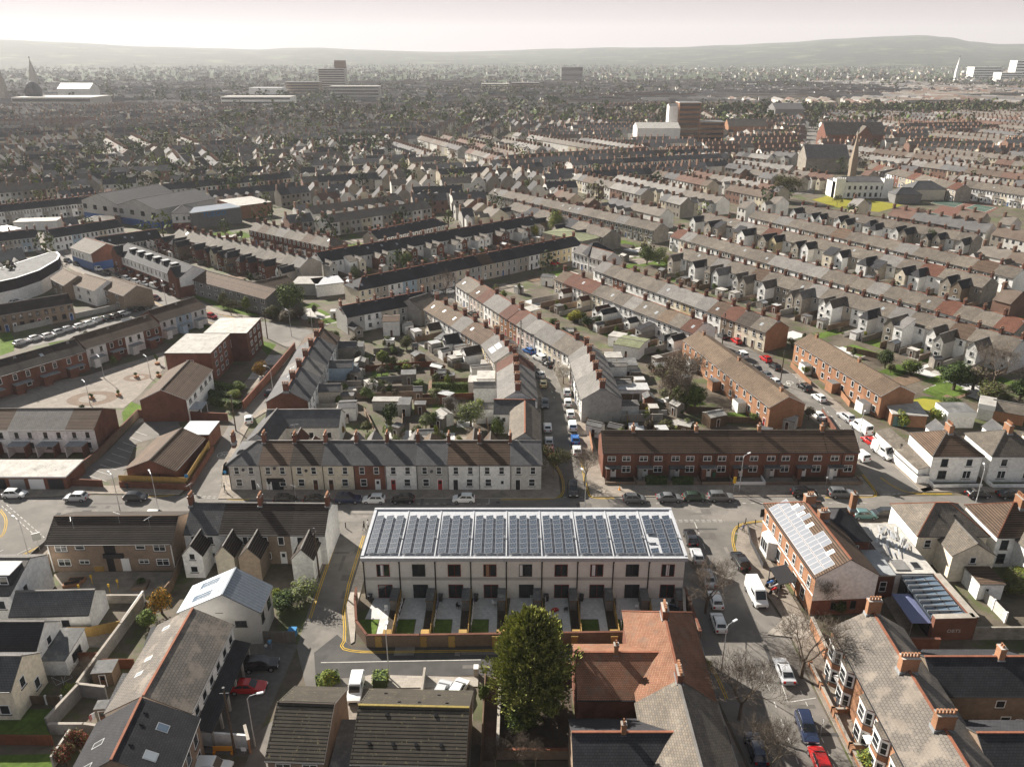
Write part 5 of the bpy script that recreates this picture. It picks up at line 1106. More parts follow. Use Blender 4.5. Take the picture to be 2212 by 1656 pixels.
for i, ys in enumerate(((78.5, 70.8), (70.2, 65.6), (65., 60.2), (59.8, 52))):
    wallrun('front_garden_wall', f"low brick wall with piers, {ORD[i]} from the far end before the bay fronted houses", 'wall', W2((39.6, ys[1]), (37.9, ys[1]), (37.9, ys[0])), .75, .22, 'brick_orange', 'pave_pale', group='brick front garden walls', posts=(4, .2, .25, 'brick_orange'))
    plot(W2((38.1, ys[1]), (39.8, ys[1]), (39.8, ys[0]), (38.1, ys[0])), 'pave' if i % 2 else 'soil', .02)
    bin_(f"dark wheelie bin behind the {ORD[i]} low wall from the far end", Vector((39.1, ys[1] + 1.2)))
leafy('round_shrub', 'rounded bright green shrub before the bay fronted houses', 'shrub', Vector((39.0, 63)), 'light', 1.6, 2.3, 2, .1)
leafy('round_shrub', 'small green shrub by the nearest low brick wall', 'shrub', Vector((38.9, 57.6)), 'green', .8, 1.2, 1, .1)
# ================================================================ pub and the houses right of the front street
pb = bld('corner_pub', 'orange brick corner pub with solar panels on its brown tiled roof', 'pub', Vector((40, 107.2)), Vector((41.3, 88.4)), 8.8, 6.4, 9.1, 'brick_orange', 'tile_brown', 'hipl', rc='ridge_red', rw='white', og=.15)
L = pb['L']
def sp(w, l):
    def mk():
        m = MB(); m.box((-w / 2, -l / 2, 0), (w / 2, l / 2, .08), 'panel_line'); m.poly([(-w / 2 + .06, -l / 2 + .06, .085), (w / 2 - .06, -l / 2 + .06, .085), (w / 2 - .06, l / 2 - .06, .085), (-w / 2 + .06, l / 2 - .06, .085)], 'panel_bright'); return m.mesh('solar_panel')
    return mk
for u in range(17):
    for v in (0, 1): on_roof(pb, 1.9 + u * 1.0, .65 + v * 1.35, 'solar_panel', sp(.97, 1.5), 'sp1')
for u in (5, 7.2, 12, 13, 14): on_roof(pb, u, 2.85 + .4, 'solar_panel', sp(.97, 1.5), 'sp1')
for u in (4, 6.1, 9.2, 16): skylight(pb, u, 3.0, .8, 1.2)
chimney(pb, 4, 5, 9.0, .9, 1.6, 1.3, 3, 'brick_orange', True); chimney(pb, 8.4, 5.2, 9.0, .9, 1.5, 1.2, 3, 'brick_orange', True)
for i in range(7): window(pb, 'f', 1.6 + i * 2.6, 3.7, .95, 1.7, 'ws')
for i in range(4): window(pb, 'f', 7 + i * 3, .8, 1.4, 1.9, 'w3')
m = MB(); m.prism([(2.2, 0), (2.8, -1.2), (5.6, -1.2), (6.2, 0)], 0, 3.1, 'white'); o = m.build('bay', pb); link('window', win_mesh(2.4, 2, 'w3n'), o, (4.2, -1.2, .8))
m = MB(); m.box((-.0, -.06, 3.25), (L, -.003, 3.45), 'white'); m.build('string_course', pb)
m = MB(); m.box((-.35, -.45, 3.9), (-.2, .45, 5.3), 'black'); m.box((-.2, -.1, 4.4), (.0, .1, 4.6), 'black'); o = m.build('hanging_sign', pb)
m = MB(); m.slab([[(11.2, -3.1, 2.6), (15.2, -3.1, 2.6), (15.2, -.6, 3.1), (11.2, -.6, 3.1)]], .1, 'black')
for u in (11.3, 15.1):
    for v in (-3, -.7): m.box((u - .05, v - .05, -.2), (u + .05, v + .05, 2.6), 'steel_dark')
t = thing('smoking_shelter', 'black canopy shelter on posts before the pub wall', 'canopy', pb.location, pb.rotation_euler[2]); m.build('canopy', t)
m = MB(); m.poly([(L + .015, 0, -.4), (L + .015, 8.8, -.4), (L + .015, 8.8, 2.5), (L + .015, 0, 2.5)], 'brick_red'); m.build('brick_base', pb)
for v in (3.2, 4.6, 6): window(pb, 'r', v, .9, .8, 1.3, 'd')
dk = bld('rear_block', '', None, Vector((46.5, 98.6)), Vector((53, 98.6)), 8.6, 5.6, 8.2, 'brick_red', 'slate_dark', 'hip', rc='slate_dark', oe=.3); window(dk, 'f', 4.6, 3, 1., 1.6, 'ws'); chimney(dk, 6.1, 6.2, 7.4, .8, .9, 2.4, 2, 'brick_orange'); into(dk, pb)
fe = bld('flat_roofed_extension', '', None, Vector((49.9, 92.4)), Vector((54.4, 92.4)), 6.1, 3.6, 3.85, 'brick_red', 'lead', 'flat', og=.05, edge='pave_pale'); window(fe, 'f', 1.2, 1, 1, 1.7, 'ws'); window(fe, 'f', 3, 1, 1, 1.7, 'ws'); into(fe, pb)
sx = bld('builders_roof', 'flat roof half stripped with loose boards behind the pub', 'extension', Vector((54.5, 93.2)), Vector((60.6, 93.2)), 13, 3.3, 3.55, 'white', 'felt_pale', 'flat', og=.02, edge='concrete')
m = MB()
rr = random.Random(4)
for i in range(26):
    u, v, l = rr.uniform(.4, 4.6), rr.uniform(3.6, 10), rr.uniform(1.5, 3.4); a = rr.gauss(1.2, .2)
    d = Vector((math.cos(a), math.sin(a))); n = perp(d) * rr.uniform(.07, .22); p = Vector((u, v)); q = p + d * l; z = 3.6 + i * .012
    m.poly([(*(p - n), z), (*(q - n), z), (*(q + n), z), (*(p + n), z)], rr.choice(['metal_pale', 'lead', 'roof_white', 'pave_pale', 'greyd']))
m.build('loose_boards', sx); m = MB(); m.box((.6, .6, 3.553), (2.6, 3, 3.75), 'concrete', 'greyd'); m.build('roof_lantern', sx); link('skylight', skymesh(1.2, 1.6, 'black')(), sx, (4, 1.8, 3.56))
at = thing('glass_atrium', 'glass roofed garden room with steel bars behind the pub', 'conservatory', (55.6, 84.2, 0)); m = MB(); m.slab([[(0, 0, 2.9), (4.8, 0, 3.3), (4.4, 8.8, 3.3), (0, 8.8, 2.9)]], .06, 'glass_blue'); m.build('glass_roof', at); m = MB()
for i in range(9): m.box((0, i * 1.09, 2.97), (4.5, i * 1.09 + .08, 3.4), 'steel')
for i in range(4): m.box((i * 1.5, 0, 2.93), (i * 1.5 + .1, 8.8, 3.06 + i * .1), 'frame_dark')
m.build('glazing_bars', at); m = MB(); m.box((-.05, 0, 0), (.0, 8.8, 2.8), 'glass'); m.build('glass_wall', at)
wallrun('courtyard_wall', 'brick courtyard wall with white coping and faint graffiti', 'wall', W2((49.6, 81.2), (55.5, 81.2)), 2.1, .3, 'brick_red', 'brick_red')
t = wallrun('courtyard_wall', 'tall brick end wall with pale coping beside the glass roof', 'wall', W2((55.6, 83.7), (61, 83.9), (60.6, 93)), 3.6, .7, 'brick_red', 'pave_pale')
text_mark('graffiti', 'OBTS', (2.8, -.42, 1.6), .75, 0, 'line_white', math.pi / 2, .0, None, t)
t = thing('parasol_canopy', 'large blue canopy over seating in the pub courtyard', 'canopy', (54.4, 87, 0)); m = MB(); m.slab([[(-1.4, -3.1, 2.4), (1.5, -3.1, 2.4), (.2, -1.6, 2.85), (.0, 1.6, 2.85), (-1.4, 3.1, 2.4)], [(1.5, -3.1, 2.4), (1.4, 3.1, 2.4), (-1.4, 3.1, 2.4), (.0, 1.6, 2.85), (.2, -1.6, 2.85)]], .04, 'cl_navy'); m.build('canopy', t); m = MB()
for a in (-1.3, 1.3):
    for b in (-3, 3): m.tube([V3((a, b, 0)), V3((a, b, 2.4))], .04, 5, 'steel')
m.build('post', t)
h = bld('hipped_house', 'cream rear house with brown and slate hipped roof right of the pub', 'house', Vector((61, 100.2)), Vector((71.5, 100.2)), 8.8, 5.3, 8.2, 'cream', 'slate_warm', 'hip', rc='ridge_red', lw='white'); window(h, 'f', 1.7, 3.1, 1, 1.4, 'ws'); window(h, 'f', 9.3, 3.1, 1, 1.4, 'ws'); wing(h, 'f', 3.2, 9.4, 4.2, 4.6, 6.6, 'cream', 'slate_warm'); roofvent(h, 4, 2.5); roofvent(h, 6.4, 2.6)
ex = bld('rear_extension', '', None, Vector((66.3, 91.8)), Vector((69.8, 91.8)), 4, 2.6, 2.8, 'white', 'tile_brown', 'flat', edge='concrete'); door(ex, 'f', 1.2); into(ex, h)
h2 = bld('hipped_house', 'white gabled rear house with brown tiled roof at the right edge', 'house', Vector((72.6, 99.6)), Vector((86, 99.6)), 8.8, 5.5, 8.6, 'white', 'tile_brown', 'hip', rc='ridge_red'); chimney(h2, 5, 4.2, 8.4, .8, 1.8, 1.4, 6, 'brick_orange', True); wing(h2, 'f', 2.8, 8.4, 8, 5, 6.9, 'white', 'slate_warm'); window(h2, 'f', 1.3, 3.2, 1.1, 1.6, 'ds'); window(h2, 'f', 1.3, .8, 1.2, 1.6, 'ds')
for i, (x0, x1, c, rm, lb) in enumerate(((75.6, 84.5, 'white', 'tile_brown', 'pair of white semi detached houses with brown hipped roof by the junction'), (86.2, 95.6, 'white', 'slate_warm', 'second pair of white semi detached houses from the junction'), (97, 106.5, 'cream', 'slate_warm', 'third pair of pale semi detached houses from the junction'))):
    h = bld('semi_detached_houses', lb, 'house', Vector((x0, 125.2)), Vector((x1, 125.2)), 9, 5.5, 8.3, c, rm, 'hip', rc='ridge_grey', group='white semi detached pairs'); L = h['L']
    for u in (L * .26, L * .76): window(h, 'f', u, 3.3, 1.2, 1.5, 'ds' if i == 0 and u < 4 else 'w'); window(h, 'f', u, .8, 1.5, 1.6, 'ds' if i == 0 and u < 4 else 'w')
    chimney(h, L * .5, 4.5, 8.2, .8, 1.8, 1.4, 5, 'brick_orange', True); wing(h, 'b', .3, 3.2, 5, 4.6, 6, c, 'slate')
    wallrun('front_garden_wall', f"low white wall before the {ORD[i]} white semi detached pair", 'wall', W2((x0, 124.9), (x0 + .2, 123.2), (x1, 123.4)), .7, .2, 'white', group='white front walls')
h = bld('side_extension', 'white single storey range along the street beside the semi detached pair', 'outbuilding', Vector((72.6, 141)), Vector((73.6, 125.4)), 2.6, 2.6, 3.2, 'white', 'slate_warm', 'mono', gutter=False)
wallrun('street_wall', 'white garden wall along the pavement at the right hand junction', 'wall', W2((72.2, 141), (73.4, 124.8), (75.5, 124.8)), 1.6, .2, 'white', 'slate')
g = bld('garage', 'white flat roofed garage with teal doors behind the corner', 'garage', G('F1345,235'), G('F1570,250'), 7, 2.7, 2.9, 'brick_orange', 'felt_pale', 'flat'); m = MB(); m.box((.4, -.06, 0), (3.2, -.003, 2.2), 'paint_teal'); m.build('door', g)
for i, (a, b, d, rm, w_) in enumerate((('F1700,250', 'F1880,250', 5, 'felt', 'white'), ('F1990,200', 'F2200,240', 6, 'slate_warm', 'brick_orange'), ('F1900,190', 'F2000,210', 5, 'felt_pale', 'white'))): t = bld('garden_outbuilding', ['low felt roofed outbuilding behind the semi detached pair', 'brick outbuilding with slate roof and white windows near the right edge', 'pale flat outbuilding between two gardens on the right'][i], 'outbuilding', G(a), G(b), d, 2.5, 3.6, w_, rm, 'gable' if i == 1 else 'flat', gutter=False)
wallrun('back_lane_wall', 'rubble wall along the lane behind the right hand houses', 'wall', W2((61.3, 83.6), (90, 83.8)), 2, .3, 'stone'); wallrun('slatted_fence', 'grey panel fence with white posts right of the pub', 'fence', GS('J1860,150 J2085,390'), 1.7, .1, 'greyr', None, posts=(2.6, .12, .1, 'white')); wallrun('garden_fence', 'long brick and timber garden wall near the right edge', 'wall', W2((62.5, 60), (62.5, 74)), 1.9, .3, 'brick_orange'); wallrun('garden_fence', 'orange brick garden wall at the right edge below the lane', 'wall', W2((65.8, 58), (65.8, 74)), 1.9, .3, 'brick_orange')
wallrun('forecourt_wall', 'brick pier wall between the pub and the bay fronted terrace', 'wall', W2((40.4, 80), (40.6, 86)), 1.7, .3, 'brick_orange', 'pave_pale'); wallrun('forecourt_wall', 'brick wall at the corner of lane and front street', 'wall', W2((24.4, 91.8), (23.2, 85), (21.8, 84.3)), 1.9, .3, 'brick_orange', 'pave_pale')
# ================================================================ bottom left houses
h = bld('white_house', 'white house with black dormer at the left edge', 'house', Vector((-78, 86)), Vector((-67, 86)), 9, 5.4, 7.4, 'white', 'slate_pale', 'gable', ro=.6); dormer(h, 9.2, 1.2, 3, 1.8, 3, 'f', 'slate_dark', 'w'); window(h, 'r', 3, 3.2, 1, 1.5, 'w'); window(h, 'r', 2.6, .8, 1.1, 1.6, 'w'); window(h, 'f', 9.5, 3, 1, 1.4, 'w')
b_ = bld('rear_wing', '', None, Vector((-66.8, 84.6)), Vector((-56.5, 85)), 5, 3.1, 5, 'white', 'slate', 'gable', rc='ridge_grey')
for u in (1, 3, 7): window(b_, 'f', u, 1.1, 1, 1, 'd')
into(b_, h)
h = bld('white_house', 'white rendered house with black corrugated roof at the left edge', 'house', Vector((-76, 76.8)), Vector((-58.6, 76.8)), 5, 4.4, 6.4, 'white', 'slate_dark', 'gable'); window(h, 'r', 2.5, 3, 1, 1.2, 'w')
b_ = bld('rear_wing', '', None, Vector((-59.4, 77)), Vector((-55.6, 77)), 5, 2.5, 3.1, 'white', 'felt', 'mono', gutter=False); window(b_, 'r', 2.4, .9, 2, 1.1, 'd'); into(b_, h)
h = bld('cream_house', 'cream rendered house with two white windows at the left edge', 'house', Vector((-70, 69.8)), Vector((-57.6, 69.8)), 6, 4.6, 6.8, 'cream', 'slate', 'gable', lw='white'); window(h, 'r', 2, 3.2, 1, 1.4, 'w'); window(h, 'r', 4.2, .9, 1, 1.5, 'w'); window(h, 'f', 11, .9, 1.2, 1.4, 'w')
gw = [('tall cracked rendered wall behind the long range', 'H520,860 H640,690 H800,470 H935,280', 1.9, 'concrete', 'pave_pale'), ('yellow panel fence between two back gardens', 'H450,480 H600,480 H790,440', 1.6, 'wood_new', None), ('blue grey wall round the washing yard', 'H320,1100 H530,870 H700,890', 2, 'greyd', 'pave_pale'), ('low pale wall along the washing yard', 'H330,1110 H560,1110 H640,1120', 1.5, 'concrete', 'pave_pale'),
      ('dark fence with white posts beside the cream house', 'H100,920 H410,920', 1.3, 'wood', None), ('reddish fence panel behind the felt extension', 'H400,640 H650,640', 1.4, 'wood_red', None), ('brown fence at the bottom left corner', 'H0,1180 H350,1185', 1.5, 'wood_red', None), ('reddish fence panel between yards beside the long range', 'H670,690 H880,690', 1.6, 'wood_red', None), ('rendered wall running down to the bottom edge', 'H470,1150 H350,1328', 1.6, 'concrete', None), ('pale wall beside the sunny gravel yard', 'H810,440 H940,250', 1.8, 'white', None), ('grey timber fence beside the metal roofed building', 'H1650,515 H1920,520', 1.8, 'wood_grey', None), ('white painted wall at the car yard entrance', 'H1290,1180 H1620,1205', 2, 'white', None), ('brick pier wall at the car yard entrance', 'H1625,1240 H1600,1140', 2, 'brick_orange', 'pave_pale')]
for i, (lb, tk, hh, m_, cp) in enumerate(gw): wallrun('garden_fence' if 'fence' in lb else 'garden_wall', lb, 'fence' if 'fence' in lb else 'wall', GS(tk), hh, .14 if 'fence' in lb else .25, m_, cp, posts=(2.2, .1, .1, 'white') if i == 4 else None)
for i, (lb, tk, w_, d_, m_) in enumerate((('small dark flat shed beside the tall cracked wall', 'H700,760', 2.4, 2.2, 'wood'), ('small shed at the edge of the washing yard', 'H690,1010', 1.5, 1.3, 'wood_grey'))): shed(lb, G(tk), .1, w_, d_, 2, m_, 'felt', flat=True)
washing('rotary airer with bright clothes in the blue walled yard', G('H600,1060'), G('H690,1000'), 1.7, None, 9, ('cl_white', 'cl_red', 'cl_green', 'cl_white'))
t = thing('rotary_airer', 'bare rotary clothes airer in the dark back garden', 'clothes airer', (*G('H420,815'), 0)); m = MB(); m.tube([V3((0, 0, -.1)), V3((0, 0, 1.8))], .03, 5, 'steel')
for i in range(4): m.tube([V3((0, 0, .9)), V3((1.3 * math.cos(i * 1.57), 1.3 * math.sin(i * 1.57), 1.7))], .018, 4, 'steel'); m.tube([V3((1.3 * math.cos(i * 1.57), 1.3 * math.sin(i * 1.57), 1.7)), V3((1.3 * math.cos(i * 1.57 + 1.57), 1.3 * math.sin(i * 1.57 + 1.57), 1.7))], .012, 3, 'steel')
m.build('frame', t)
c = G('H1450,1235'); t = thing('road_barrier', 'orange plastic road barrier leaning in the yard', 'barrier', (c.x, c.y, 0)); m = MB(); m.box((-1.1, -.05, .35), (1.1, .05, 1.), 'hivis'); m.box((-1.1, -.3, 0), (-.9, .3, .35), 'hivis'); m.box((.9, -.3, 0), (1.1, .3, .35), 'hivis'); m.build('panel', t)
sign_post('triangular warning sign against the white yard wall', G('H1585,1240'), 0, 1.0, 'upvc', .6, .55)
c = G('H1900,470'); t = thing('blue_bin', 'blue square lidded container by the grey timber fence', 'bin', (c.x, c.y, 0)); m = MB(); m.box((-.5, -.4, 0), (.5, .4, .95), 'plastic_blue'); m.build('box', t); m = MB(); m.box((-.54, -.44, .953), (.54, .44, 1.02), 'plastic_blue'); m.build('lid', t)
# ================================================================ hall, garages, left estate
hl = bld('scout_hall', 'red brick hall with brown tiled gabled roof in the car park', 'hall', Vector((-60.8, 124.6)), Vector((-60.2, 137.2)), 8.8, 2.9, 4.9, 'brick_red', 'tile_brown', ro=.45, og=.3, oe=.4, rc='tile_dark'); window(hl, 'l', 5.6, .9, .9, .9, 'd')
for u in (3, 7): m = MB(); m.box((-.06, u, .05), (-.003, u + 1, 2.1), 'door_brown'); m.build('door', hl)
bx = bld('flat_annex', 'brick store with white parapet flat roof beside the hall', 'outbuilding', Vector((-65.2, 138.2)), Vector((-59.4, 138.2)), 6, 3.0, 3.25, 'brick_red', 'roof_white', 'flat', og=.12, edge='frame_dark')
wl_ = 'brick boundary wall of the hall car park'
wallrun('boundary_wall', 'long brick wall on the left of the hall car park', 'wall', GS('D455,590 D640,450 D900,180'), 1.7, .22, 'brick_brown', 'brick_red'); wallrun('boundary_wall', 'brick wall at the back of the hall car park', 'wall', GS('D900,180 D1150,190 D1480,205'), 1.7, .22, 'brick_red', 'brick_red'); wallrun('boundary_wall', 'short brick wall left of the car park entrance', 'wall', GS('D460,625 D670,635'), 1.4, .22, 'brick_red', 'brick_red')
wallrun('boundary_wall', 'brick wall with yellow fence panels round the hall corner', 'wall', GS('D780,638 D1225,655 D1385,400'), 1.2, .22, 'brick_red', 'brick_red'); wallrun('panel_fence', 'yellow timber panels on top of the hall corner wall', 'fence', GS('D780,622 D1212,638 D1365,390'), 2.1, .07, 'wood_new')
gs = bld('garage_block', 'row of lock-up garages with pale roofs and mixed doors', 'garage', Vector((-97, 122.6)), Vector((-79.4, 122.6)), 6.2, 2.5, 2.7, 'brick_red', 'felt_pale', 'flat', edge='upvc')
for i in range(5): m = MB(); m.box((.5 + i * 3.45, -.06, .02), (3.2 + i * 3.45, -.003, 2.15), ['upvc', 'frame_dark', 'steel', 'upvc', 'frame_dark'][i]); o = m.build('garage_door', gs)
text_mark('graffiti', 'cros', (2, -.075, 1.2), .9, 0, 'paint_maroon', math.pi / 2, 0, None, gs)
e1 = row('the lower brick estate row', Vector((-103, 136.6)), Vector((-80.8, 136.9)), 4, 9.2, 5, 7.3, 'wwww', 'bppb', front='f', chim=0, sky=.1, endwall='brick_red', winst='w', rc='tile_dark', doors=False)
for h in e1: m = MB(); m.box((.3, -2.2, 2.3), (3.8, -.003, 2.45), 'lead'); m.box((.3, -2.15, -.3), (.42, 0, 2.3), 'upvc'); m.box((3.6, -2.15, -.3), (3.75, 0, 2.3), 'brick_red'); m.build('porch', h)
def estate(nm, p0, p1, n, walls, roofs, d=8.6, **k):
    for i, h in enumerate(row(nm, p0, p1, n, d, 5, 7.2, walls, roofs, chim=0, winst='w', rc='tile_dark', doors=False, sky=.15, **k)):
        L = h['L']; m = MB(); m.box((L * .1, -1.9, 2.3), (L * .75, -.003, 2.45), 'lead'); m.box((L * .1, -1.8, -.3), (L * .4, 0, 2.3), walls and CH[walls[i % len(walls)]]); m.build('porch', h)
        if i % 2: m = MB(); [m.tube([V3((q * .25, 0, -.3)), V3((q * .25, 0, .6))], .06, 5, 'steel') for q in range(3)]; o = m.build('flue', h); o.location = (L * .6, d * .4, 6.9)
estate('the left brick estate row', Vector((-118, 160)), Vector((-104, 180.2)), 4, 'rrrr', 'k'); estate('the middle estate row', Vector((-105, 182)), Vector((-94, 200)), 4, 'wrwr', 'b', endwall='brick_red'); estate('the far estate row', Vector((-95.6, 203.2)), Vector((-87.8, 216.5)), 3, 'wlw', 'b', endwall='brick_red')
for i, (a, d) in enumerate((((-81, 172), 13.6), ((-77, 186.2), 12))):
    h = bld('flat_roofed_flats', ['near flat roofed brick flats with stained pale roof', 'far flat roofed brick flats behind its neighbour'][i], 'flats', Vector(a), Vector((a[0] + 10.6, a[1])), d, 7.4, 7.6, 'brick_red', 'felt_pale', 'flat', edge='sill')
    for u in (3, 6.2, 9.4):
        for z in (.9, 3.2, 5.5): window(h, 'r', u, z, 1.5, 1.3, 'w')
    window(h, 'f', 5.6, 3.8, 1.7, 2, 'wS')
h = bld('brown_roofed_house', 'brick house with big brown tiled roof beside the hedged garden', 'house', Vector((-68.4, 151)), Vector((-69, 168)), 9.6, 5, 7.3, 'white', 'tile_brown', rc='tile_dark', lw='brick_red', rw='brick_red', edge='upvc')
for u in (2, 5, 9, 12, 15): window(h, 'f', u, 3.3, 1.6, 1.1, 'w')
m = MB(); m.box((.5, -2.6, 2.4), (4.5, -.003, 2.55), 'glass_pale'); m.box((.6, -2.5, 0), (.7, -2.4, 2.4), 'upvc'); m.box((4.3, -2.5, 0), (4.4, -2.4, 2.4), 'upvc'); m.build('glass_porch', h)
for i, (a, b) in enumerate((('A325,608', 'A415,655'), ('A470,645', 'A612,690'), ('A645,665', 'A800,722'))):
    h = ebld('staggered_house', ['first of three staggered houses with brown roof', 'middle pale house of the three staggered houses', 'third and nearest of the three staggered houses'][i], 'house', a, b, 9, 5, 7.2, ['brownr', 'white', 'brownr'][i], 'tile_tan', edge='upvc', rc='tile_brown', group='three staggered houses'); L = h['L']
    for u in (L * .25, L * .7): window(h, 'f', u, 3.3, 1.5, 1.1, 'w'); window(h, 'f', u, .9, 1.5, 1.2, 'w')
row('the dark row by the car park', G('A-60,860', 5), G('A470,770', 5), 5, 7.5, 5, 7, 'nn', 'k', chim=0, winst='b', rc='tile_dark', sky=0)
wallrun('estate_wall', 'long red brick wall beside the side street', 'wall', GS('A1580,1461 A1730,1290 A1915,1070'), 1.9, .25, 'brick_red', 'brick_red'); wallrun('estate_wall', 'dark wall along the far side of the resident car park', 'wall', GS('A90,960 A400,890 A800,800 A980,770'), 1.6, .25, 'concrete')
rb = [G(t, 7.5) for t in 'A-40,640 A100,610 A250,560 A370,490 A385,460 A365,440 A320,445 A180,490 A-40,560'.split()]; t = thing('curved_building', 'curved black clad building with white roof rim at the left edge', 'building', (*rb[0], 0)); q = [p - rb[0] for p in rb]
k = MB(); k.prism(q, -.3, 4.2, 'white'); k.build('wall', t); k = MB(); k.prism([p * 1.004 for p in q], 4.2, 7.6, 'slate_dark', 'felt'); k.build('cladding', t); k = MB()
for i in range(len(q)): strip(k, [q[i], q[(i + 1) % len(q)]], .7, 7.7, 'roof_white')
k.build('roof_rim', t)
# ================================================================ left streets
for i, h in enumerate(row('the dormered white terrace', Vector((-141, 275)), Vector((-105, 242)), 8, 10.4, 6.6, 9.4, 'w', 'd', chim=0, winst='w', rc='ridge_grey', doors=False, dorm='.dddddd.', wall2='brick_red', zsplit=3.6, sky=0)):
    L = h['L']
    if i in (0, 7): wing(h, 'f', .2, L - .2, 1.0, 7, 9.6, 'brick_red', 'slate_dark', name='front_gable')
    m = MB(); m.box((1, -1.2, -.2), (2.6, 0, 2.3), 'brick_red'); m.slab([[(.8, -1.5, 2.35), (2.8, -1.5, 2.35), (2.8, -.003, 3.0), (.8, -.003, 3.0)]], .1, 'slate_dark'); m.build('porch', h)
rrow('the red brick rear wing row', 'A1170,282', 'A2010,472', 15, 9, 6, 8.6, 'rrrrrrrrrrrrryb', 'tttttttttttttwp'.replace('t', 'w'), front='b', wings='rrrrrrrrrrrrrwb', wingroof='d', wingside='f', chim=1, winst='ws', wingh=(5, 6.6), yard=6, chm='brick_red', sky=.1)
rrow('the bay windowed brick row', 'A1670,240', 'A2190,348', 9, 9, 5.8, 8.4, 'r', 'wbwpwwbww', bays=True, chim=1, winst='wsL', ends='gh', chm='brick_red')
f = ebld('long_flats', 'long brown two storey flats with tan roof beside the curved road', 'flats', 'A1235,612', 'A1722,742', 8.8, 5.2, 7.2, 'greyd', 'tile_brown', rc='tile_dark', oe=.35); L = f['L']
for i in range(10):
    for z in (.8, 3.4): window(f, 'f', 1.6 + i * (L - 3.2) / 9, z, 1.7 if i % 3 == 0 else 1.4, 1.5 if i % 3 == 0 else 1.1, 'wo')
f = ebld('flats_wing', 'short brown flats wing at right angles to the long flats', 'flats', 'A1690,690', 'A1905,640', 8, 5.2, 7, 'greyd', 'tile_brown', rc='tile_dark')
for u in (6, 9.5): window(f, 'f', u, 3.4, 1.5, 1.2, 'w'); window(f, 'f', u, .8, 1.5, 1.2, 'w')
h = ebld('corner_shop', 'corner shop with white upper floor, blue shop front and brick gable', 'shop', 'A455,408', 'A590,452', 12, 6.2, 8.8, 'white', 'slate_warm', wall2='door_blue', zsplit=3., rw='brick_red', rc='ridge_red')
for u in (2, 4.5, 7, 9.5): window(h, 'f', min(u, h['L'] - 1), 3.6, 1, 1.5, 'ws')
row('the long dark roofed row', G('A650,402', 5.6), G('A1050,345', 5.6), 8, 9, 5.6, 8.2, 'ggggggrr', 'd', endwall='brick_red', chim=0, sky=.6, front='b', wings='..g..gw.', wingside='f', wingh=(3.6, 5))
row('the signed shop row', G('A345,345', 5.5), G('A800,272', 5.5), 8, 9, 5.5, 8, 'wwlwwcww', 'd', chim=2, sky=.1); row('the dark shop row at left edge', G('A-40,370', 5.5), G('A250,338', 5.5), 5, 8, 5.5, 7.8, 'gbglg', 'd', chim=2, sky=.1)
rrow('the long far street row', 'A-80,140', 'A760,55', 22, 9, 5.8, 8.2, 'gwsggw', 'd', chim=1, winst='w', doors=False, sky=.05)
# retail block
qa, qb, qc = G('A1010,165', 8.5), G('A1395,92', 8.5), G('A825,65', 8.5); dd = (qc - qa).length / 2; e_ = perp((qb - qa).normalized())
w_ = bld('retail_warehouse', 'front half of the large grey warehouse shop with dark ribbed roof and blue end', 'shop', qa, qb, dd, 8.5, 12, 'greyr', 'slate_dark', 'gable', rc='felt', wall2='door_blue', zsplit=3); w2_ = bld('retail_warehouse', 'rear half of the large grey warehouse shop with dark ribbed roof', 'shop', qa + e_ * (dd + .3), qb + e_ * (dd + .3), dd, 8.5, 12.4, 'greyr', 'slate_dark', 'gable', rc='felt', wall2='door_blue', zsplit=3)
for u in range(4): window(w_, 'l', 2 + u * (dd - 4) / 3, 5, 2.6, 2, 'd'); window(w2_, 'l', 2 + u * (dd - 4) / 3, 5, 2.6, 2, 'd')
w_ = ebld('retail_store', 'long blue grey flat roofed store with TUEGO sign', 'shop', 'A1240,190', 'A1560,150', 13, 7, 7.3, 'greyd', 'metal_roof', 'flat', edge='greyr'); text_mark('sign_lettering', 'TUEGO', (w_['L'] * .45, -.25, 5.6), 3.2, 0, 'plastic_blue', math.pi / 2, .05, None, w_)
w_ = ebld('retail_store', 'orange fronted flat store right of the TUEGO store', 'shop', 'A1545,145', 'A1760,118', 22, 6, 6.3, 'brick_orange', 'felt_pale', 'flat', edge='brick_orange')
h = ebld('corner_building', 'white corner building with hipped dark roof before the retail store', 'shop', 'A1110,190', 'A1235,185', 12, 7, 9.5, 'white', 'slate_dark', 'hip', wall2='paint_maroon', zsplit=2.8)
for u in (2, 5, 8): window(h, 'f', min(u, h['L'] - 1), 4, 1.1, 1.6, 'ws')
for lb, tk, d, w, rm in (('long low white shed with grey roof at the left edge', 'A85,250 A365,240', 9, 'white', 'felt_pale'), ('brown brick block with hipped roof near the left market', 'A520,240 A700,240', 12, 'brick_brown', 'slate_warm'), ('white bright roofed shed near the left market', 'A20,310 A140,290', 12, 'white', 'metal_pale'), ('grey single storey garage block by the long flats', 'A1890,650 A2060,650', 9, 'concrete', 'felt_pale'), ('white flat roofed yard building catching the sun', 'A2050,660 A2230,640', 9, 'white', 'roof_white')):
    a, b = tk.split(); ebld('commercial_shed', lb, 'outbuilding', a, b, d, 3.6, 5 if 'hip' in lb else 3.9, w, rm, 'hip' if 'hip' in lb else 'flat', edge='concrete')
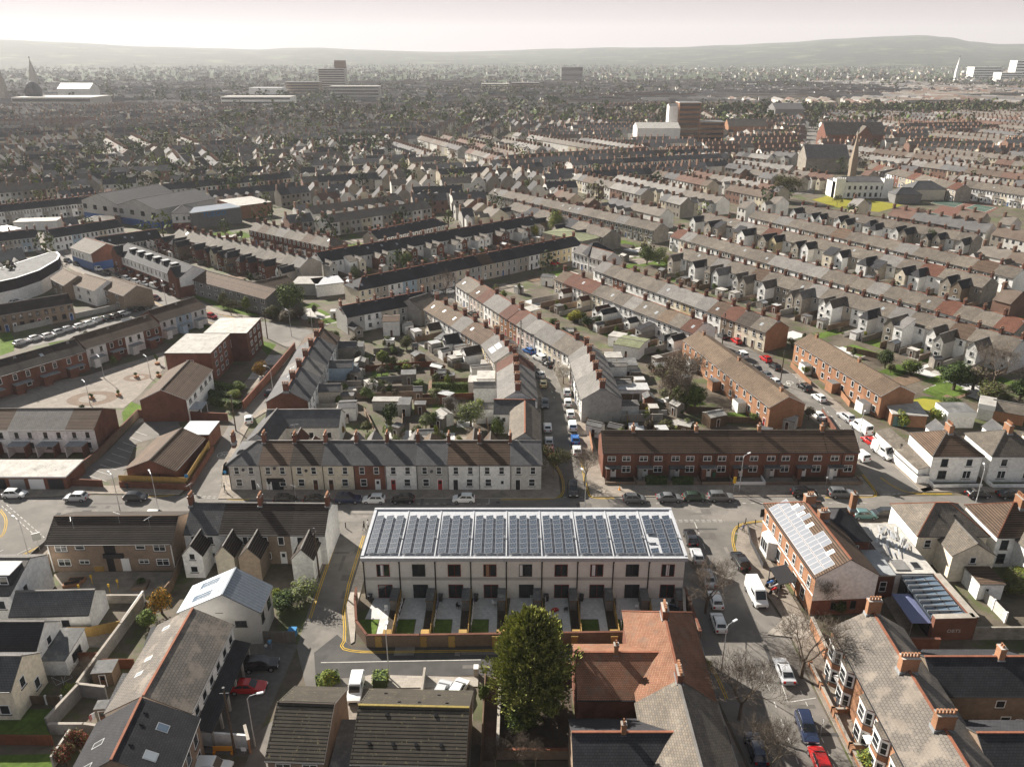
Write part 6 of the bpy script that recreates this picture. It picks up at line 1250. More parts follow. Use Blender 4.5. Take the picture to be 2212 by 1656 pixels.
# ================================================================ centre
cx = dict(sky=.12)
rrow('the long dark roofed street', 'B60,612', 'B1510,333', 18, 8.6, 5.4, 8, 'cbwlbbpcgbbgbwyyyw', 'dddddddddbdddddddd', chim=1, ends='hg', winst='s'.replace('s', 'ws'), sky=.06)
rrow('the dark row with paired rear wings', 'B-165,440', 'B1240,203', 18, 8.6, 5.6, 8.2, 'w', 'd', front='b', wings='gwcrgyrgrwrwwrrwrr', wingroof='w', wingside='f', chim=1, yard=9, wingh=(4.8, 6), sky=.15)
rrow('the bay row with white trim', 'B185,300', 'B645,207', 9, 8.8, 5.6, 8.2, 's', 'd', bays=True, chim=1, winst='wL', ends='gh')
rrow('the white backed row', 'B-5,787', 'B535,690', 5, 7.6, 5, 7.2, 'gwcgw', 'd', front='b', wings='w.w.w', wingside='f', wingh=(2.8, 3.8), chim=1, sky=.1)
hx = bld('corner_house', 'corner house with slate gable closing the white backed row', 'house', Vector((-26, 214)), Vector((-21, 220)), 9, 5, 7.2, 'block', 'slate_warm'); window(hx, 'f', 3, 3, 1, 1.3, 'w')
rrow('the brown roofed curved street row', 'B620,740', 'B1010,962', 6, 8.4, 5, 7.4, 'bwwwng', 'tttpbb', front='b', wings='.n.w.w', wingroof='kkdd', wingside='f', wingh=(3, 4.4), chim=1, near=True, yard=8, sky=.35)
c3 = rrow('the short bend row', 'B1012,964', 'B1105,1080', 3, 8.4, 5, 7.4, 'ynb', 'pgp', front='b', wings='w.n', wingside='f', wingh=(2.9, 3.2), chim=1, sky=0)
for u in range(3):
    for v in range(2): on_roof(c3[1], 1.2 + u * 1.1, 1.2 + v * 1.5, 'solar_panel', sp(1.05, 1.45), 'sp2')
row('the row ending in a white gable', Vector((-3.4, 172)), Vector((-2.9, 149.6)), 4, 8.2, 5, 7.6, 'wwgw', 'rpgp', front='b', chim=1, near=True, sky=0, wings='.w.w', wingside='f', wingh=(3.2, 4), chm='brick_red')
h = ebld('white_range', 'white slate roofed range below the white gable', 'house', 'E990,155', 'E1255,157', 5.4, 4.6, 6.4, 'white', 'slate', rc='ridge_red'); window(h, 'f', 8.6, 2.6, 1, 1.3, 'w'); window(h, 'f', 2, 2.9, .6, .7, 'd')
rrow('the cream curved street row', 'B820,590', 'B1170,802', 7, 8.4, 5.3, 7.8, 'wwpbwbo', 'wwbrppr', chim=2, sky=.3); rrow('the pale inner bend row', 'B1172,804', 'B1595,1035', 7, 8.4, 5.3, 7.8, 'oppwcbw', 'rppppww', chim=2, sky=.1)
row('the chimneyed row to the grey gable', Vector((13.6, 177)), Vector((14.6, 150.4)), 5, 8.4, 5.2, 7.8, 'wwwgw', 'p', chim=1, near=True, sky=0, endwall='greyr', chm='brick_red', wings='w.w.w', wingside='b', wingh=(3, 3.3), yard=9)
rrow('the red roofed back row', 'B1450,555', 'B1830,692', 6, 8.2, 5, 7.4, 'bowccw', 'trrrww', front='b', chim=2, yard=12, wings='.w.c.w', wingroof='r', wingside='f', wingh=(2.9, 3.9)); rrow('the sunlit backs row', 'B1832,694', 'C150,888', 7, 8.2, 5, 7.4, 'wwgwwgw', 'wpwwtwr', front='b', chim=2, yard=12, wings='w.ww.gw', wingroof='dwd', wingside='f', wingh=(2.9, 3.9))
rrow('the cream street of two storey houses', 'B1705,492', 'C625,878', 14, 8.6, 5.4, 8, 'wgrwwwwcywwncc', 'gwwwwwpppgbrkw', chim=1, winst='ws', endwall='brick_orange')
row('the dark range behind the cream street', G('B1500,440', 5.5), G('B1710,500', 5.5), 4, 8, 5.5, 8, 'w', 'p', chim=0); ebld('dark_roofed_hall', 'dark slate roofed hall beside the green roofed workshop', 'hall', 'B1600,460', 'B1780,440', 10, 6, 9, 'white', 'slate_dark', 'hip'); ebld('workshop', 'green roofed workshop with bright mural at the street corner', 'workshop', 'B1560,370', 'B1700,340', 22, 5, 6, 'stone', 'leaf_sage', 'hip', gutter=False)
def council(nm, r0, r1, n, wl, rm):
    hs = rrow(nm, r0, r1, n, 8, 5.2, 7.2, wl, rm, chim=0, winst='w', rc='tile_tan', edge='upvc', sky=0)
    for i, h in enumerate(hs):
        L = h['L']
        if i % 2: m = MB(); m.box((.4, -2, -.2), (3, -.003, 2.4), 'white' if i % 4 == 1 else 'brick_orange', 'felt'); m.build('porch', h)
        if i % 3 == 0: chimney(h, L / 2, 4, 7.2, .6, .6, .9, 2)
council('the long orange brick council row', 'C105,948', 'C692,1372', 7, 'o', 't'); council('the short orange brick council row', 'C830,965', 'C1412,1302', 6, 'o', 't')
# ================================================================ right hand streets, near to far
RR = 'wwwwwpwgwbwwrww'
rrow('the first backs row on the right', 'C20,410', 'C2212,1000', 21, 8.8, 5.4, 8, 'wswgwbw', 'wwwgwwbwwwpw', front='b', wings='w.wswwgw.wsw', wingroof='wwdwgw', wingside='f', wingh=(5, 6.8), chim=1, yard=10, sky=.2)
rrow('the white bayed row on the right', 'C-20,285', 'C2230,880', 24, 8.8, 5.4, 8, 'wcswwsw', 'rgwwwwwwwppppwwwpwwwrww', bays=True, chim=1, winst='wL', sky=.12)
rrow('the second backs row on the right', 'C140,180', 'C2010,602', 17, 8.8, 5.4, 8, 'wsw', 'wwwgwrwww', front='b', wings='wwsnwsywww', wingroof='d', wingside='f', wingh=(5, 7), chim=1, yard=10, sky=.1)
rrow('the second bayed row on the right', 'C480,165', 'C2212,545', 16, 8.8, 5.4, 8, 'wss', 'wwgwwwbw', bays=True, chim=1, winst='wL', sky=.1)
rrow('the third backs row on the right', 'C780,130', 'C1920,322', 12, 8.8, 5.4, 8, 'wws', 'w', front='b', wings='wwwwcwwws', wingroof='d', wingside='f', wingh=(5, 7), chim=1, yard=8, sky=.1)
rrow('the stone street in the upper centre', 'B1000,20', 'B2080,250', 20, 8.8, 5.4, 8, 's', 'wgwww', bays=True, chim=1, winst='wL', sky=.15); rrow('the backs row behind the upper stone street', 'B1130,112', 'B1760,292', 10, 8.8, 5.4, 8, 's', 'wwdw', front='b', wings='w.w.', wingroof='d', wingside='f', chim=1, sky=.1)
# ================================================================ side street row and the gardens inside the central block
sr = rrow('the side street chimney row', 'A2085,925', 'A1852,1335', 6, 8.6, 5.2, 7.7, 'gwwgww', 'bsspss', front='f', wings='w.l.w.', wingroof='sd', wingside='b', wingh=(3.4, 4.4), chim=1, near=True, endwall='brick_red', chm='brick_red', yard=8, sky=.1)
for i, (tk, w, d, h, wl, rm, a, fl) in enumerate((('B330,960', 4.5, 6, 4.2, 'white', 'tile_brown', .1, 0), ('B680,1050', 4.5, 5, 2.6, 'white', 'felt', -.4, 1), ('B720,1075', 5, 3.2, 2.4, 'white', 'slate_dark', .35, 0), ('B780,1090', 4, 3, 2.3, 'white', 'felt', .3, 1), ('B790,1150', 4.2, 3.4, 2.4, 'white', 'felt_pale', .3, 1), ('B440,1280', 3.4, 3, 2.4, 'wood_grey', 'felt', .1, 1), ('B640,930', 3.4, 3, 2.8, 'white', 'slate', .4, 0), ('B100,1100', 4, 4, 2.6, 'greyr', 'felt', .1, 1), ('B60,1240', 3.4, 4, 2.4, 'blue', 'felt', 0, 1), ('B940,1330', 4, 5, 3.6, 'white', 'felt_pale', 0, 1), ('B870,1330', 3, 4, 2.6, 'concrete', 'felt_pale', 0, 1), ('B960,1210', 4, 3, 2.3, 'white', 'felt_pale', 0, 1),
     ('E50,180', 3.6, 4, 3, 'white', 'slate', .1, 0), ('E415,150', 2.6, 4, 2.6, 'greyr', 'felt', 0, 1), ('E515,150', 2.4, 2, 2.2, 'wood', 'felt', 0, 1), ('E300,125', 6, 2.4, 2.2, 'concrete', 'felt_pale', 0, 1), ('E500,60', 2, 3, 2.4, 'brick_brown', 'slate', .1, 0), ('B480,1090', 1.4, 1.4, 2, 'wood_grey', 'felt', .4, 0), ('B1790,1040', 4, 4, 2.8, 'white', 'felt_pale', -.5, 1), ('B1880,1090', 7, 8, 3, 'white', 'leaf_sage', -.5, 0), ('B1760,1190', 4, 4, 3.4, 'white', 'felt_pale', 0, 1), ('B1850,1230', 4.4, 5, 3.2, 'greyr', 'felt', 0, 1), ('B1870,1380', 8, 4, 2.6, 'white', 'metal_pale', 0, 1), ('F200,225', 4, 3, 2.4, 'wood', 'felt_pale', .4, 0), ('F690,240', 3, 4, 2.2, 'concrete', 'felt_pale', -.6, 0), ('F1070,480', .01, .01, 1, 'wood', 'felt', 0, 1), ('B1340,650', 4, 4, 3, 'white', 'slate', -.3, 0), ('C780,1130', 2.8, 2.6, 2.4, 'white', 'slate_dark', -.6, 1), ('C905,1215', 2.6, 2.4, 2.3, 'white', 'felt_pale', -.6, 1))):
    if w < 1: continue
    shed(f"{WN.get(wl, wl.replace('_', ' '))} garden building with {RN.get(rm, rm.replace('_', ' ').replace('leaf sage', 'green felt'))} roof, {ORD[i] if i < 29 else 'last'} of the central garden sheds", G(tk), a, w, d, h, wl, rm, 'garden_outbuilding', 'shed', 'outbuildings in the central gardens', bool(fl))
fn = [('B210,1100 B380,1085', 'wood_grey'), ('B90,1220 B360,1195 B620,1180', 'wood_red'), ('B120,1290 B400,1270', 'greyd'), ('B100,1350 B470,1340', 'wood_grey'), ('B590,1300 B840,1290', 'wood'), ('B530,1400 B900,1390', 'wood_red'), ('E100,60 E470,45', 'brick_brown'), ('E470,100 E640,95', 'wood'), ('E575,330 E585,170', 'wood'), ('B460,1080 B620,1190', 'wood_grey'), ('B400,920 B560,880', 'stone'), ('B690,1180 B900,1210', 'wood_grey'), ('E150,150 E240,330', 'brick_brown'), ('E395,330 E400,160', 'brick_brown'), ('E960,330 E940,200', 'wood'), ('F900,160 F990,290', 'brick_red'), ('F20,150 F250,160', 'wood'), ('F250,215 F620,230', 'wood'), ('F420,70 F430,160', 'wood_red'), ('E1590,190 E1630,420', 'brick_orange'), ('E1810,170 E2110,170', 'concrete'), ('E1860,290 E1850,180', 'wood_new'), ('E1740,300 E1750,210', 'concrete'), ('E2010,280 E2020,120', 'wood'), ('C1060,1080 C1270,1130', 'wood'), ('C960,1290 C1080,1440', 'brick_orange'), ('C700,1180 C830,1310', 'brick_orange')]
for i, (tk, m_) in enumerate(fn):
    q = GS(tk); wallrun('garden_fence' if 'wood' in m_ else 'garden_wall', f"{m_.replace('_', ' ').replace('wood new', 'yellow timber').replace('wood', 'timber').replace('greyd', 'dark grey')} boundary number {ORD[i]} counted across the central back gardens", 'fence' if 'wood' in m_ else 'wall', q, 1.5 if 'wood' in m_ else 1.3, .12, m_, group='boundaries of the central gardens')
hedge('garden_hedge', 'clipped bright hedge in the central gardens', GS('B590,1325 B835,1325'), 1.2, 1.5, 'light'); hedge('garden_hedge', 'small square bright hedge at the end of the clipped one', GS('B480,1330 B520,1310'), 1.6, 1.8, 'light')
for i, tk in enumerate(('A1360,1310 A1500,1340', 'A1350,1370 A1480,1400', 'A1370,1420 A1560,1450')): hedge('garden_hedge', f"dark green hedge, {ORD[i]} from the far end beside the brown roofed brick house", GS(tk), 1.6, 1.5, 'dark' if i == 1 else 'green', 'hedges by the brown roofed house')
# ================================================================ trees and shrubs
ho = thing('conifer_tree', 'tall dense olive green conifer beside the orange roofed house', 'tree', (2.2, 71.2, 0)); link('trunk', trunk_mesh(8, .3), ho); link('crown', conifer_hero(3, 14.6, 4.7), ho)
BT = [bare_meshes(s, 10, 5, sp_, .2, mt, None, dr) for s, sp_, mt, dr in ((4, .55, 'bark', .05), (9, .5, 'bark', .08), (15, .42, 'bark_pale', .1))]
BT.append(None); BT[3:] = []; BT.append(bare_meshes(21, 10, 4, .5, .2, 'bark_pale', ('leaf_olive', .5, 3, .2), .06)); BT.append(bare_meshes(22, 10, 4, .5, .2, 'bark', ('blossom', .45, 5, .17), .04))
BT.append(bare_meshes(27, 10, 5, .5, .2, 'bark_pale', ('twig_pale', .4, 1, .1), .03))
for lb, tk, k, s in (('large bare street tree casting shadow on the pale roof', 'J770,745', 0, 1.08), ('bare street tree with sawn limb in the lower front street', 'J370,1015', 1, 1.0), ('bare street tree at the bottom edge of the front street', 'J560,1390', 2, .8), ('bare street tree over the silver cars by the solar gardens', 'J150,330', 1, .95), ('pale bare tree at the mouth of the middle street', 'E1580,625', 2, .78), ('smaller budding tree before the white terrace corner', 'E1375,560', 3, .62), ('white blossom tree on the middle street', 'B1440,1292', 4, .62), ('tall bare tree at the bend before the long dark roofed street', 'B680,720', 0, .98), ('brown twiggy tree behind the council row', 'B2130,1400', 5, 1.15), ('second brown twiggy tree behind the council row', 'B2200,1330', 5, 1.0), ('third brown twiggy tree nearest the council row gardens', 'B2150,1450', 5, .85), ('large bare tree at the right edge behind the gardens', 'C2010,1320', 0, 1.25), ('twiggy brown bush at the bottom centre edge', 'I1000,1330', 2, .42), ('second twiggy brown bush at the bottom centre edge', 'I1130,1300', 1, .4), ('third twiggy brown bush at the bottom centre edge', 'I1260,1320', 2, .36), ('tangled bare shrub in the dark back garden', 'H560,760', 1, .32), ('reddish bare tree in the central garden', 'E740,190', 1, .6), ('bare tree by the bowling green', 'C660,110', 3, 1.5), ('second bare tree by the bowling green', 'C600,95', 2, 1.3), ('bare tree in front of the tennis courts', 'C1000,140', 3, .6), ('small bare tree between the courts', 'C1540,250', 2, .7), ('leafless tree among the upper stone streets', 'B1630,80', 3, .8), ('small bare tree beside the pub wall', 'J900,330', 2, .62), ('bare tree by the long flats', 'A1500,850', 3, .55)):
    tree_from(('bare_tree' if k < 3 else 'budding_tree') if s > .45 else 'twiggy_shrub', lb, 'tree' if s > .45 else 'shrub', G(tk), *BT[k], s, None, None)
TR = [('dark cypress in the central garden', 'E320,260', 'dark', 1.7, 6.2), ('sage green bush tree in the central garden', 'E840,240', 'sage', 3.2, 6), ('yellow green tree beside the sage one', 'E905,200', 'light', 2.2, 5), ('small dark green tree by the corner wing', 'E1010,300', 'green', 1.7, 4), ('bright green shrub in the middle garden', 'E600,240', 'green', 1.4, 3.6), ('orange brown shrub behind the brown roofed terrace house', 'D2205,310', 'orange', 1.5, 3.4), ('yellow bush in the gardens behind the curved street', 'B1515,890', 'yellow', 2.6, 3.6), ('round dark bush beside the yellow bush', 'B1600,930', 'dark', 1.9, 3.6), ('light green tree among the central sheds', 'B265,1165', 'light', 1.9, 3.6), ('dark ivy clad tree by the brick cottage', 'B425,1070', 'olive', 2.0, 4), ('big dark green tree behind the long flats', 'A1870,840', 'green', 5.2, 10), ('olive bush under the big dark tree', 'A1770,870', 'olive', 3, 4), ('brown bush right of the big dark tree', 'A1870,890', 'brown', 3.4, 4), ('second brown bush right of the big dark tree', 'A1950,870', 'brown', 3, 4), ('yellow green street shrub before the long flats', 'A1600,835', 'light', 1.9, 5), ('twiggy shrub before the long flats', 'A1450,800', 'olive', 1.8, 5), ('pink blossom tree by the retail warehouse', 'A725,125', 'pink', 3.2, 8), ('pale blossom tree by the far street row', 'A500,110', 'blossom', 3, 8), ('orange leaved bush by the estate wall', 'A1690,1240', 'orange', 2.1, 3.6),
      ('autumn orange tree beside the long range', 'H1050,330', 'orange', 2.0, 4.4), ('green bush beside the long range', 'H960,420', 'green', 1.7, 2.6), ('silvery sage bush beside the alley', 'H1975,250', 'sage', 2.5, 3.6), ('dark hedge bush beside the metal roofed building', 'H1850,310', 'dark', 2.4, 2.8), ('light leaved climber beside the grey timber fence', 'H1810,270', 'light', 1.2, 2.6), ('dark red spiky shrub in the bottom left garden', 'H520,1200', 'red', 1.3, 2.6), ('second dark red spiky shrub at the bottom edge', 'H440,1310', 'red', 1.4, 2.6), ('clipped hedge bush behind the ribbed roof house', 'H2130,800', 'light', 1.5, 2), ('glossy bush at the foot of the conifer', 'I1160,1060', 'green', 2.4, 2.6), ('climbing shrub on the lane wall left of the conifer', 'I925,930', 'green', .9, 3.4), ('ivy on the left cream wall', 'H460,860', 'light', 1.1, 1.6),
      ('pale yellow willow by the green roofed workshop', 'B1390,330', 'light', 4.4, 11), ('yellow green bush left of the willow', 'B1250,350', 'yellow', 2.6, 6), ('dark bushy tree behind the cream street', 'B1980,520', 'green', 3.4, 7), ('sage tree behind the cream street', 'B2060,520', 'sage', 3.2, 7), ('round dark green tree by the council row garden', 'F80,130', 'green', 3.1, 6.4), ('golden cypress at the right edge', 'C2150,860', 'yellow', 3.2, 7.5), ('dark conifer among the third backs row', 'C1605,420', 'dark', 2.6, 8), ('round bare hedge tree in the second backs row', 'C625,430', 'brown', 3, 6), ('dark evergreen mass right of the council gardens', 'C1750,1330', 'dark', 4.5, 7), ('brown thicket right of the council gardens', 'C1880,1330', 'brown', 4.2, 6), ('olive thicket near the right edge', 'C1960,1400', 'olive', 4, 5), ('dark bush beyond the short council row', 'C1310,1190', 'dark', 2.2, 5), ('green shrub beyond the short council row', 'C1480,1230', 'green', 3, 4), ('light green front garden shrub at the white porch', 'C800,1230', 'light', 1.4, 2.4), ('dark tree at far right edge', 'C2180,1400', 'dark', 3.4, 5.5), ('small round tree by the white garage', 'F1420,245', 'light', 1.6, 3.6), ('second small round tree by the white garage', 'F1620,230', 'light', 1.8, 4), ('long dark garden hedge mass near the right edge', 'F1750,130', 'dark', 3, 2.6), ('olive bush beside the right hand fence', 'J2130,200', 'olive', 2.4, 3.4), ('second olive bush beside the right hand fence', 'J2190,140', 'light', 2, 2.6), ('dark creeper by the pub gable', 'J1010,330', 'dark', 1.3, 2.4), ('yellow shrub at the lane corner', 'J150,690', 'yellow', .9, 1.4),
      ('green shrub in the council row garden', 'F450,215', 'green', 1.3, 2.2), ('yellow flowering shrub in the council row garden', 'F590,245', 'yellow', 1.3, 2), ('green garden shrub by the white end gable', 'E1970,200', 'light', 1.1, 2.2), ('dark tall tree on the left street', 'A260,60', 'olive', 4, 9), ('tree by the left market', 'A200,50', 'olive', 5, 8), ('garden bush behind the white backed row', 'B90,600', 'sage', 2.2, 4), ('green tree behind the dark roofed street', 'B430,540', 'green', 2.6, 6), ('green climber by the block cottage', 'A1540,1350', 'green', 2.2, 2.6), ('bright green bush by the hedged garden', 'A1520,1390', 'light', 2, 2.2), ('dark green hedge by the brown roofed house', 'A1420,1400', 'dark', 2.6, 2), ('dark shrub at the side street wall', 'D1490,140', 'olive', 1.2, 2), ('shrub before the estate row', 'A740,1170', 'green', 1, 2.4)]
for i, (lb, tk, kd, rx, h) in enumerate(TR): leafy('shrub' if h < 4 else 'garden_tree', lb, 'shrub' if h < 4 else 'tree', G(tk), kd, rx, h, i, .04 if h < 5 else .12)
hedge('clipped_hedge', 'bright clipped hedge beside the parked white van', GS('I250,830 I262,760'), 1.9, 1.7, 'light'); hedge('clipped_hedge', 'low clipped hedge behind the ribbed roof house', GS('H2050,800 H2200,760'), 1.3, 1.2, 'light')
for i, tk in enumerate(('A1020,1165', 'A885,1252', 'A770,1370', 'A595,1390', 'A1030,1245')):
    c = G(tk); t = thing('round_planter', f"round brick planter with shrub, {ORD[i]} in the paved square", 'planter', (c.x, c.y, 0), 0, 'round planters'); m = MB(); m.tube([V3((0, 0, 0)), V3((0, 0, .5))], .6, 12, 'brick_orange', True); m.build('tub', t); leafy('planter_shrub', f"shrub growing in the {ORD[i]} round planter of the paved square", 'shrub', c, 'green', .55, 1.3 if i else 2.6, i, .3, group='planter shrubs')
def inside(p, q):
    c = False; n = len(q)
    for i in range(n):
        a, b = q[i], q[i - 1]
        if (a.y > p.y) != (b.y > p.y) and p.x < (b.x - a.x) * (p.y - a.y) / (b.y - a.y) + a.x: c = not c
    return c
# ================================================================ landmark buildings further off
def blk(nm, lb, cat, tk, wpx, ztop, depth, wl, rm, roof='flat', nfl=0, st='w', hr=None, **k):
    """tk: ground point (pixel) of the left front corner; wpx width in pixels"""
    p = G(tk); t = float(tk[1:].split(',')[0]); q = G('Z%f,%s' % (t + wpx, tk.split(',')[1]))
    h = bld(nm, lb, cat, p, q, depth, ztop, hr or ztop + .4, wl, rm, roof, gutter=False, **k)
    if nfl:
        L = h['L']; n = max(3, int(L / 4.2)); fh = ztop / nfl
        m = MB()
        for f_ in range(nfl): m.poly([(.8, -.06, f_ * fh + fh * .35), (L - .8, -.06, f_ * fh + fh * .35), (L - .8, -.06, f_ * fh + fh * .8), (.8, -.06, f_ * fh + fh * .8)], 'glass')
        o = m.build('window_bands', h); o['kind'] = 'stuff'
    return h
tb = blk('tower_block', 'tall pale concrete university tower on the left skyline', 'tower', 'Z692,208', 56, 46, 22, 'concrete', 'felt', nfl=12)
m = MB(); m.box((tb['L'] * .62, 3, 46), (tb['L'], 20, 60), 'brick_brown', 'felt'); m.build('lift_tower', tb)
blk('university_block', 'dark stepped block left of the university tower', 'building', 'Z620,212', 72, 26, 22, 'brick_brown', 'felt', nfl=6); blk('university_block', 'long pale block in front of the university tower', 'building', 'Z714,222', 106, 24, 25, 'greyr', 'felt_pale', nfl=5); blk('university_block', 'long white hall with blank end wall on the left skyline', 'building', 'Z480,236', 150, 16, 30, 'white', 'felt_pale', nfl=3); blk('university_block', 'low white block with pale roof by the blank hall', 'building', 'Z540,215', 70, 18, 30, 'white', 'metal_pale')
blk('dark_tower', 'dark clad square tower block on the centre skyline', 'tower', 'Z1212,182', 46, 40, 30, 'greyd', 'felt', nfl=3); blk('office_block', 'pale office block left of centre skyline', 'building', 'Z1040,200', 60, 16, 30, 'cream', 'felt_pale', nfl=4); blk('office_block', 'brown office block beside the pale one', 'building', 'Z1105,200', 60, 18, 30, 'brick_brown', 'felt', nfl=4)
blk('office_block', 'white office slab near the right skyline', 'building', 'Z2100,172', 60, 34, 40, 'white', 'felt_pale', nfl=5); blk('office_block', 'tall white office slab at the right edge of the skyline', 'building', 'Z2190,168', 60, 50, 40, 'white', 'felt_pale', nfl=6); blk('office_block', 'second white slab beside the tall right one', 'building', 'Z2160,176', 45, 22, 40, 'white', 'felt_pale', nfl=4)
blk('museum_building', 'domed civic building at the left edge of the city', 'building', 'Z30,238', 170, 16, 60, 'concrete', 'felt_pale', nfl=2)
dm = thing('museum_dome', 'grey stone dome on the civic building', 'dome', (*G('Z62,236'), 0)); m = MB(); m.tube([V3((0, 20, z)) for z in (0, 20, 20.1, 27, 32, 35, 36)], [11, 11, 12, 10.6, 7.5, 3.5, .5], 14, 'slate'); m.build('dome', dm)
blk('civic_hall', 'pale hall with bright sloping roof near the dome', 'building', 'Z130,225', 70, 22, 30, 'white', 'metal_pale', 'gable', hr=30)
def spire(nm, lb, tk, h, w, m_='stone'):
    p = G(tk); t = thing(nm, lb, 'spire', (p.x, p.y, 0)); k = MB(); k.box((-w, -w, 0), (w, w, h * .42), m_)
    for i in range(4): a, b = [(-w, -w), (w, -w), (w, w), (-w, w)][i], [(w, -w), (w, w), (-w, w), (-w, -w)][i]; k.poly([(*a, h * .42), (*b, h * .42), (0, 0, h)], m_)
    k.build('tower', t); k = MB(); k.box((-w * .15, -w * .15, h - 1), (w * .15, w * .15, h * 1.05), 'steel_dark'); k.build('finial', t); return t
spire('church_spire', 'dark tall spire at the left edge of the skyline', 'Z13,225', 62, 4.5, 'stone'); spire('church_spire', 'thin distant spire near the left skyline', 'Z77,190', 62, 6); spire('chimney_stack', 'slender pale tower near the right skyline', 'Z2063,176', 62, 4, 'white')
rt = blk('brick_tower_block', 'red brick tower with white edged corners in the middle distance', 'tower', 'Z1462,305', 46, 32, 18, 'brick_orange', 'felt', nfl=8); blk('brick_tower_block', 'lower red brick wing with white frames beside the brick tower', 'tower', 'Z1508,305', 54, 16, 16, 'brick_orange', 'felt', nfl=4); wing(rt, 'l', 2, 14, 8, 29, 31, 'white', 'felt', wins=False, name='side_block')
blk('white_hall', 'big white rendered hall beside the brick tower', 'hall', 'Z1375,312', 92, 13, 26, 'white', 'felt_pale', 'gable', hr=17); blk('warehouse', 'grey warehouse beside the long straight road', 'warehouse', 'Z1672,262', 62, 13, 30, 'greyd', 'slate', 'gable', hr=19); blk('brick_school', 'red brick school with gabled tiled roofs', 'school', 'Z1572,292', 82, 8, 18, 'brick_orange', 'slate_warm', 'gable', hr=14); blk('white_offices', 'white flat roofed offices by the long straight road', 'building', 'Z1690,245', 50, 12, 16, 'white', 'felt_pale', nfl=3)
ch = blk('brick_church', 'large red brick church with long grey roof', 'church', 'Z1780,318', 128, 10, 20, 'brick_red', 'slate_warm', 'gable', hr=19); wing(ch, 'f', 24, 36, 6, 10, 17, 'brick_red', 'slate_warm', wins=False, name='transept')
sc_ = blk('stone_church', 'stone church with broad grey roof before its spire', 'church', 'Z1738,372', 92, 9, 16, 'stone', 'slate_pale', 'gable', hr=16.5); spire('church_spire', 'stone church steeple with thin spire beside the broad grey roof', 'Z1838,388', 29, 1.8, 'brownr')
pv = blk('white_castle', 'white castellated club house above the bowling green', 'club house', 'Z1800,428', 122, 8.5, 12, 'white', 'slate', 'hip', hr=10.5)
for u in range(10): window(pv, 'f', 2 + u * (pv['L'] - 4) / 9, 4.6, 1.2, 1.8, 'ds'); window(pv, 'f', 2 + u * (pv['L'] - 4) / 9, .8, 1.3, 2, 'ds')
for u in (0, pv['L'] - 5): m = MB(); m.box((u, -1, 0), (u + 5, 4, 10.2), 'white', 'felt'); [m.box((u + i * 1.1, -1, 10.2), (u + i * 1.1 + .6, -.6, 10.9), 'white') for i in range(5)]; m.build('turret', pv)
blk('green_pavilion', 'dark green timber pavilion beside the white castle', 'pavilion', 'Z1932,440', 56, 4.6, 9, 'greyd', 'slate', 'hip', hr=7.5); blk('courts_building', 'pale building with slate roof by the tennis courts', 'building', 'Z1965,432', 74, 5.5, 12, 'cream', 'slate', 'hip', hr=9)
rrow('the white bayed villas behind the courts', 'Z2085,388', 'Z2260,412', 11, 9, 6.4, 9.4, 'scwsw', 'w', bays=True, winst='wL', chim=1); rrow('the stone villas behind the white castle', 'Z1885,352', 'Z2085,398', 12, 9, 6.2, 9, 'ysswrs', 'wrwww', bays=True, winst='wL', chim=1)
# ================================================================ the rest of the city: one mass of small houses, one of trees
OCC = set()
def mark(P, L, D, rz, pad=5, oc=None):
    c, s = math.cos(rz), math.sin(rz)
    u = -pad
    while u <= L + pad:
        v = -pad
        while v <= D + pad: (OCC if oc is None else oc).add((int((P.x + c * u - s * v) // 4), int((P.y + s * u + c * v) // 4))); v += 3
        u += 3
for o in list(COL.objects):
    if o.parent is None and 'L' in o.keys(): mark(o.location, o['L'], o['D'], o.rotation_euler[2], 7 if o['L'] < 12 else 9)
OCC2 = set()
for o in list(COL.objects):
    if o.parent is None and 'L' in o.keys():
        mark(o.location, o["L"], o["D"], o.rotation_euler[2], 1.5, OCC2)
def blocked(x, y): return (int(x // 4), int(y // 4)) in OCC
for tk in ('C840,100 C980,65 C1430,135 C1270,180 C1000,150', 'C1330,190 C1420,145 C1620,175 C1760,85 C2050,150 C1900,240 C1700,265'):
    q = GS(tk); x0, x1 = min(p.x for p in q), max(p.x for p in q); y0, y1 = min(p.y for p in q), max(p.y for p in q)
    mark(Vector((x0, y0)), x1 - x0, y1 - y0, 0, 4)
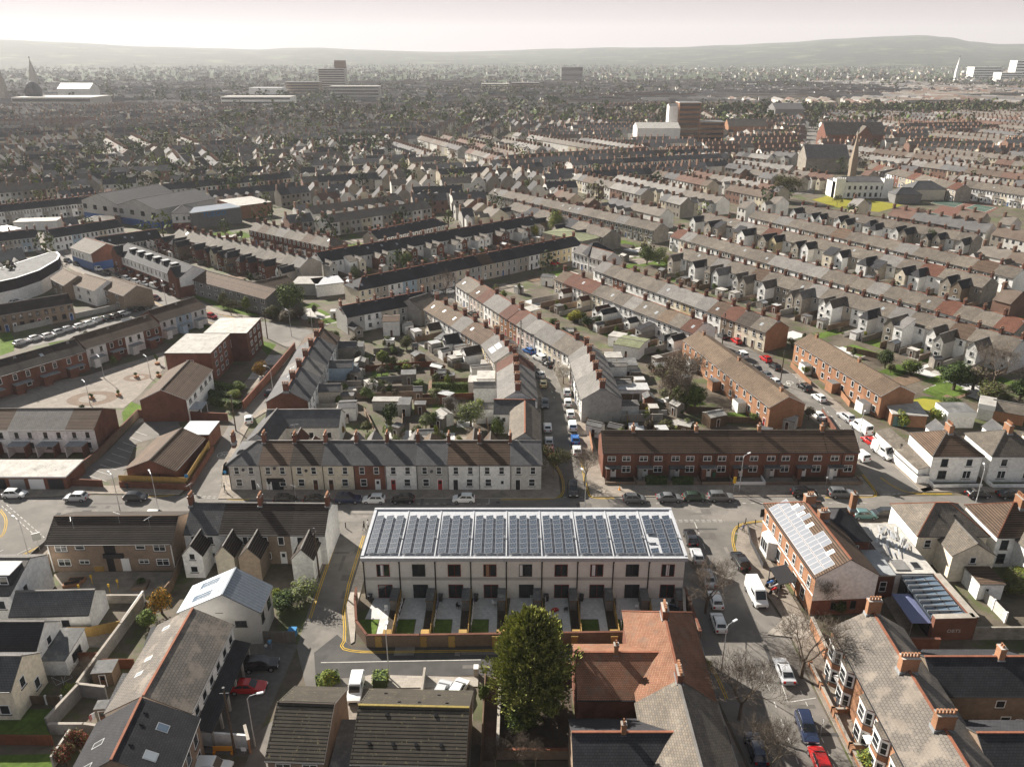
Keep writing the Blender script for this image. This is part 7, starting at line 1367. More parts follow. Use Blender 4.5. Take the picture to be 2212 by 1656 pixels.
def scatter():
    r = random.Random(77); rows = {}
    for o in COL.objects:
        if o.parent is None and 'row_of' in o.keys() and 'back' not in o['row_of'][:0]: rows.setdefault(o['row_of'], []).append(o.location.to_2d())
    seen = {}; n = 0
    for _ in range(4000):
        if n >= 280: break
        p = Vector((r.uniform(-120, 175), r.uniform(138, 350))) if n > 150 else Vector((r.uniform(-48, 64), r.uniform(133, 212)))
        if not inview(p.x, p.y, .98) or any((int((p.x + a) // 4), int((p.y + b) // 4)) in OCC2 for a in (-2, 0, 2) for b in (-2, 0, 2)) or any(inside(p, q) for q in ROADS): continue
        sh = r.random() < .2; rn = min(rows, key=lambda k: min((p - q).length for q in rows[k])); kd = r.choice(['green', 'olive', 'dark', 'light', 'brown', 'olive', 'brown', 'sage']) if not sh else r.choice(['white', 'wood', 'greyr', 'brick_red', 'wood_grey']); j = seen.get((rn, kd), 0); seen[(rn, kd)] = j + 1
        if j > 25: continue
        if sh:
            shed(f"small {WN.get(kd, kd.replace('_', ' ').replace('wood', 'timber'))} outbuilding standing {ORD[j]} in gardens near {rn}", p, r.choice([0, .1, -1, .6, -.5]), r.uniform(1.8, 3.4), r.uniform(1.8, 3), r.uniform(2, 2.6), kd, r.choice(['felt', 'felt_pale', 'slate', 'metal_pale']), group='garden sheds', flat=r.random() < .5); n += 1; continue
        leafy('garden_shrub', f"{kd if kd != 'light' else 'light green'} shrub planted {ORD[j]} in gardens near {rn}", 'shrub', p, kd, r.uniform(.7, 1.8), r.uniform(1.2, 3.6), r.randrange(3), .06, group='garden shrubs'); n += 1
def plots():
    r = random.Random(12); n = 0
    for _ in range(6000):
        if n >= 330: break
        p = Vector((r.uniform(-130, 175), r.uniform(134, 340))); a = R(-58 if p.x > 35 + (p.y - 180) * .2 else 0 if p.y < 190 else 38 if p.x < -15 else -50) + r.uniform(-.06, .06)
        if not inview(p.x, p.y, 1.) : continue
        d = Vector((math.cos(a), math.sin(a))); q = perp(d); w, l = r.uniform(1.6, 4), r.uniform(1.6, 5); pts = [p - d * w - q * l, p + d * w - q * l, p + d * w + q * l, p - d * w + q * l]
        if any((int(z.x // 4), int(z.y // 4)) in OCC2 for z in pts + [p]) or any(inside(z, k) for k in ROADS for z in pts + [p]): continue
        m_ = r.choice(['grass', 'pave', 'concrete', 'soil', 'grass', 'paver_grey', 'soil', 'earth', 'wood', 'grass', 'felt_pale']); n += 1
        sheet('lawn_plot' if 'grass' in m_ else 'yard_plot', pts, .016 + n * .0002, m_, 'stuff' if 'grass' in m_ else 'structure')
        if r.random() < .3 and len(LABELS): pass
def inview(x, y, m=1.2): return abs(x) < (y * math.cos(PIT) + CAMH * math.sin(PIT)) * 1106 / FPX * m + 12
scatter(); plots()
fr = random.Random(23)
FM = dict(slate=['far_roof_grey', 'far_roof_warm', 'far_roof_dark', 'far_roof_pale', 'far_roof_brown', 'far_roof_red'], wall=['far_wall_white', 'far_wall_stone', 'far_wall_grey', 'far_wall_cream', 'far_wall_brick'])
for n_, c_ in dict(far_roof_grey=(.13, .125, .125), far_roof_warm=(.17, .15, .13), far_roof_dark=(.07, .068, .07), far_roof_pale=(.24, .225, .21), far_roof_brown=(.13, .1, .08), far_roof_red=(.145, .088, .068), far_wall_white=(.66, .64, .6), far_wall_stone=(.28, .25, .21), far_wall_grey=(.36, .345, .32), far_wall_cream=(.55, .49, .38), far_wall_brick=(.2, .12, .09), far_chimney=(.22, .13, .09), far_dark=(.04, .04, .045)).items(): mat(n_, c_, 'plain', .85, .2, .2, sc=.12)
CX0 = G('Z1765,215')
def far_houses(dx0):
    k = MB(); n = 0
    def house(P, d, L, D, he, hr, wl, rm, lod, back):
        q = perp(d); A = lambda u, v, z: (P.x + d.x * u + q.x * v, P.y + d.y * u + q.y * v, z)
        k.poly([A(0, 0, 0), A(L, 0, 0), A(L, 0, he), A(0, 0, he)], wl); k.poly([A(L, D, 0), A(0, D, 0), A(0, D, he), A(L, D, he)], wl)
        k.poly([A(0, D, 0), A(0, 0, 0), A(0, 0, he), A(0, D / 2, hr), A(0, D, he)], wl); k.poly([A(L, 0, 0), A(L, D, 0), A(L, D, he), A(L, D / 2, hr), A(L, 0, he)], wl)
        k.poly([A(0, -.3, he - .1), A(L, -.3, he - .1), A(L, D / 2, hr + .1), A(0, D / 2, hr + .1)], rm); k.poly([A(L, D + .3, he - .1), A(0, D + .3, he - .1), A(0, D / 2, hr + .1), A(L, D / 2, hr + .1)], rm)
        if lod < 2:
            for a, b in ((A(-.35, D / 2 - .8, 0), A(.35, D / 2 + .8, 0)),):
                c = [A(-.3, D / 2 - .8, 0), A(.3, D / 2 - .8, 0), A(.3, D / 2 + .8, 0), A(-.3, D / 2 + .8, 0)]; k.prism([(p[0], p[1]) for p in c], hr - 1, hr + 1.7, 'far_chimney')
        if lod < 1:
            v = D + .03 if back else -.03
            for u in (.25, .7):
                for z in (.9, he - 1.9): k.poly([A(L * u - .5, v, z), A(L * u + .5, v, z), A(L * u + .5, v, z + 1.3), A(L * u - .5, v, z + 1.3)], 'far_dark')
        if lod < 2 and fr.random() < .75:
            v0, v1 = (D, D + 4.5) if not back else (0, -4.5); h2, r2 = he - .5, he + 1.0; a, b = L * .1, L * .6; wc = fr.choice(['far_wall_white', 'far_wall_white', wl, 'far_wall_cream'])
            k.poly([A(a, v1, 0), A(b, v1, 0), A(b, v1, h2), A((a + b) / 2, v1, r2), A(a, v1, h2)], wc); k.poly([A(a, v0, 0), A(a, v1, 0), A(a, v1, h2), A(a, v0, h2)], wc); k.poly([A(b, v0, 0), A(b, v1, 0), A(b, v1, h2), A(b, v0, h2)], wc)
            k.poly([A(a, v0, h2), A(a, v1, h2), A((a + b) / 2, v1, r2), A((a + b) / 2, v0, r2)], 'far_roof_dark' if fr.random() < .5 else rm); k.poly([A(b, v0, h2), A(b, v1, h2), A((a + b) / 2, v1, r2), A((a + b) / 2, v0, r2)], rm)
            if lod < 1: k.poly([A((a + b) / 2 - .5, v1 * 1.001, 2.9), A((a + b) / 2 + .5, v1 * 1.001, 2.9), A((a + b) / 2 + .5, v1 * 1.001, 4.2), A((a + b) / 2 - .5, v1 * 1.001, 4.2)], 'far_dark')
    cs = []
    for _ in range(290):
        y = 250 + 1700 * fr.random() ** 1.2; x = fr.uniform(-.8, .8) * (y + 130)
        ang = -58 if (x > .05 * y + 5 and y < 520) else 38 if (x < -20 and y < 420) else fr.choice([4, 10, -4, 16, 80]) if y > 650 else fr.choice([14, 22, 8, -62, 30])
        if x > .42 * y and y > 600: ang = fr.choice([-64, -70, 8])
        cs.append((x, y, R(ang + fr.uniform(-5, 5)), ('v' if 430 < y < 1050 and fr.random() < .75 else fr.choice('wgggk')) if x < .03 * y else fr.choice('gwwwbw')))
    def cell(x, y):
        return min(range(len(cs)), key=lambda i: (cs[i][0] - x) ** 2 + (cs[i][1] - y) ** 2)
    for ci, (cx_, cy, an, tone) in enumerate(cs):
        d = Vector((math.cos(an), math.sin(an))); q = perp(d)
        if d.y < 0 and 0: d = -d
        rad = 70 + cy * .08
        v = -rad
        while v < rad:
            for off, back in ((0, False), (20.5, True)):
                u = -rad + fr.uniform(0, 6); run_rm = None; side = fr.random()
                while u < rad:
                    vil = tone == 'v'; L = (5.4 if cy < 900 else 6.4) if not vil else 8.5; P = Vector((cx_, cy)) + d * u + q * (v + off)
                    u += L + (fr.choice([0, 0, 0, 2.5]) if vil else 0)
                    dist = P.y
                    if P.y < 215 or not inview(P.x, P.y): continue
                    if fr.random() < .035: u += 9; continue
                    c_ = P + d * L / 2 + q * 4
                    if any(blocked(*(c_ + Vector(e))) for e in ((0, 0), (5, 0), (-5, 0), (0, 5), (0, -5))): continue
                    if cell(c_.x, c_.y) != ci: continue
                    if abs(c_.x - CX0.x * c_.y / CX0.y) < 9 and c_.y > 480 and c_.y < 1100: continue
                    if run_rm is None or fr.random() < .25: run_rm = FM['slate'][{'g': fr.choice([0, 0, 1, 2, 3]), 'w': fr.choice([1, 1, 0, 3, 4, 5]), 'b': fr.choice([4, 1, 5]), 'k': fr.choice([2, 2, 0]), 'v': fr.choice([0, 1, 2, 3, 1])}[tone]]
                    wl = fr.choice(FM['wall'] + ['far_wall_white'] * (2 if vil else 1)); lod = 0 if dist < 620 else 1 if dist < 1150 else 2
                    house(P, d, L - .02, 8.4, 5.5 + side, 8.1 + side * 1.3, wl, run_rm, lod, back) if not vil or fr.random() < .6 else house(P + d * 7 - q * 1.5, q, 9.5, 7.5, 5.8, 9.6, fr.choice(['far_wall_white', 'far_wall_cream', 'far_wall_stone']), run_rm, lod, back)
            v += 52 + fr.uniform(-3, 6)
    # loose suburbs beyond
    for _ in range(3600):
        y = 1500 + 5500 * fr.random() ** 1.8; x = fr.uniform(-.7, .7) * y; a = fr.uniform(-.5, .5) + (0 if fr.random() < .6 else 1.4)
        d = Vector((math.cos(a), math.sin(a))); house(Vector((x, y)), d, fr.choice([8, 10, 14, 22]), 9, 6, 9.5, fr.choice(FM['wall']), fr.choice(FM['slate'][:5]), 2, False)
    o = k.build('distant_houses', uv=False); tag(o, None, None, None, 'stuff'); return o
far_houses(0)
def far_trees():
    k = MB(); r = random.Random(3)
    KN = [('leaf_dark', 'leaf'), ('twig', 'leaf_olive'), ('leaf_olive', 'twig'), ('leaf', 'leaf_olive'), ('leaf_light', 'leaf_olive'), ('leaf_dark', 'leaf_dark')]
    def tree(x, y, h, n, q):
        w = h * r.uniform(.33, .5); ms = r.choice(KN if y < 900 else KN[:4] + KN[5:])
        for _ in range(n):
            d = rdir(r); p = V3((x + d.x * w * r.random() ** .4, y + d.y * w * r.random() ** .4, h * .56 + d.z * h * .44)); leaf_quad(k, p, (d + rdir(r) * .6).normalized(), q * h * r.uniform(.7, 1.3), ms[r.random() < .4], r)
        k.tube([V3((x, y, 0)), V3((x, y, h * .5))], h * .03, 3, 'bark')
    # scattered among the houses
    for _ in range(2100):
        y = 235 + 1100 * r.random(); x = r.uniform(-.7, .7) * (y + 80)
        if blocked(x, y) or y < 420 and x > 0 and r.random() < .6 or (x > 20 and r.random() < .6): continue
        tree(x, y, r.uniform(4, 12), 60 if y < 600 else 34, .075 if y < 600 else .1)
    # dense belts of parkland
    for _ in range(5400):
        y = 850 + 4200 * r.random() ** 1.4; x = r.uniform(-.7, .7) * y
        g = math.sin(x * .0031 + y * .0017) + math.sin(y * .0042 - x * .0011) + (.9 if x < .12 * y else .35) + (.7 if y > 1500 else -.25)
        if g < .35: continue
        tree(x, y, r.uniform(9, 19), 18 if y < 1800 else 10, .14)
    for _ in range(520):
        x = r.uniform(150, 900); y = 1010 + r.uniform(-35, 35) + x * .05; tree(x, y, r.uniform(10, 19), 30, .12)
    for _ in range(420):
        x = r.uniform(-330, -90); y = r.uniform(430, 900)
        if blocked(x, y): continue
        tree(x, y, r.uniform(7, 13), 36, .1)
    o = k.build('distant_trees', uv=False); tag(o, None, None, None, 'stuff')
far_trees()
d_ = CX0.normalized(); sheet('straight_road', [d_ * 470 + Vector((-5, 0)), d_ * 470 + Vector((5, 0)), d_ * 1150 + Vector((6, 0)), d_ * 1150 + Vector((-6, 0))], .05, 'asphalt')
# ================================================================ plain and hills
mat('far_land', (.06, .078, .045), 'plain', .95, .4, .05, sc=.006, col2=(.035, .045, .028), patch=((.09, .085, .06), .0021, .6, .6)); mat('hill_land', (.05, .062, .045), 'plain', .95, .3, .05, sc=.004, col2=(.02, .03, .018), patch=((.15, .16, .1), .0045, .54, .8))
sheet('plain', [Vector((-11000, 1500)), Vector((11000, 1500)), Vector((11000, 11850)), Vector((-11000, 11850))], .4, 'far_land')
def hills():
    pr = [(-400, 20), (0, 22), (130, 24), (300, 20), (450, 14), (560, 11), (640, 9), (700, 12), (740, 12), (830, 8), (1000, 5), (1100, 6), (1200, 9), (1300, 13), (1400, 14), (1500, 18), (1600, 22), (1700, 28), (1780, 31), (1850, 32), (1900, 28), (1950, 20), (2000, 16), (2100, 17), (2212, 20), (2600, 18)]
    def el(x):
        for (a, b), (c, d) in zip(pr, pr[1:]):
            if a <= x <= c: t = (x - a) / (c - a); t = t * t * (3 - 2 * t); return b + (d - b) * t
        return 10
    r = random.Random(8); k = MB(); N, M_ = 220, 26; P = []
    ph = [(r.uniform(.0008, .004), r.uniform(0, 6), r.uniform(.001, .003)) for _ in range(7)]
    for j in range(M_):
        rr_ = 4200 + 5600 * j / (M_ - 1)
        for i in range(N):
            X = -400 + 3000 * i / (N - 1); a = math.atan((X - 1106) / FPX / math.cos(PIT)); s = max(0, min(1, (rr_ - 4300) / 4200)); s = s * s * (3 - 2 * s)
            if rr_ > 8600: s = 1 - .5 * (rr_ - 8600) / 1200
            x, y = math.sin(a) * rr_, math.cos(a) * rr_
            w = sum(math.sin(x * f + p + y * g) for f, p, g in ph) / 7
            z = s * (el(X) / FPX * 8600 * math.cos(PIT) * 1.0 + 62) * (1 + .1 * w * (rr_ < 8300)) + 10 * w * s - 3 * (1 - s); P.append((x, y, z))
    k.v = P; mi = k.mi('hill_land')
    for j in range(M_ - 1):
        for i in range(N - 1): k.f.append((j * N + i, j * N + i + 1, (j + 1) * N + i + 1, (j + 1) * N + i)); k.m.append(mi)
    o = link('hills', k.mesh('hills', uv=False, smooth=True)); tag(o, None, None, None, 'structure')
hills()
# ================================================================ vehicles
def hd(a, b): d = G(b) - G(a); return math.atan2(d.y, d.x)
HMID = hd('E1330,420', 'E1310,60'); HR = hd('F1180,300', 'C640,1250'); HRB = math.atan2(1, .02)
VE = [  # token, type, colour, heading, label
 ('D95,672', 'hatch', 'white', 0, 'white hatchback parked before the lock-up garages'), ('D492,692', 'hatch', 'silver', math.pi, 'silver hatchback parked by the car park entrance'), ('D878,692', 'hatch', 'dark', 0, 'dark hatchback parked by the yellow panel fence'), ('D1010,812', 'hatch', 'white', 0, 'white car mostly hidden behind the brown flats'),
 ('D1850,706', 'hatch', 'black', 0, 'black car parked before the shop front terrace house'), ('D2055,710', 'saloon', 'black', 0, 'black saloon before the cream terrace house'), ('E45,704', 'estate', 'navy', 0, 'navy estate before the brick terrace house'), ('E212,706', 'hatch', 'white', math.pi, 'white hatchback in the parking bay of the white terrace'), ('E400,704', 'hatch', 'black', math.pi, 'black hatchback right of the white one in the bay'), ('E795,702', 'hatch', 'white', math.pi, 'pale silver hatchback standing alone in the parking bay'),
 ('E1900,702', 'hatch', 'grey', 0, 'grey hatchback at the left end of the brick row'), ('E2128,697', 'saloon', 'grey', 0, 'grey saloon before the brick row'), ('F80,692', 'hatch', 'green', 0, 'dark green hatchback before the brick row'), ('F250,692', 'estate', 'grey', 0, 'grey estate before the white picket wall'), ('F790,664', 'estate', 'black', 0, 'black four wheel drive behind the pub chimneys'), ('F1030,668', 'estate', 'grey', 0, 'grey estate at the right end of the brick row'),
 ('F1915,672', 'hatch', 'black', 0, 'dark car before the white semi detached pair'), ('F2125,675', 'saloon', 'black', 0, 'black saloon at the right edge of the main road'), ('F1180,805', 'hatch', 'teal', 0, 'teal car half hidden behind the pub'), ('F1300,795', 'hatch', 'dark', math.pi, 'dark car behind the cream hipped house'),
 ('E1502,645', 'estate', 'black', HMID + math.pi, 'black estate turning out of the middle street'), ('E1322,88', 'hatch', 'grey', HMID + math.pi, 'grey car driving down the middle street'), ('E1338,240', 'hatch', 'white', HMID, 'white car on the left kerb of the middle street'), ('E1347,330', 'hatch', 'silver', HMID, 'silver car below the white one on the left kerb'), ('E1352,392', 'hatch', 'red', HMID, 'red car behind the budding tree'),
 ('E1470,78', 'hatch', 'white', HMID, 'white car with red roof on the middle street'), ('E1487,152', 'hatch', 'white', HMID, 'white car below the red roofed one'), ('E1500,232', 'van_small', 'white', HMID, 'white van with green stripes on the middle street'), ('E1518,318', 'hatch', 'blue', HMID, 'bright blue car on the middle street'), ('E1530,390', 'hatch', 'white', HMID, 'white car nearest the pale bare tree'),
 ('B1465,1340', 'hatch', 'silver', HMID, 'pale gold car under the blossom tree'), ('B1310,1285', 'hatch', 'cream', HMID, 'cream small car opposite the blossom tree'), ('B1285,1228', 'hatch', 'silver', 2.0, 'silver hatchback at the bend of the middle street'), ('B1340,1160', 'hatch', 'black', 2.1, 'black car beside the blossom tree'), ('B1285,1122', 'van_small', 'white', 2.15, 'small white van on the curved street'), ('B1215,1075', 'hatch', 'blue', 2.2, 'blue car on the curved street'), ('B850,835', 'hatch', 'black', 2.2, 'black car at the far end of the curved street'),
 ('C350,1010', 'hatch', 'red', HR, 'bright red car before the cream street'), ('C260,978', 'hatch', 'dark', HR, 'dark car behind the bright red one'), ('C540,1125', 'hatch', 'red', HR, 'second bright red car by the brick gable'), ('C600,1175', 'hatch', 'black', HR, 'black car before the brick gable'), ('C475,1185', 'hatch', 'dark', HR, 'dark car by the white pickup'), ('C540,1225', 'saloon', 'grey', HR, 'grey saloon along the council row'), ('C595,1270', 'hatch', 'white', HR, 'white hatchback beside the cycle marking'), ('C790,1308', 'estate', 'black', HR, 'black estate by the white porch'), ('C885,1375', 'hatch', 'white', HR, 'white hatchback before the short council row'),
 ('C385,1100', 'van_small', 'white', HR, 'white pickup on the right hand street'), ('F875,162', 'saloon', 'white', HR, 'white saloon at the end of the long council row'), ('F1060,175', 'estate', 'silver', HR, 'silver estate opposite the white saloon'), ('F1158,250', 'van', 'white', HR, 'white van with small logo on the right hand street'), ('F1215,330', 'hatch', 'red', HR, 'red hatchback between the two white vans'), ('F1300,405', 'van', 'white', HR + math.pi, 'large white van beside the white street wall'), ('F1150,425', 'van_small', 'white', HR, 'white van peeping out behind the brick row'),
 ('F55,955', 'estate', 'black', HRB, 'black estate at the top of the front street'), ('F375,1105', 'estate', 'black', HRB + .12, 'black estate outside the pub'), ('J478,205', 'van', 'white', HRB + math.pi + .06, 'large white van driving down the front street'), ('J235,382', 'hatch', 'white', HRB, 'white hatchback below the bare tree by the solar gardens'), ('F95,1070', 'hatch', 'silver', HRB, 'silver car behind the black estate on the front street'), ('J165,95', 'saloon', 'silver', HRB, 'silver saloon under the bare tree'), ('J215,235', 'hatch', 'white', HRB, 'pale car under the lower branches of the bare tree'), ('J660,695', 'saloon', 'silver', HRB, 'silver saloon parked by the trunk of the large bare tree'), ('J805,1065', 'estate', 'navy', HRB - .05 + math.pi, 'navy estate before the bay fronted houses'), ('J895,1278', 'hatch', 'red', HRB, 'bright red car at the bottom of the front street'), ('J480,1200', 'estate', 'navy', HRB, 'navy car under the bare tree at the bottom'),
 ('H1690,655', 'estate', 'black', .12, 'black estate in the shaded yard'), ('H1605,800', 'saloon', 'red', 0, 'bright red saloon in the shaded yard'), ('I95,815', 'van_small', 'white', -1.55, 'white van beside the clipped hedge'), ('I650,832', 'hatch', 'silver', 1.3, 'silver car behind the lichen roofed house'), ('I755,822', 'hatch', 'white', 1.2, 'white car behind the lichen roofed house'), ('H150,200', 'saloon', 'grey', .5, 'grey car squeezed behind the white dormer house'), ('H1370,1330', 'van_small', 'white', 0, 'white van with roof bars at the bottom edge'),
 ('D1612,188', 'hatch', 'white', 1.9, 'white car in the side street behind the slate range'), ('A1995,1090', 'hatch', 'white', 1.35, 'white car at the top of the side street'), ('A1950,1140', 'hatch', 'dark', 1.35, 'dark car below the white one in the side street'), ('A1890,1197', 'hatch', 'dark', 1.35, 'second dark car in the side street'), ('A1845,1250', 'hatch', 'maroon', 1.4, 'maroon car in the side street'), ('A1755,1342', 'hatch', 'black', 1.45, 'black car by the brick end gable'), ('A1815,1385', 'hatch', 'orange', 1.5, 'orange car by the brick end gable'), ('D1790,115', 'estate', 'silver', 1.5, 'silver estate below the orange car')]
HA = hd('A620,545', 'A1005,655'); HP = 1.05
for i, (tk, ty, c) in enumerate((('A440,492', 'hatch', 'dark'), ('A500,512', 'hatch', 'black'), ('A635,548', 'van_small', 'white'), ('A695,568', 'hatch', 'dark'), ('A755,590', 'estate', 'black'), ('A820,606', 'hatch', 'silver'), ('A880,625', 'hatch', 'white'), ('A940,643', 'saloon', 'silver'), ('A1005,658', 'van_small', 'white'), ('A1010,733', 'hatch', 'maroon'), ('A945,705', 'hatch', 'silver'), ('A1370,850', 'hatch', 'red'))):
    VE.append((tk, ty, c, HA, f"{c} {'van' if 'van' in ty else 'car'}, {ORD[i]} from left along the curved road by the dormered terrace"))
for i, (tk, c) in enumerate((('A135,1020', 'silver'), ('A230,992', 'white'), ('A315,977', 'white'), ('A385,952', 'silver'), ('A445,932', 'silver'), ('A520,914', 'white'), ('A580,897', 'white'), ('A635,875', 'silver'), ('A700,860', 'dark'), ('A757,850', 'black'), ('A800,834', 'silver'), ('A848,814', 'dark'), ('A905,804', 'black'), ('A60,747', 'dark'), ('A105,757', 'silver'))):
    VE.append((tk, 'hatch', c, HP, f"{c} car, {ORD[i]} from left in the residents car park"))
for i, (tk, c) in enumerate((('A725,160', 'white'), ('A765,165', 'silver'), ('A810,183', 'grey'), ('A810,215', 'blue'), ('A845,210', 'dark'), ('A875,217', 'dark'), ('A905,228', 'black'), ('A905,247', 'white'), ('A940,245', 'silver'), ('A965,255', 'white'), ('A770,128', 'white'), ('A620,130', 'grey'), ('A495,258', 'white'), ('A2080,508', 'blue'), ('B1385,510', 'red'), ('B620,698', 'white'), ('B705,690', 'white'))):
    VE.append((tk, 'van_small' if i == 1 else 'hatch', c, -.6 if i < 12 else .6, f"distant {c} {'van' if i == 1 else 'car'}, {ORD[i]} of the cars parked in the upper left streets"))
for tk, ty, c, a, lb in VE: car(ty, c, lb, G(tk, .75), a)
# ================================================================ lamps, poles, signs, people
for lb, tk, a in (('street lamp before the brown flats on the main road', 'D1030,798', 2.2), ('street lamp on the street corner left of the brown flats', 'D195,1108', 2.6), ('street lamp behind the roof of the brown flats', 'D782,802', 2.4), ('street lamp at the lane corner on the front street', 'J250,712', .6), ('street lamp on the lane behind the solar gardens', 'I312,752', 1.6), ('street lamp by the solar terrace on the main road', 'E1578,790', 2.0), ('street lamp before the white picket wall', 'F366,668', .6), ('street lamp before the right hand semi detached pair', 'F1895,752', 1.2), ('street lamp at the car yard entrance', 'H1655,1195', .3), ('lamp at the top edge of the paved square', 'A978,1258', 2.4), ('lamp in the middle of the paved square', 'A676,1258', 2.4), ('lamp at the near edge of the paved square', 'A586,1432', 2.4), ('street lamp beside the black car in the side street', 'A1775,1380', 2.8), ('street lamp in the curved road by the maroon car', 'A1080,780', 2.2), ('street lamp by the big dark tree', 'A1890,985', 2.4), ('street lamp on the curved road junction', 'A2030,990', 2.4), ('street lamp near the junction of the right hand street', 'F1130,380', 1.)):
    lamp_post(lb, G(tk), a, 7 if 'square' not in lb else 5.2)
for lb, tk, h in (('leaning telephone pole in the shaded yard', 'H1525,1240', 9.5), ('telephone pole behind the gabled wing row', 'D2070,1215', 8.5), ('telephone pole on the right hand street by the red car', 'C258,1032', 8.5), ('telephone pole on the right hand street by the cycle marking', 'C632,1295', 8.5), ('telephone pole on the curved middle street', 'B1165,1072', 8), ('telephone pole at the far bend', 'B742,790', 9), ('telephone pole by the flats on the curved road', 'A1735,1000', 8.5), ('telephone pole in the side street by the slate range', 'D1530,270', 8)): utility_pole(lb, G(tk), h)
sign_post('large grey backed road sign by the left junction', G('D262,1050'), .5, 3.4, 'steel', 1.2, 1.3); sign_post('yellow site sign by the white picket wall', G('F330,668'), 0, 3.2, 'line_yellow', .5, 1.3); sign_post('small parking sign before the brick row', G('F925,640'), 0, 2.4, 'upvc', .3, .4); sign_post('blue and white no entry sign at the left side street', G('D1222,640'), .2, 2.8, 'plastic_blue', .6, .6); sign_post('blue sign on the corner of the pale terrace', G('D1470,615'), .2, 2.8, 'plastic_blue', .5, .5); sign_post('small sign post by the low brick wall', G('J890,1130'), 1.4, 2.6, 'upvc', .3, .5)
for lb, tk, a, t_, l_ in (('person in dark clothes walking at the corner of the pale terrace', 'D1460,665', 2.2, 'hair', 'steel_dark'), ('person in blue top standing by the grey timber fence', 'H1755,560', .4, 'cl_blue', 'cl_navy'), ('child in white top beside the grey timber fence', 'H1728,572', .2, 'cl_white', 'cl_navy'), ('person in dark coat at the left end of the solar terrace', 'E150,915', 1.2, 'black', 'steel_dark'), ('person in white top at the left end of the solar terrace', 'E176,905', 2, 'cl_white', 'hair'), ('person standing by the pub corner railings', 'F392,925', .3, 'cl_navy', 'hair'), ('person in red by the blossom tree', 'B1503,1225', 1, 'cl_red', 'cl_navy'), ('person walking between the parked cars in the car park', 'A522,965', 1, 'black', 'hair')):
    person(lb, G(tk), a, t_, l_, 1.2 if 'child' in lb else 1.74)
for i, tk in enumerate(('F360,900', 'F408,870', 'F470,880', 'E30,900')):
    c = G(tk); t = thing('bollard', f"black iron bollard, {ORD[i]} round the pub pavement corner" if i < 3 else 'black iron bollard at the left end of the solar terrace', 'bollard', (c.x, c.y, .1), 0, 'iron bollards'); m = MB(); m.tube([V3((0, 0, 0)), V3((0, 0, .8)), V3((0, 0, .85)), V3((0, 0, 1.0))], [.09, .08, .11, .06], 8, 'black', True); m.build('post', t)
wallrun('iron_railing', 'black iron railing round the pub forecourt', 'railing', GS('F420,890 F440,1000 F520,1160'), .95, .03, 'steel_dark', posts=(1.4, .03, .1, 'steel_dark')); wallrun('iron_railing', 'thin railing by the grass corner left of the flats', 'railing', GS('D190,1110 D300,1010'), .9, .03, 'steel_dark', posts=(1.2, .03, .1, 'steel_dark'))
c = G('E1805,655'); t = thing('traffic_cone', 'orange traffic cone on the pavement before the brick row', 'cone', (c.x, c.y, .13)); m = MB(); m.box((-.2, -.2, 0), (.2, .2, .04), 'hivis'); m.build('base', t); m = MB(); m.tube([V3((0, 0, .04)), V3((0, 0, .28)), V3((0, 0, .281)), V3((0, 0, .45)), V3((0, 0, .451)), V3((0, 0, .75))], [.16, .11, .115, .085, .08, .03], 8, 'hivis', True); m.build('cone_body', t)
for i in range(4):
    c = pb.location.to_2d() + Vector((-1.6 - (i % 2) * .5, -11.6 - i * .8)); t = thing('motorbike', f"parked motorbike under the black canopy, {ORD[i]} from the far end", 'motorbike', (c.x, c.y, .1), .2 + i * .08, 'motorbikes by the pub')
    for x in (-.7, .7): m = MB(); m.tube([V3((x, -.06, .32)), V3((x, .06, .32))], .32, 12, 'tyre', True); m.build('wheel', t)
    m = MB(); m.tube([V3((-.8, 0, .75)), V3((-.2, 0, .72)), V3((.2, 0, .85)), V3((.5, 0, .8))], [.08, .16, .18, .08], 8, ['paint_black', 'paint_blue', 'paint_silver', 'paint_red'][i], True); m.box((-.25, -.15, .25), (.3, .15, .62), 'steel'); m.build('frame', t); m = MB(); m.tube([V3((.45, -.35, 1.02)), V3((.5, 0, .95)), V3((.45, .35, 1.02))], .025, 5, 'steel_dark'); m.tube([V3((.5, 0, .95)), V3((.72, 0, .3))], .04, 5, 'steel'); m.build('handlebar', t)
for i, (tk, c) in enumerate((('F1600,590', 'steel_dark'), ('F1765,590', 'steel_dark'), ('F2100,585', 'steel_dark'), ('F350,575', 'steel_dark'), ('F200,565', 'door_green'), ('D830,640', 'steel_dark'), ('J940,780', 'steel_dark'), ('I1140,70', 'steel_dark'))): bin_(f"{'green' if c == 'door_green' else 'dark'} wheelie bin, {ORD[i]} of the bins along the house fronts", G(tk), c)
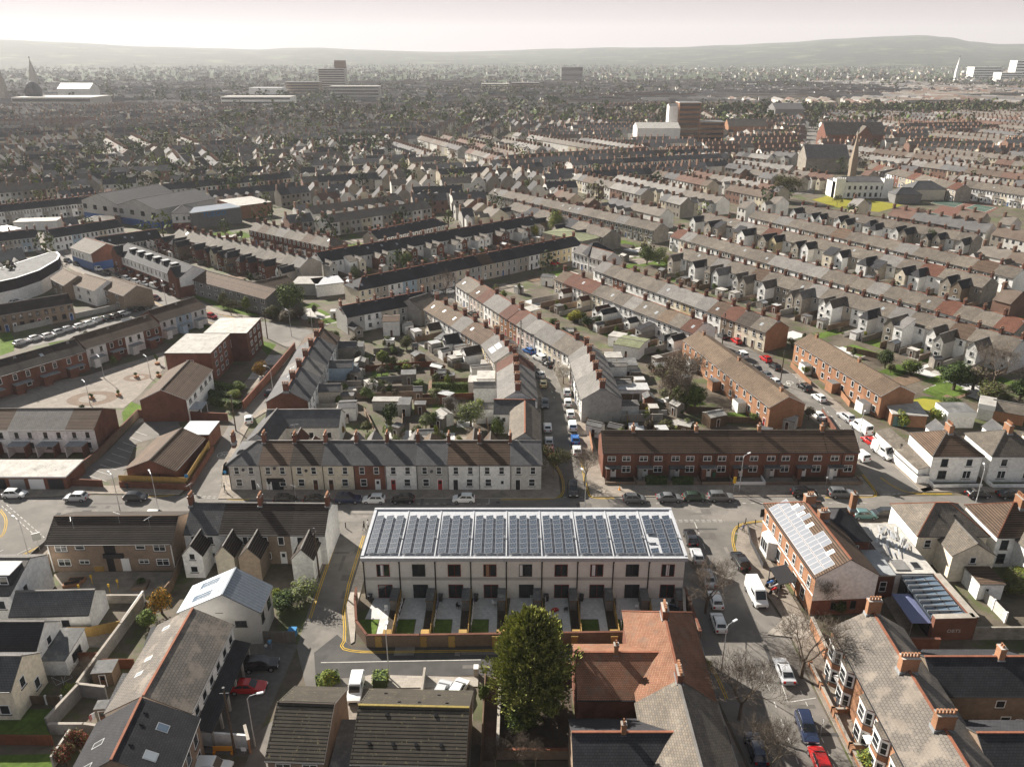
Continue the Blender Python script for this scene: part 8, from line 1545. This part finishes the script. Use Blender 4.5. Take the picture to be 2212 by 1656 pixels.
# ---------------------------------------------------------------- light, sky, haze
SUN_EL, SUN_AZ = 29.5, -44.          # azimuth measured from straight ahead, negative = left
def world():
    w = bpy.data.worlds.new('World'); SC.world = w; w.use_nodes = True; N = w.node_tree.nodes; Lk = w.node_tree.links
    bg = N['Background']; sk = N.new('ShaderNodeTexSky'); sk.sky_type = 'NISHITA'; sk.sun_disc = False
    sk.sun_elevation = R(SUN_EL); sk.sun_rotation = R(SUN_AZ); sk.altitude = 50; sk.air_density = 1.0; sk.dust_density = 1.0; sk.ozone_density = .6
    bw = N.new('ShaderNodeRGBToBW'); Lk.new(sk.outputs[0], bw.inputs[0])
    hs = N.new('ShaderNodeMix'); hs.data_type = 'RGBA'; hs.inputs['Factor'].default_value = .62; Lk.new(sk.outputs[0], hs.inputs['A']); Lk.new(bw.outputs[0], hs.inputs['B'])
    mx = N.new('ShaderNodeMix'); mx.data_type = 'RGBA'; mx.blend_type = 'MULTIPLY'; mx.inputs['Factor'].default_value = 1; mx.inputs['B'].default_value = (1.0, .955, .955, 1)
    Lk.new(hs.outputs['Result'], mx.inputs['A']); tc = N.new('ShaderNodeTexCoord'); sp_ = N.new('ShaderNodeSeparateXYZ'); Lk.new(tc.outputs['Generated'], sp_.inputs[0])
    rp = N.new('ShaderNodeMapRange'); rp.interpolation_type = 'SMOOTHSTEP'; rp.inputs['From Min'].default_value = .0; rp.inputs['From Max'].default_value = .32; rp.inputs['To Min'].default_value = .016; rp.inputs['To Max'].default_value = .03; Lk.new(sp_.outputs['Z'], rp.inputs['Value'])
    sc_ = N.new('ShaderNodeVectorMath'); sc_.operation = 'SCALE'; Lk.new(mx.outputs['Result'], sc_.inputs[0]); Lk.new(rp.outputs[0], sc_.inputs['Scale'])
    r2 = N.new('ShaderNodeMapRange'); r2.interpolation_type = 'SMOOTHSTEP'; r2.inputs['From Min'].default_value = .02; r2.inputs['From Max'].default_value = .6; r2.inputs['To Min'].default_value = 3.15; r2.inputs['To Max'].default_value = 1.5; Lk.new(sp_.outputs['Z'], r2.inputs['Value'])
    c2 = N.new('ShaderNodeVectorMath'); c2.operation = 'SCALE'; Lk.new(r2.outputs[0], c2.inputs['Scale'])
    r3 = N.new('ShaderNodeMapRange'); r3.inputs['From Max'].default_value = .35; Lk.new(sp_.outputs['Z'], r3.inputs['Value'])
    cm = N.new('ShaderNodeMix'); cm.data_type = 'RGBA'; cm.inputs['A'].default_value = (1.13, .92, .935, 1); cm.inputs['B'].default_value = (.84, .98, 1.14, 1); Lk.new(r3.outputs[0], cm.inputs['Factor']); Lk.new(cm.outputs['Result'], c2.inputs[0])
    ad = N.new('ShaderNodeVectorMath'); ad.operation = 'ADD'; Lk.new(sc_.outputs[0], ad.inputs[0]); Lk.new(c2.outputs[0], ad.inputs[1])
    Lk.new(ad.outputs[0], bg.inputs['Color']); bg.inputs['Strength'].default_value = .06
    s = bpy.data.lights.new('sun', 'SUN'); s.energy = 5.0; s.angle = R(.53); s.color = (1., .932, .83)
    o = bpy.data.objects.new('sun', s); COL.objects.link(o)
    e, a = R(SUN_EL), R(SUN_AZ); d = Vector((math.sin(a) * math.cos(e), math.cos(a) * math.cos(e), math.sin(e)))
    o.rotation_euler = d.to_track_quat('Z', 'Y').to_euler(); o.location = (-200, 200, 300)
    m = bpy.data.materials.new('haze'); m.use_nodes = True; N = m.node_tree.nodes; N.remove(N['Principled BSDF'])
    v = N.new('ShaderNodeVolumePrincipled'); v.inputs['Color'].default_value = (.77, .783, .83, 1); v.inputs['Density'].default_value = HAZE; v.inputs['Anisotropy'].default_value = .2
    m.node_tree.links.new(v.outputs[0], N['Material Output'].inputs['Volume'])
    MATS['haze'] = m; k = MB(); k.box((-12100, -400, -1), (12100, 12000, 420), 'haze'); tag(k.build('haze', uv=False), None, None, None, 'stuff')
    SC.view_settings.view_transform = 'Standard'; SC.view_settings.look = 'None'; SC.view_settings.exposure = 1.37; SC.view_settings.gamma = 1
    SC.cycles.volume_bounces = 2; SC.cycles.max_bounces = 6; SC.cycles.diffuse_bounces = 3; SC.cycles.use_denoising = True
HAZE = 8e-5
world()
n_dup = [(k, len(v)) for k, v in LABELS.items() if len(v) > 1]
if n_dup: print('DUPLICATE LABELS', n_dup[:20])
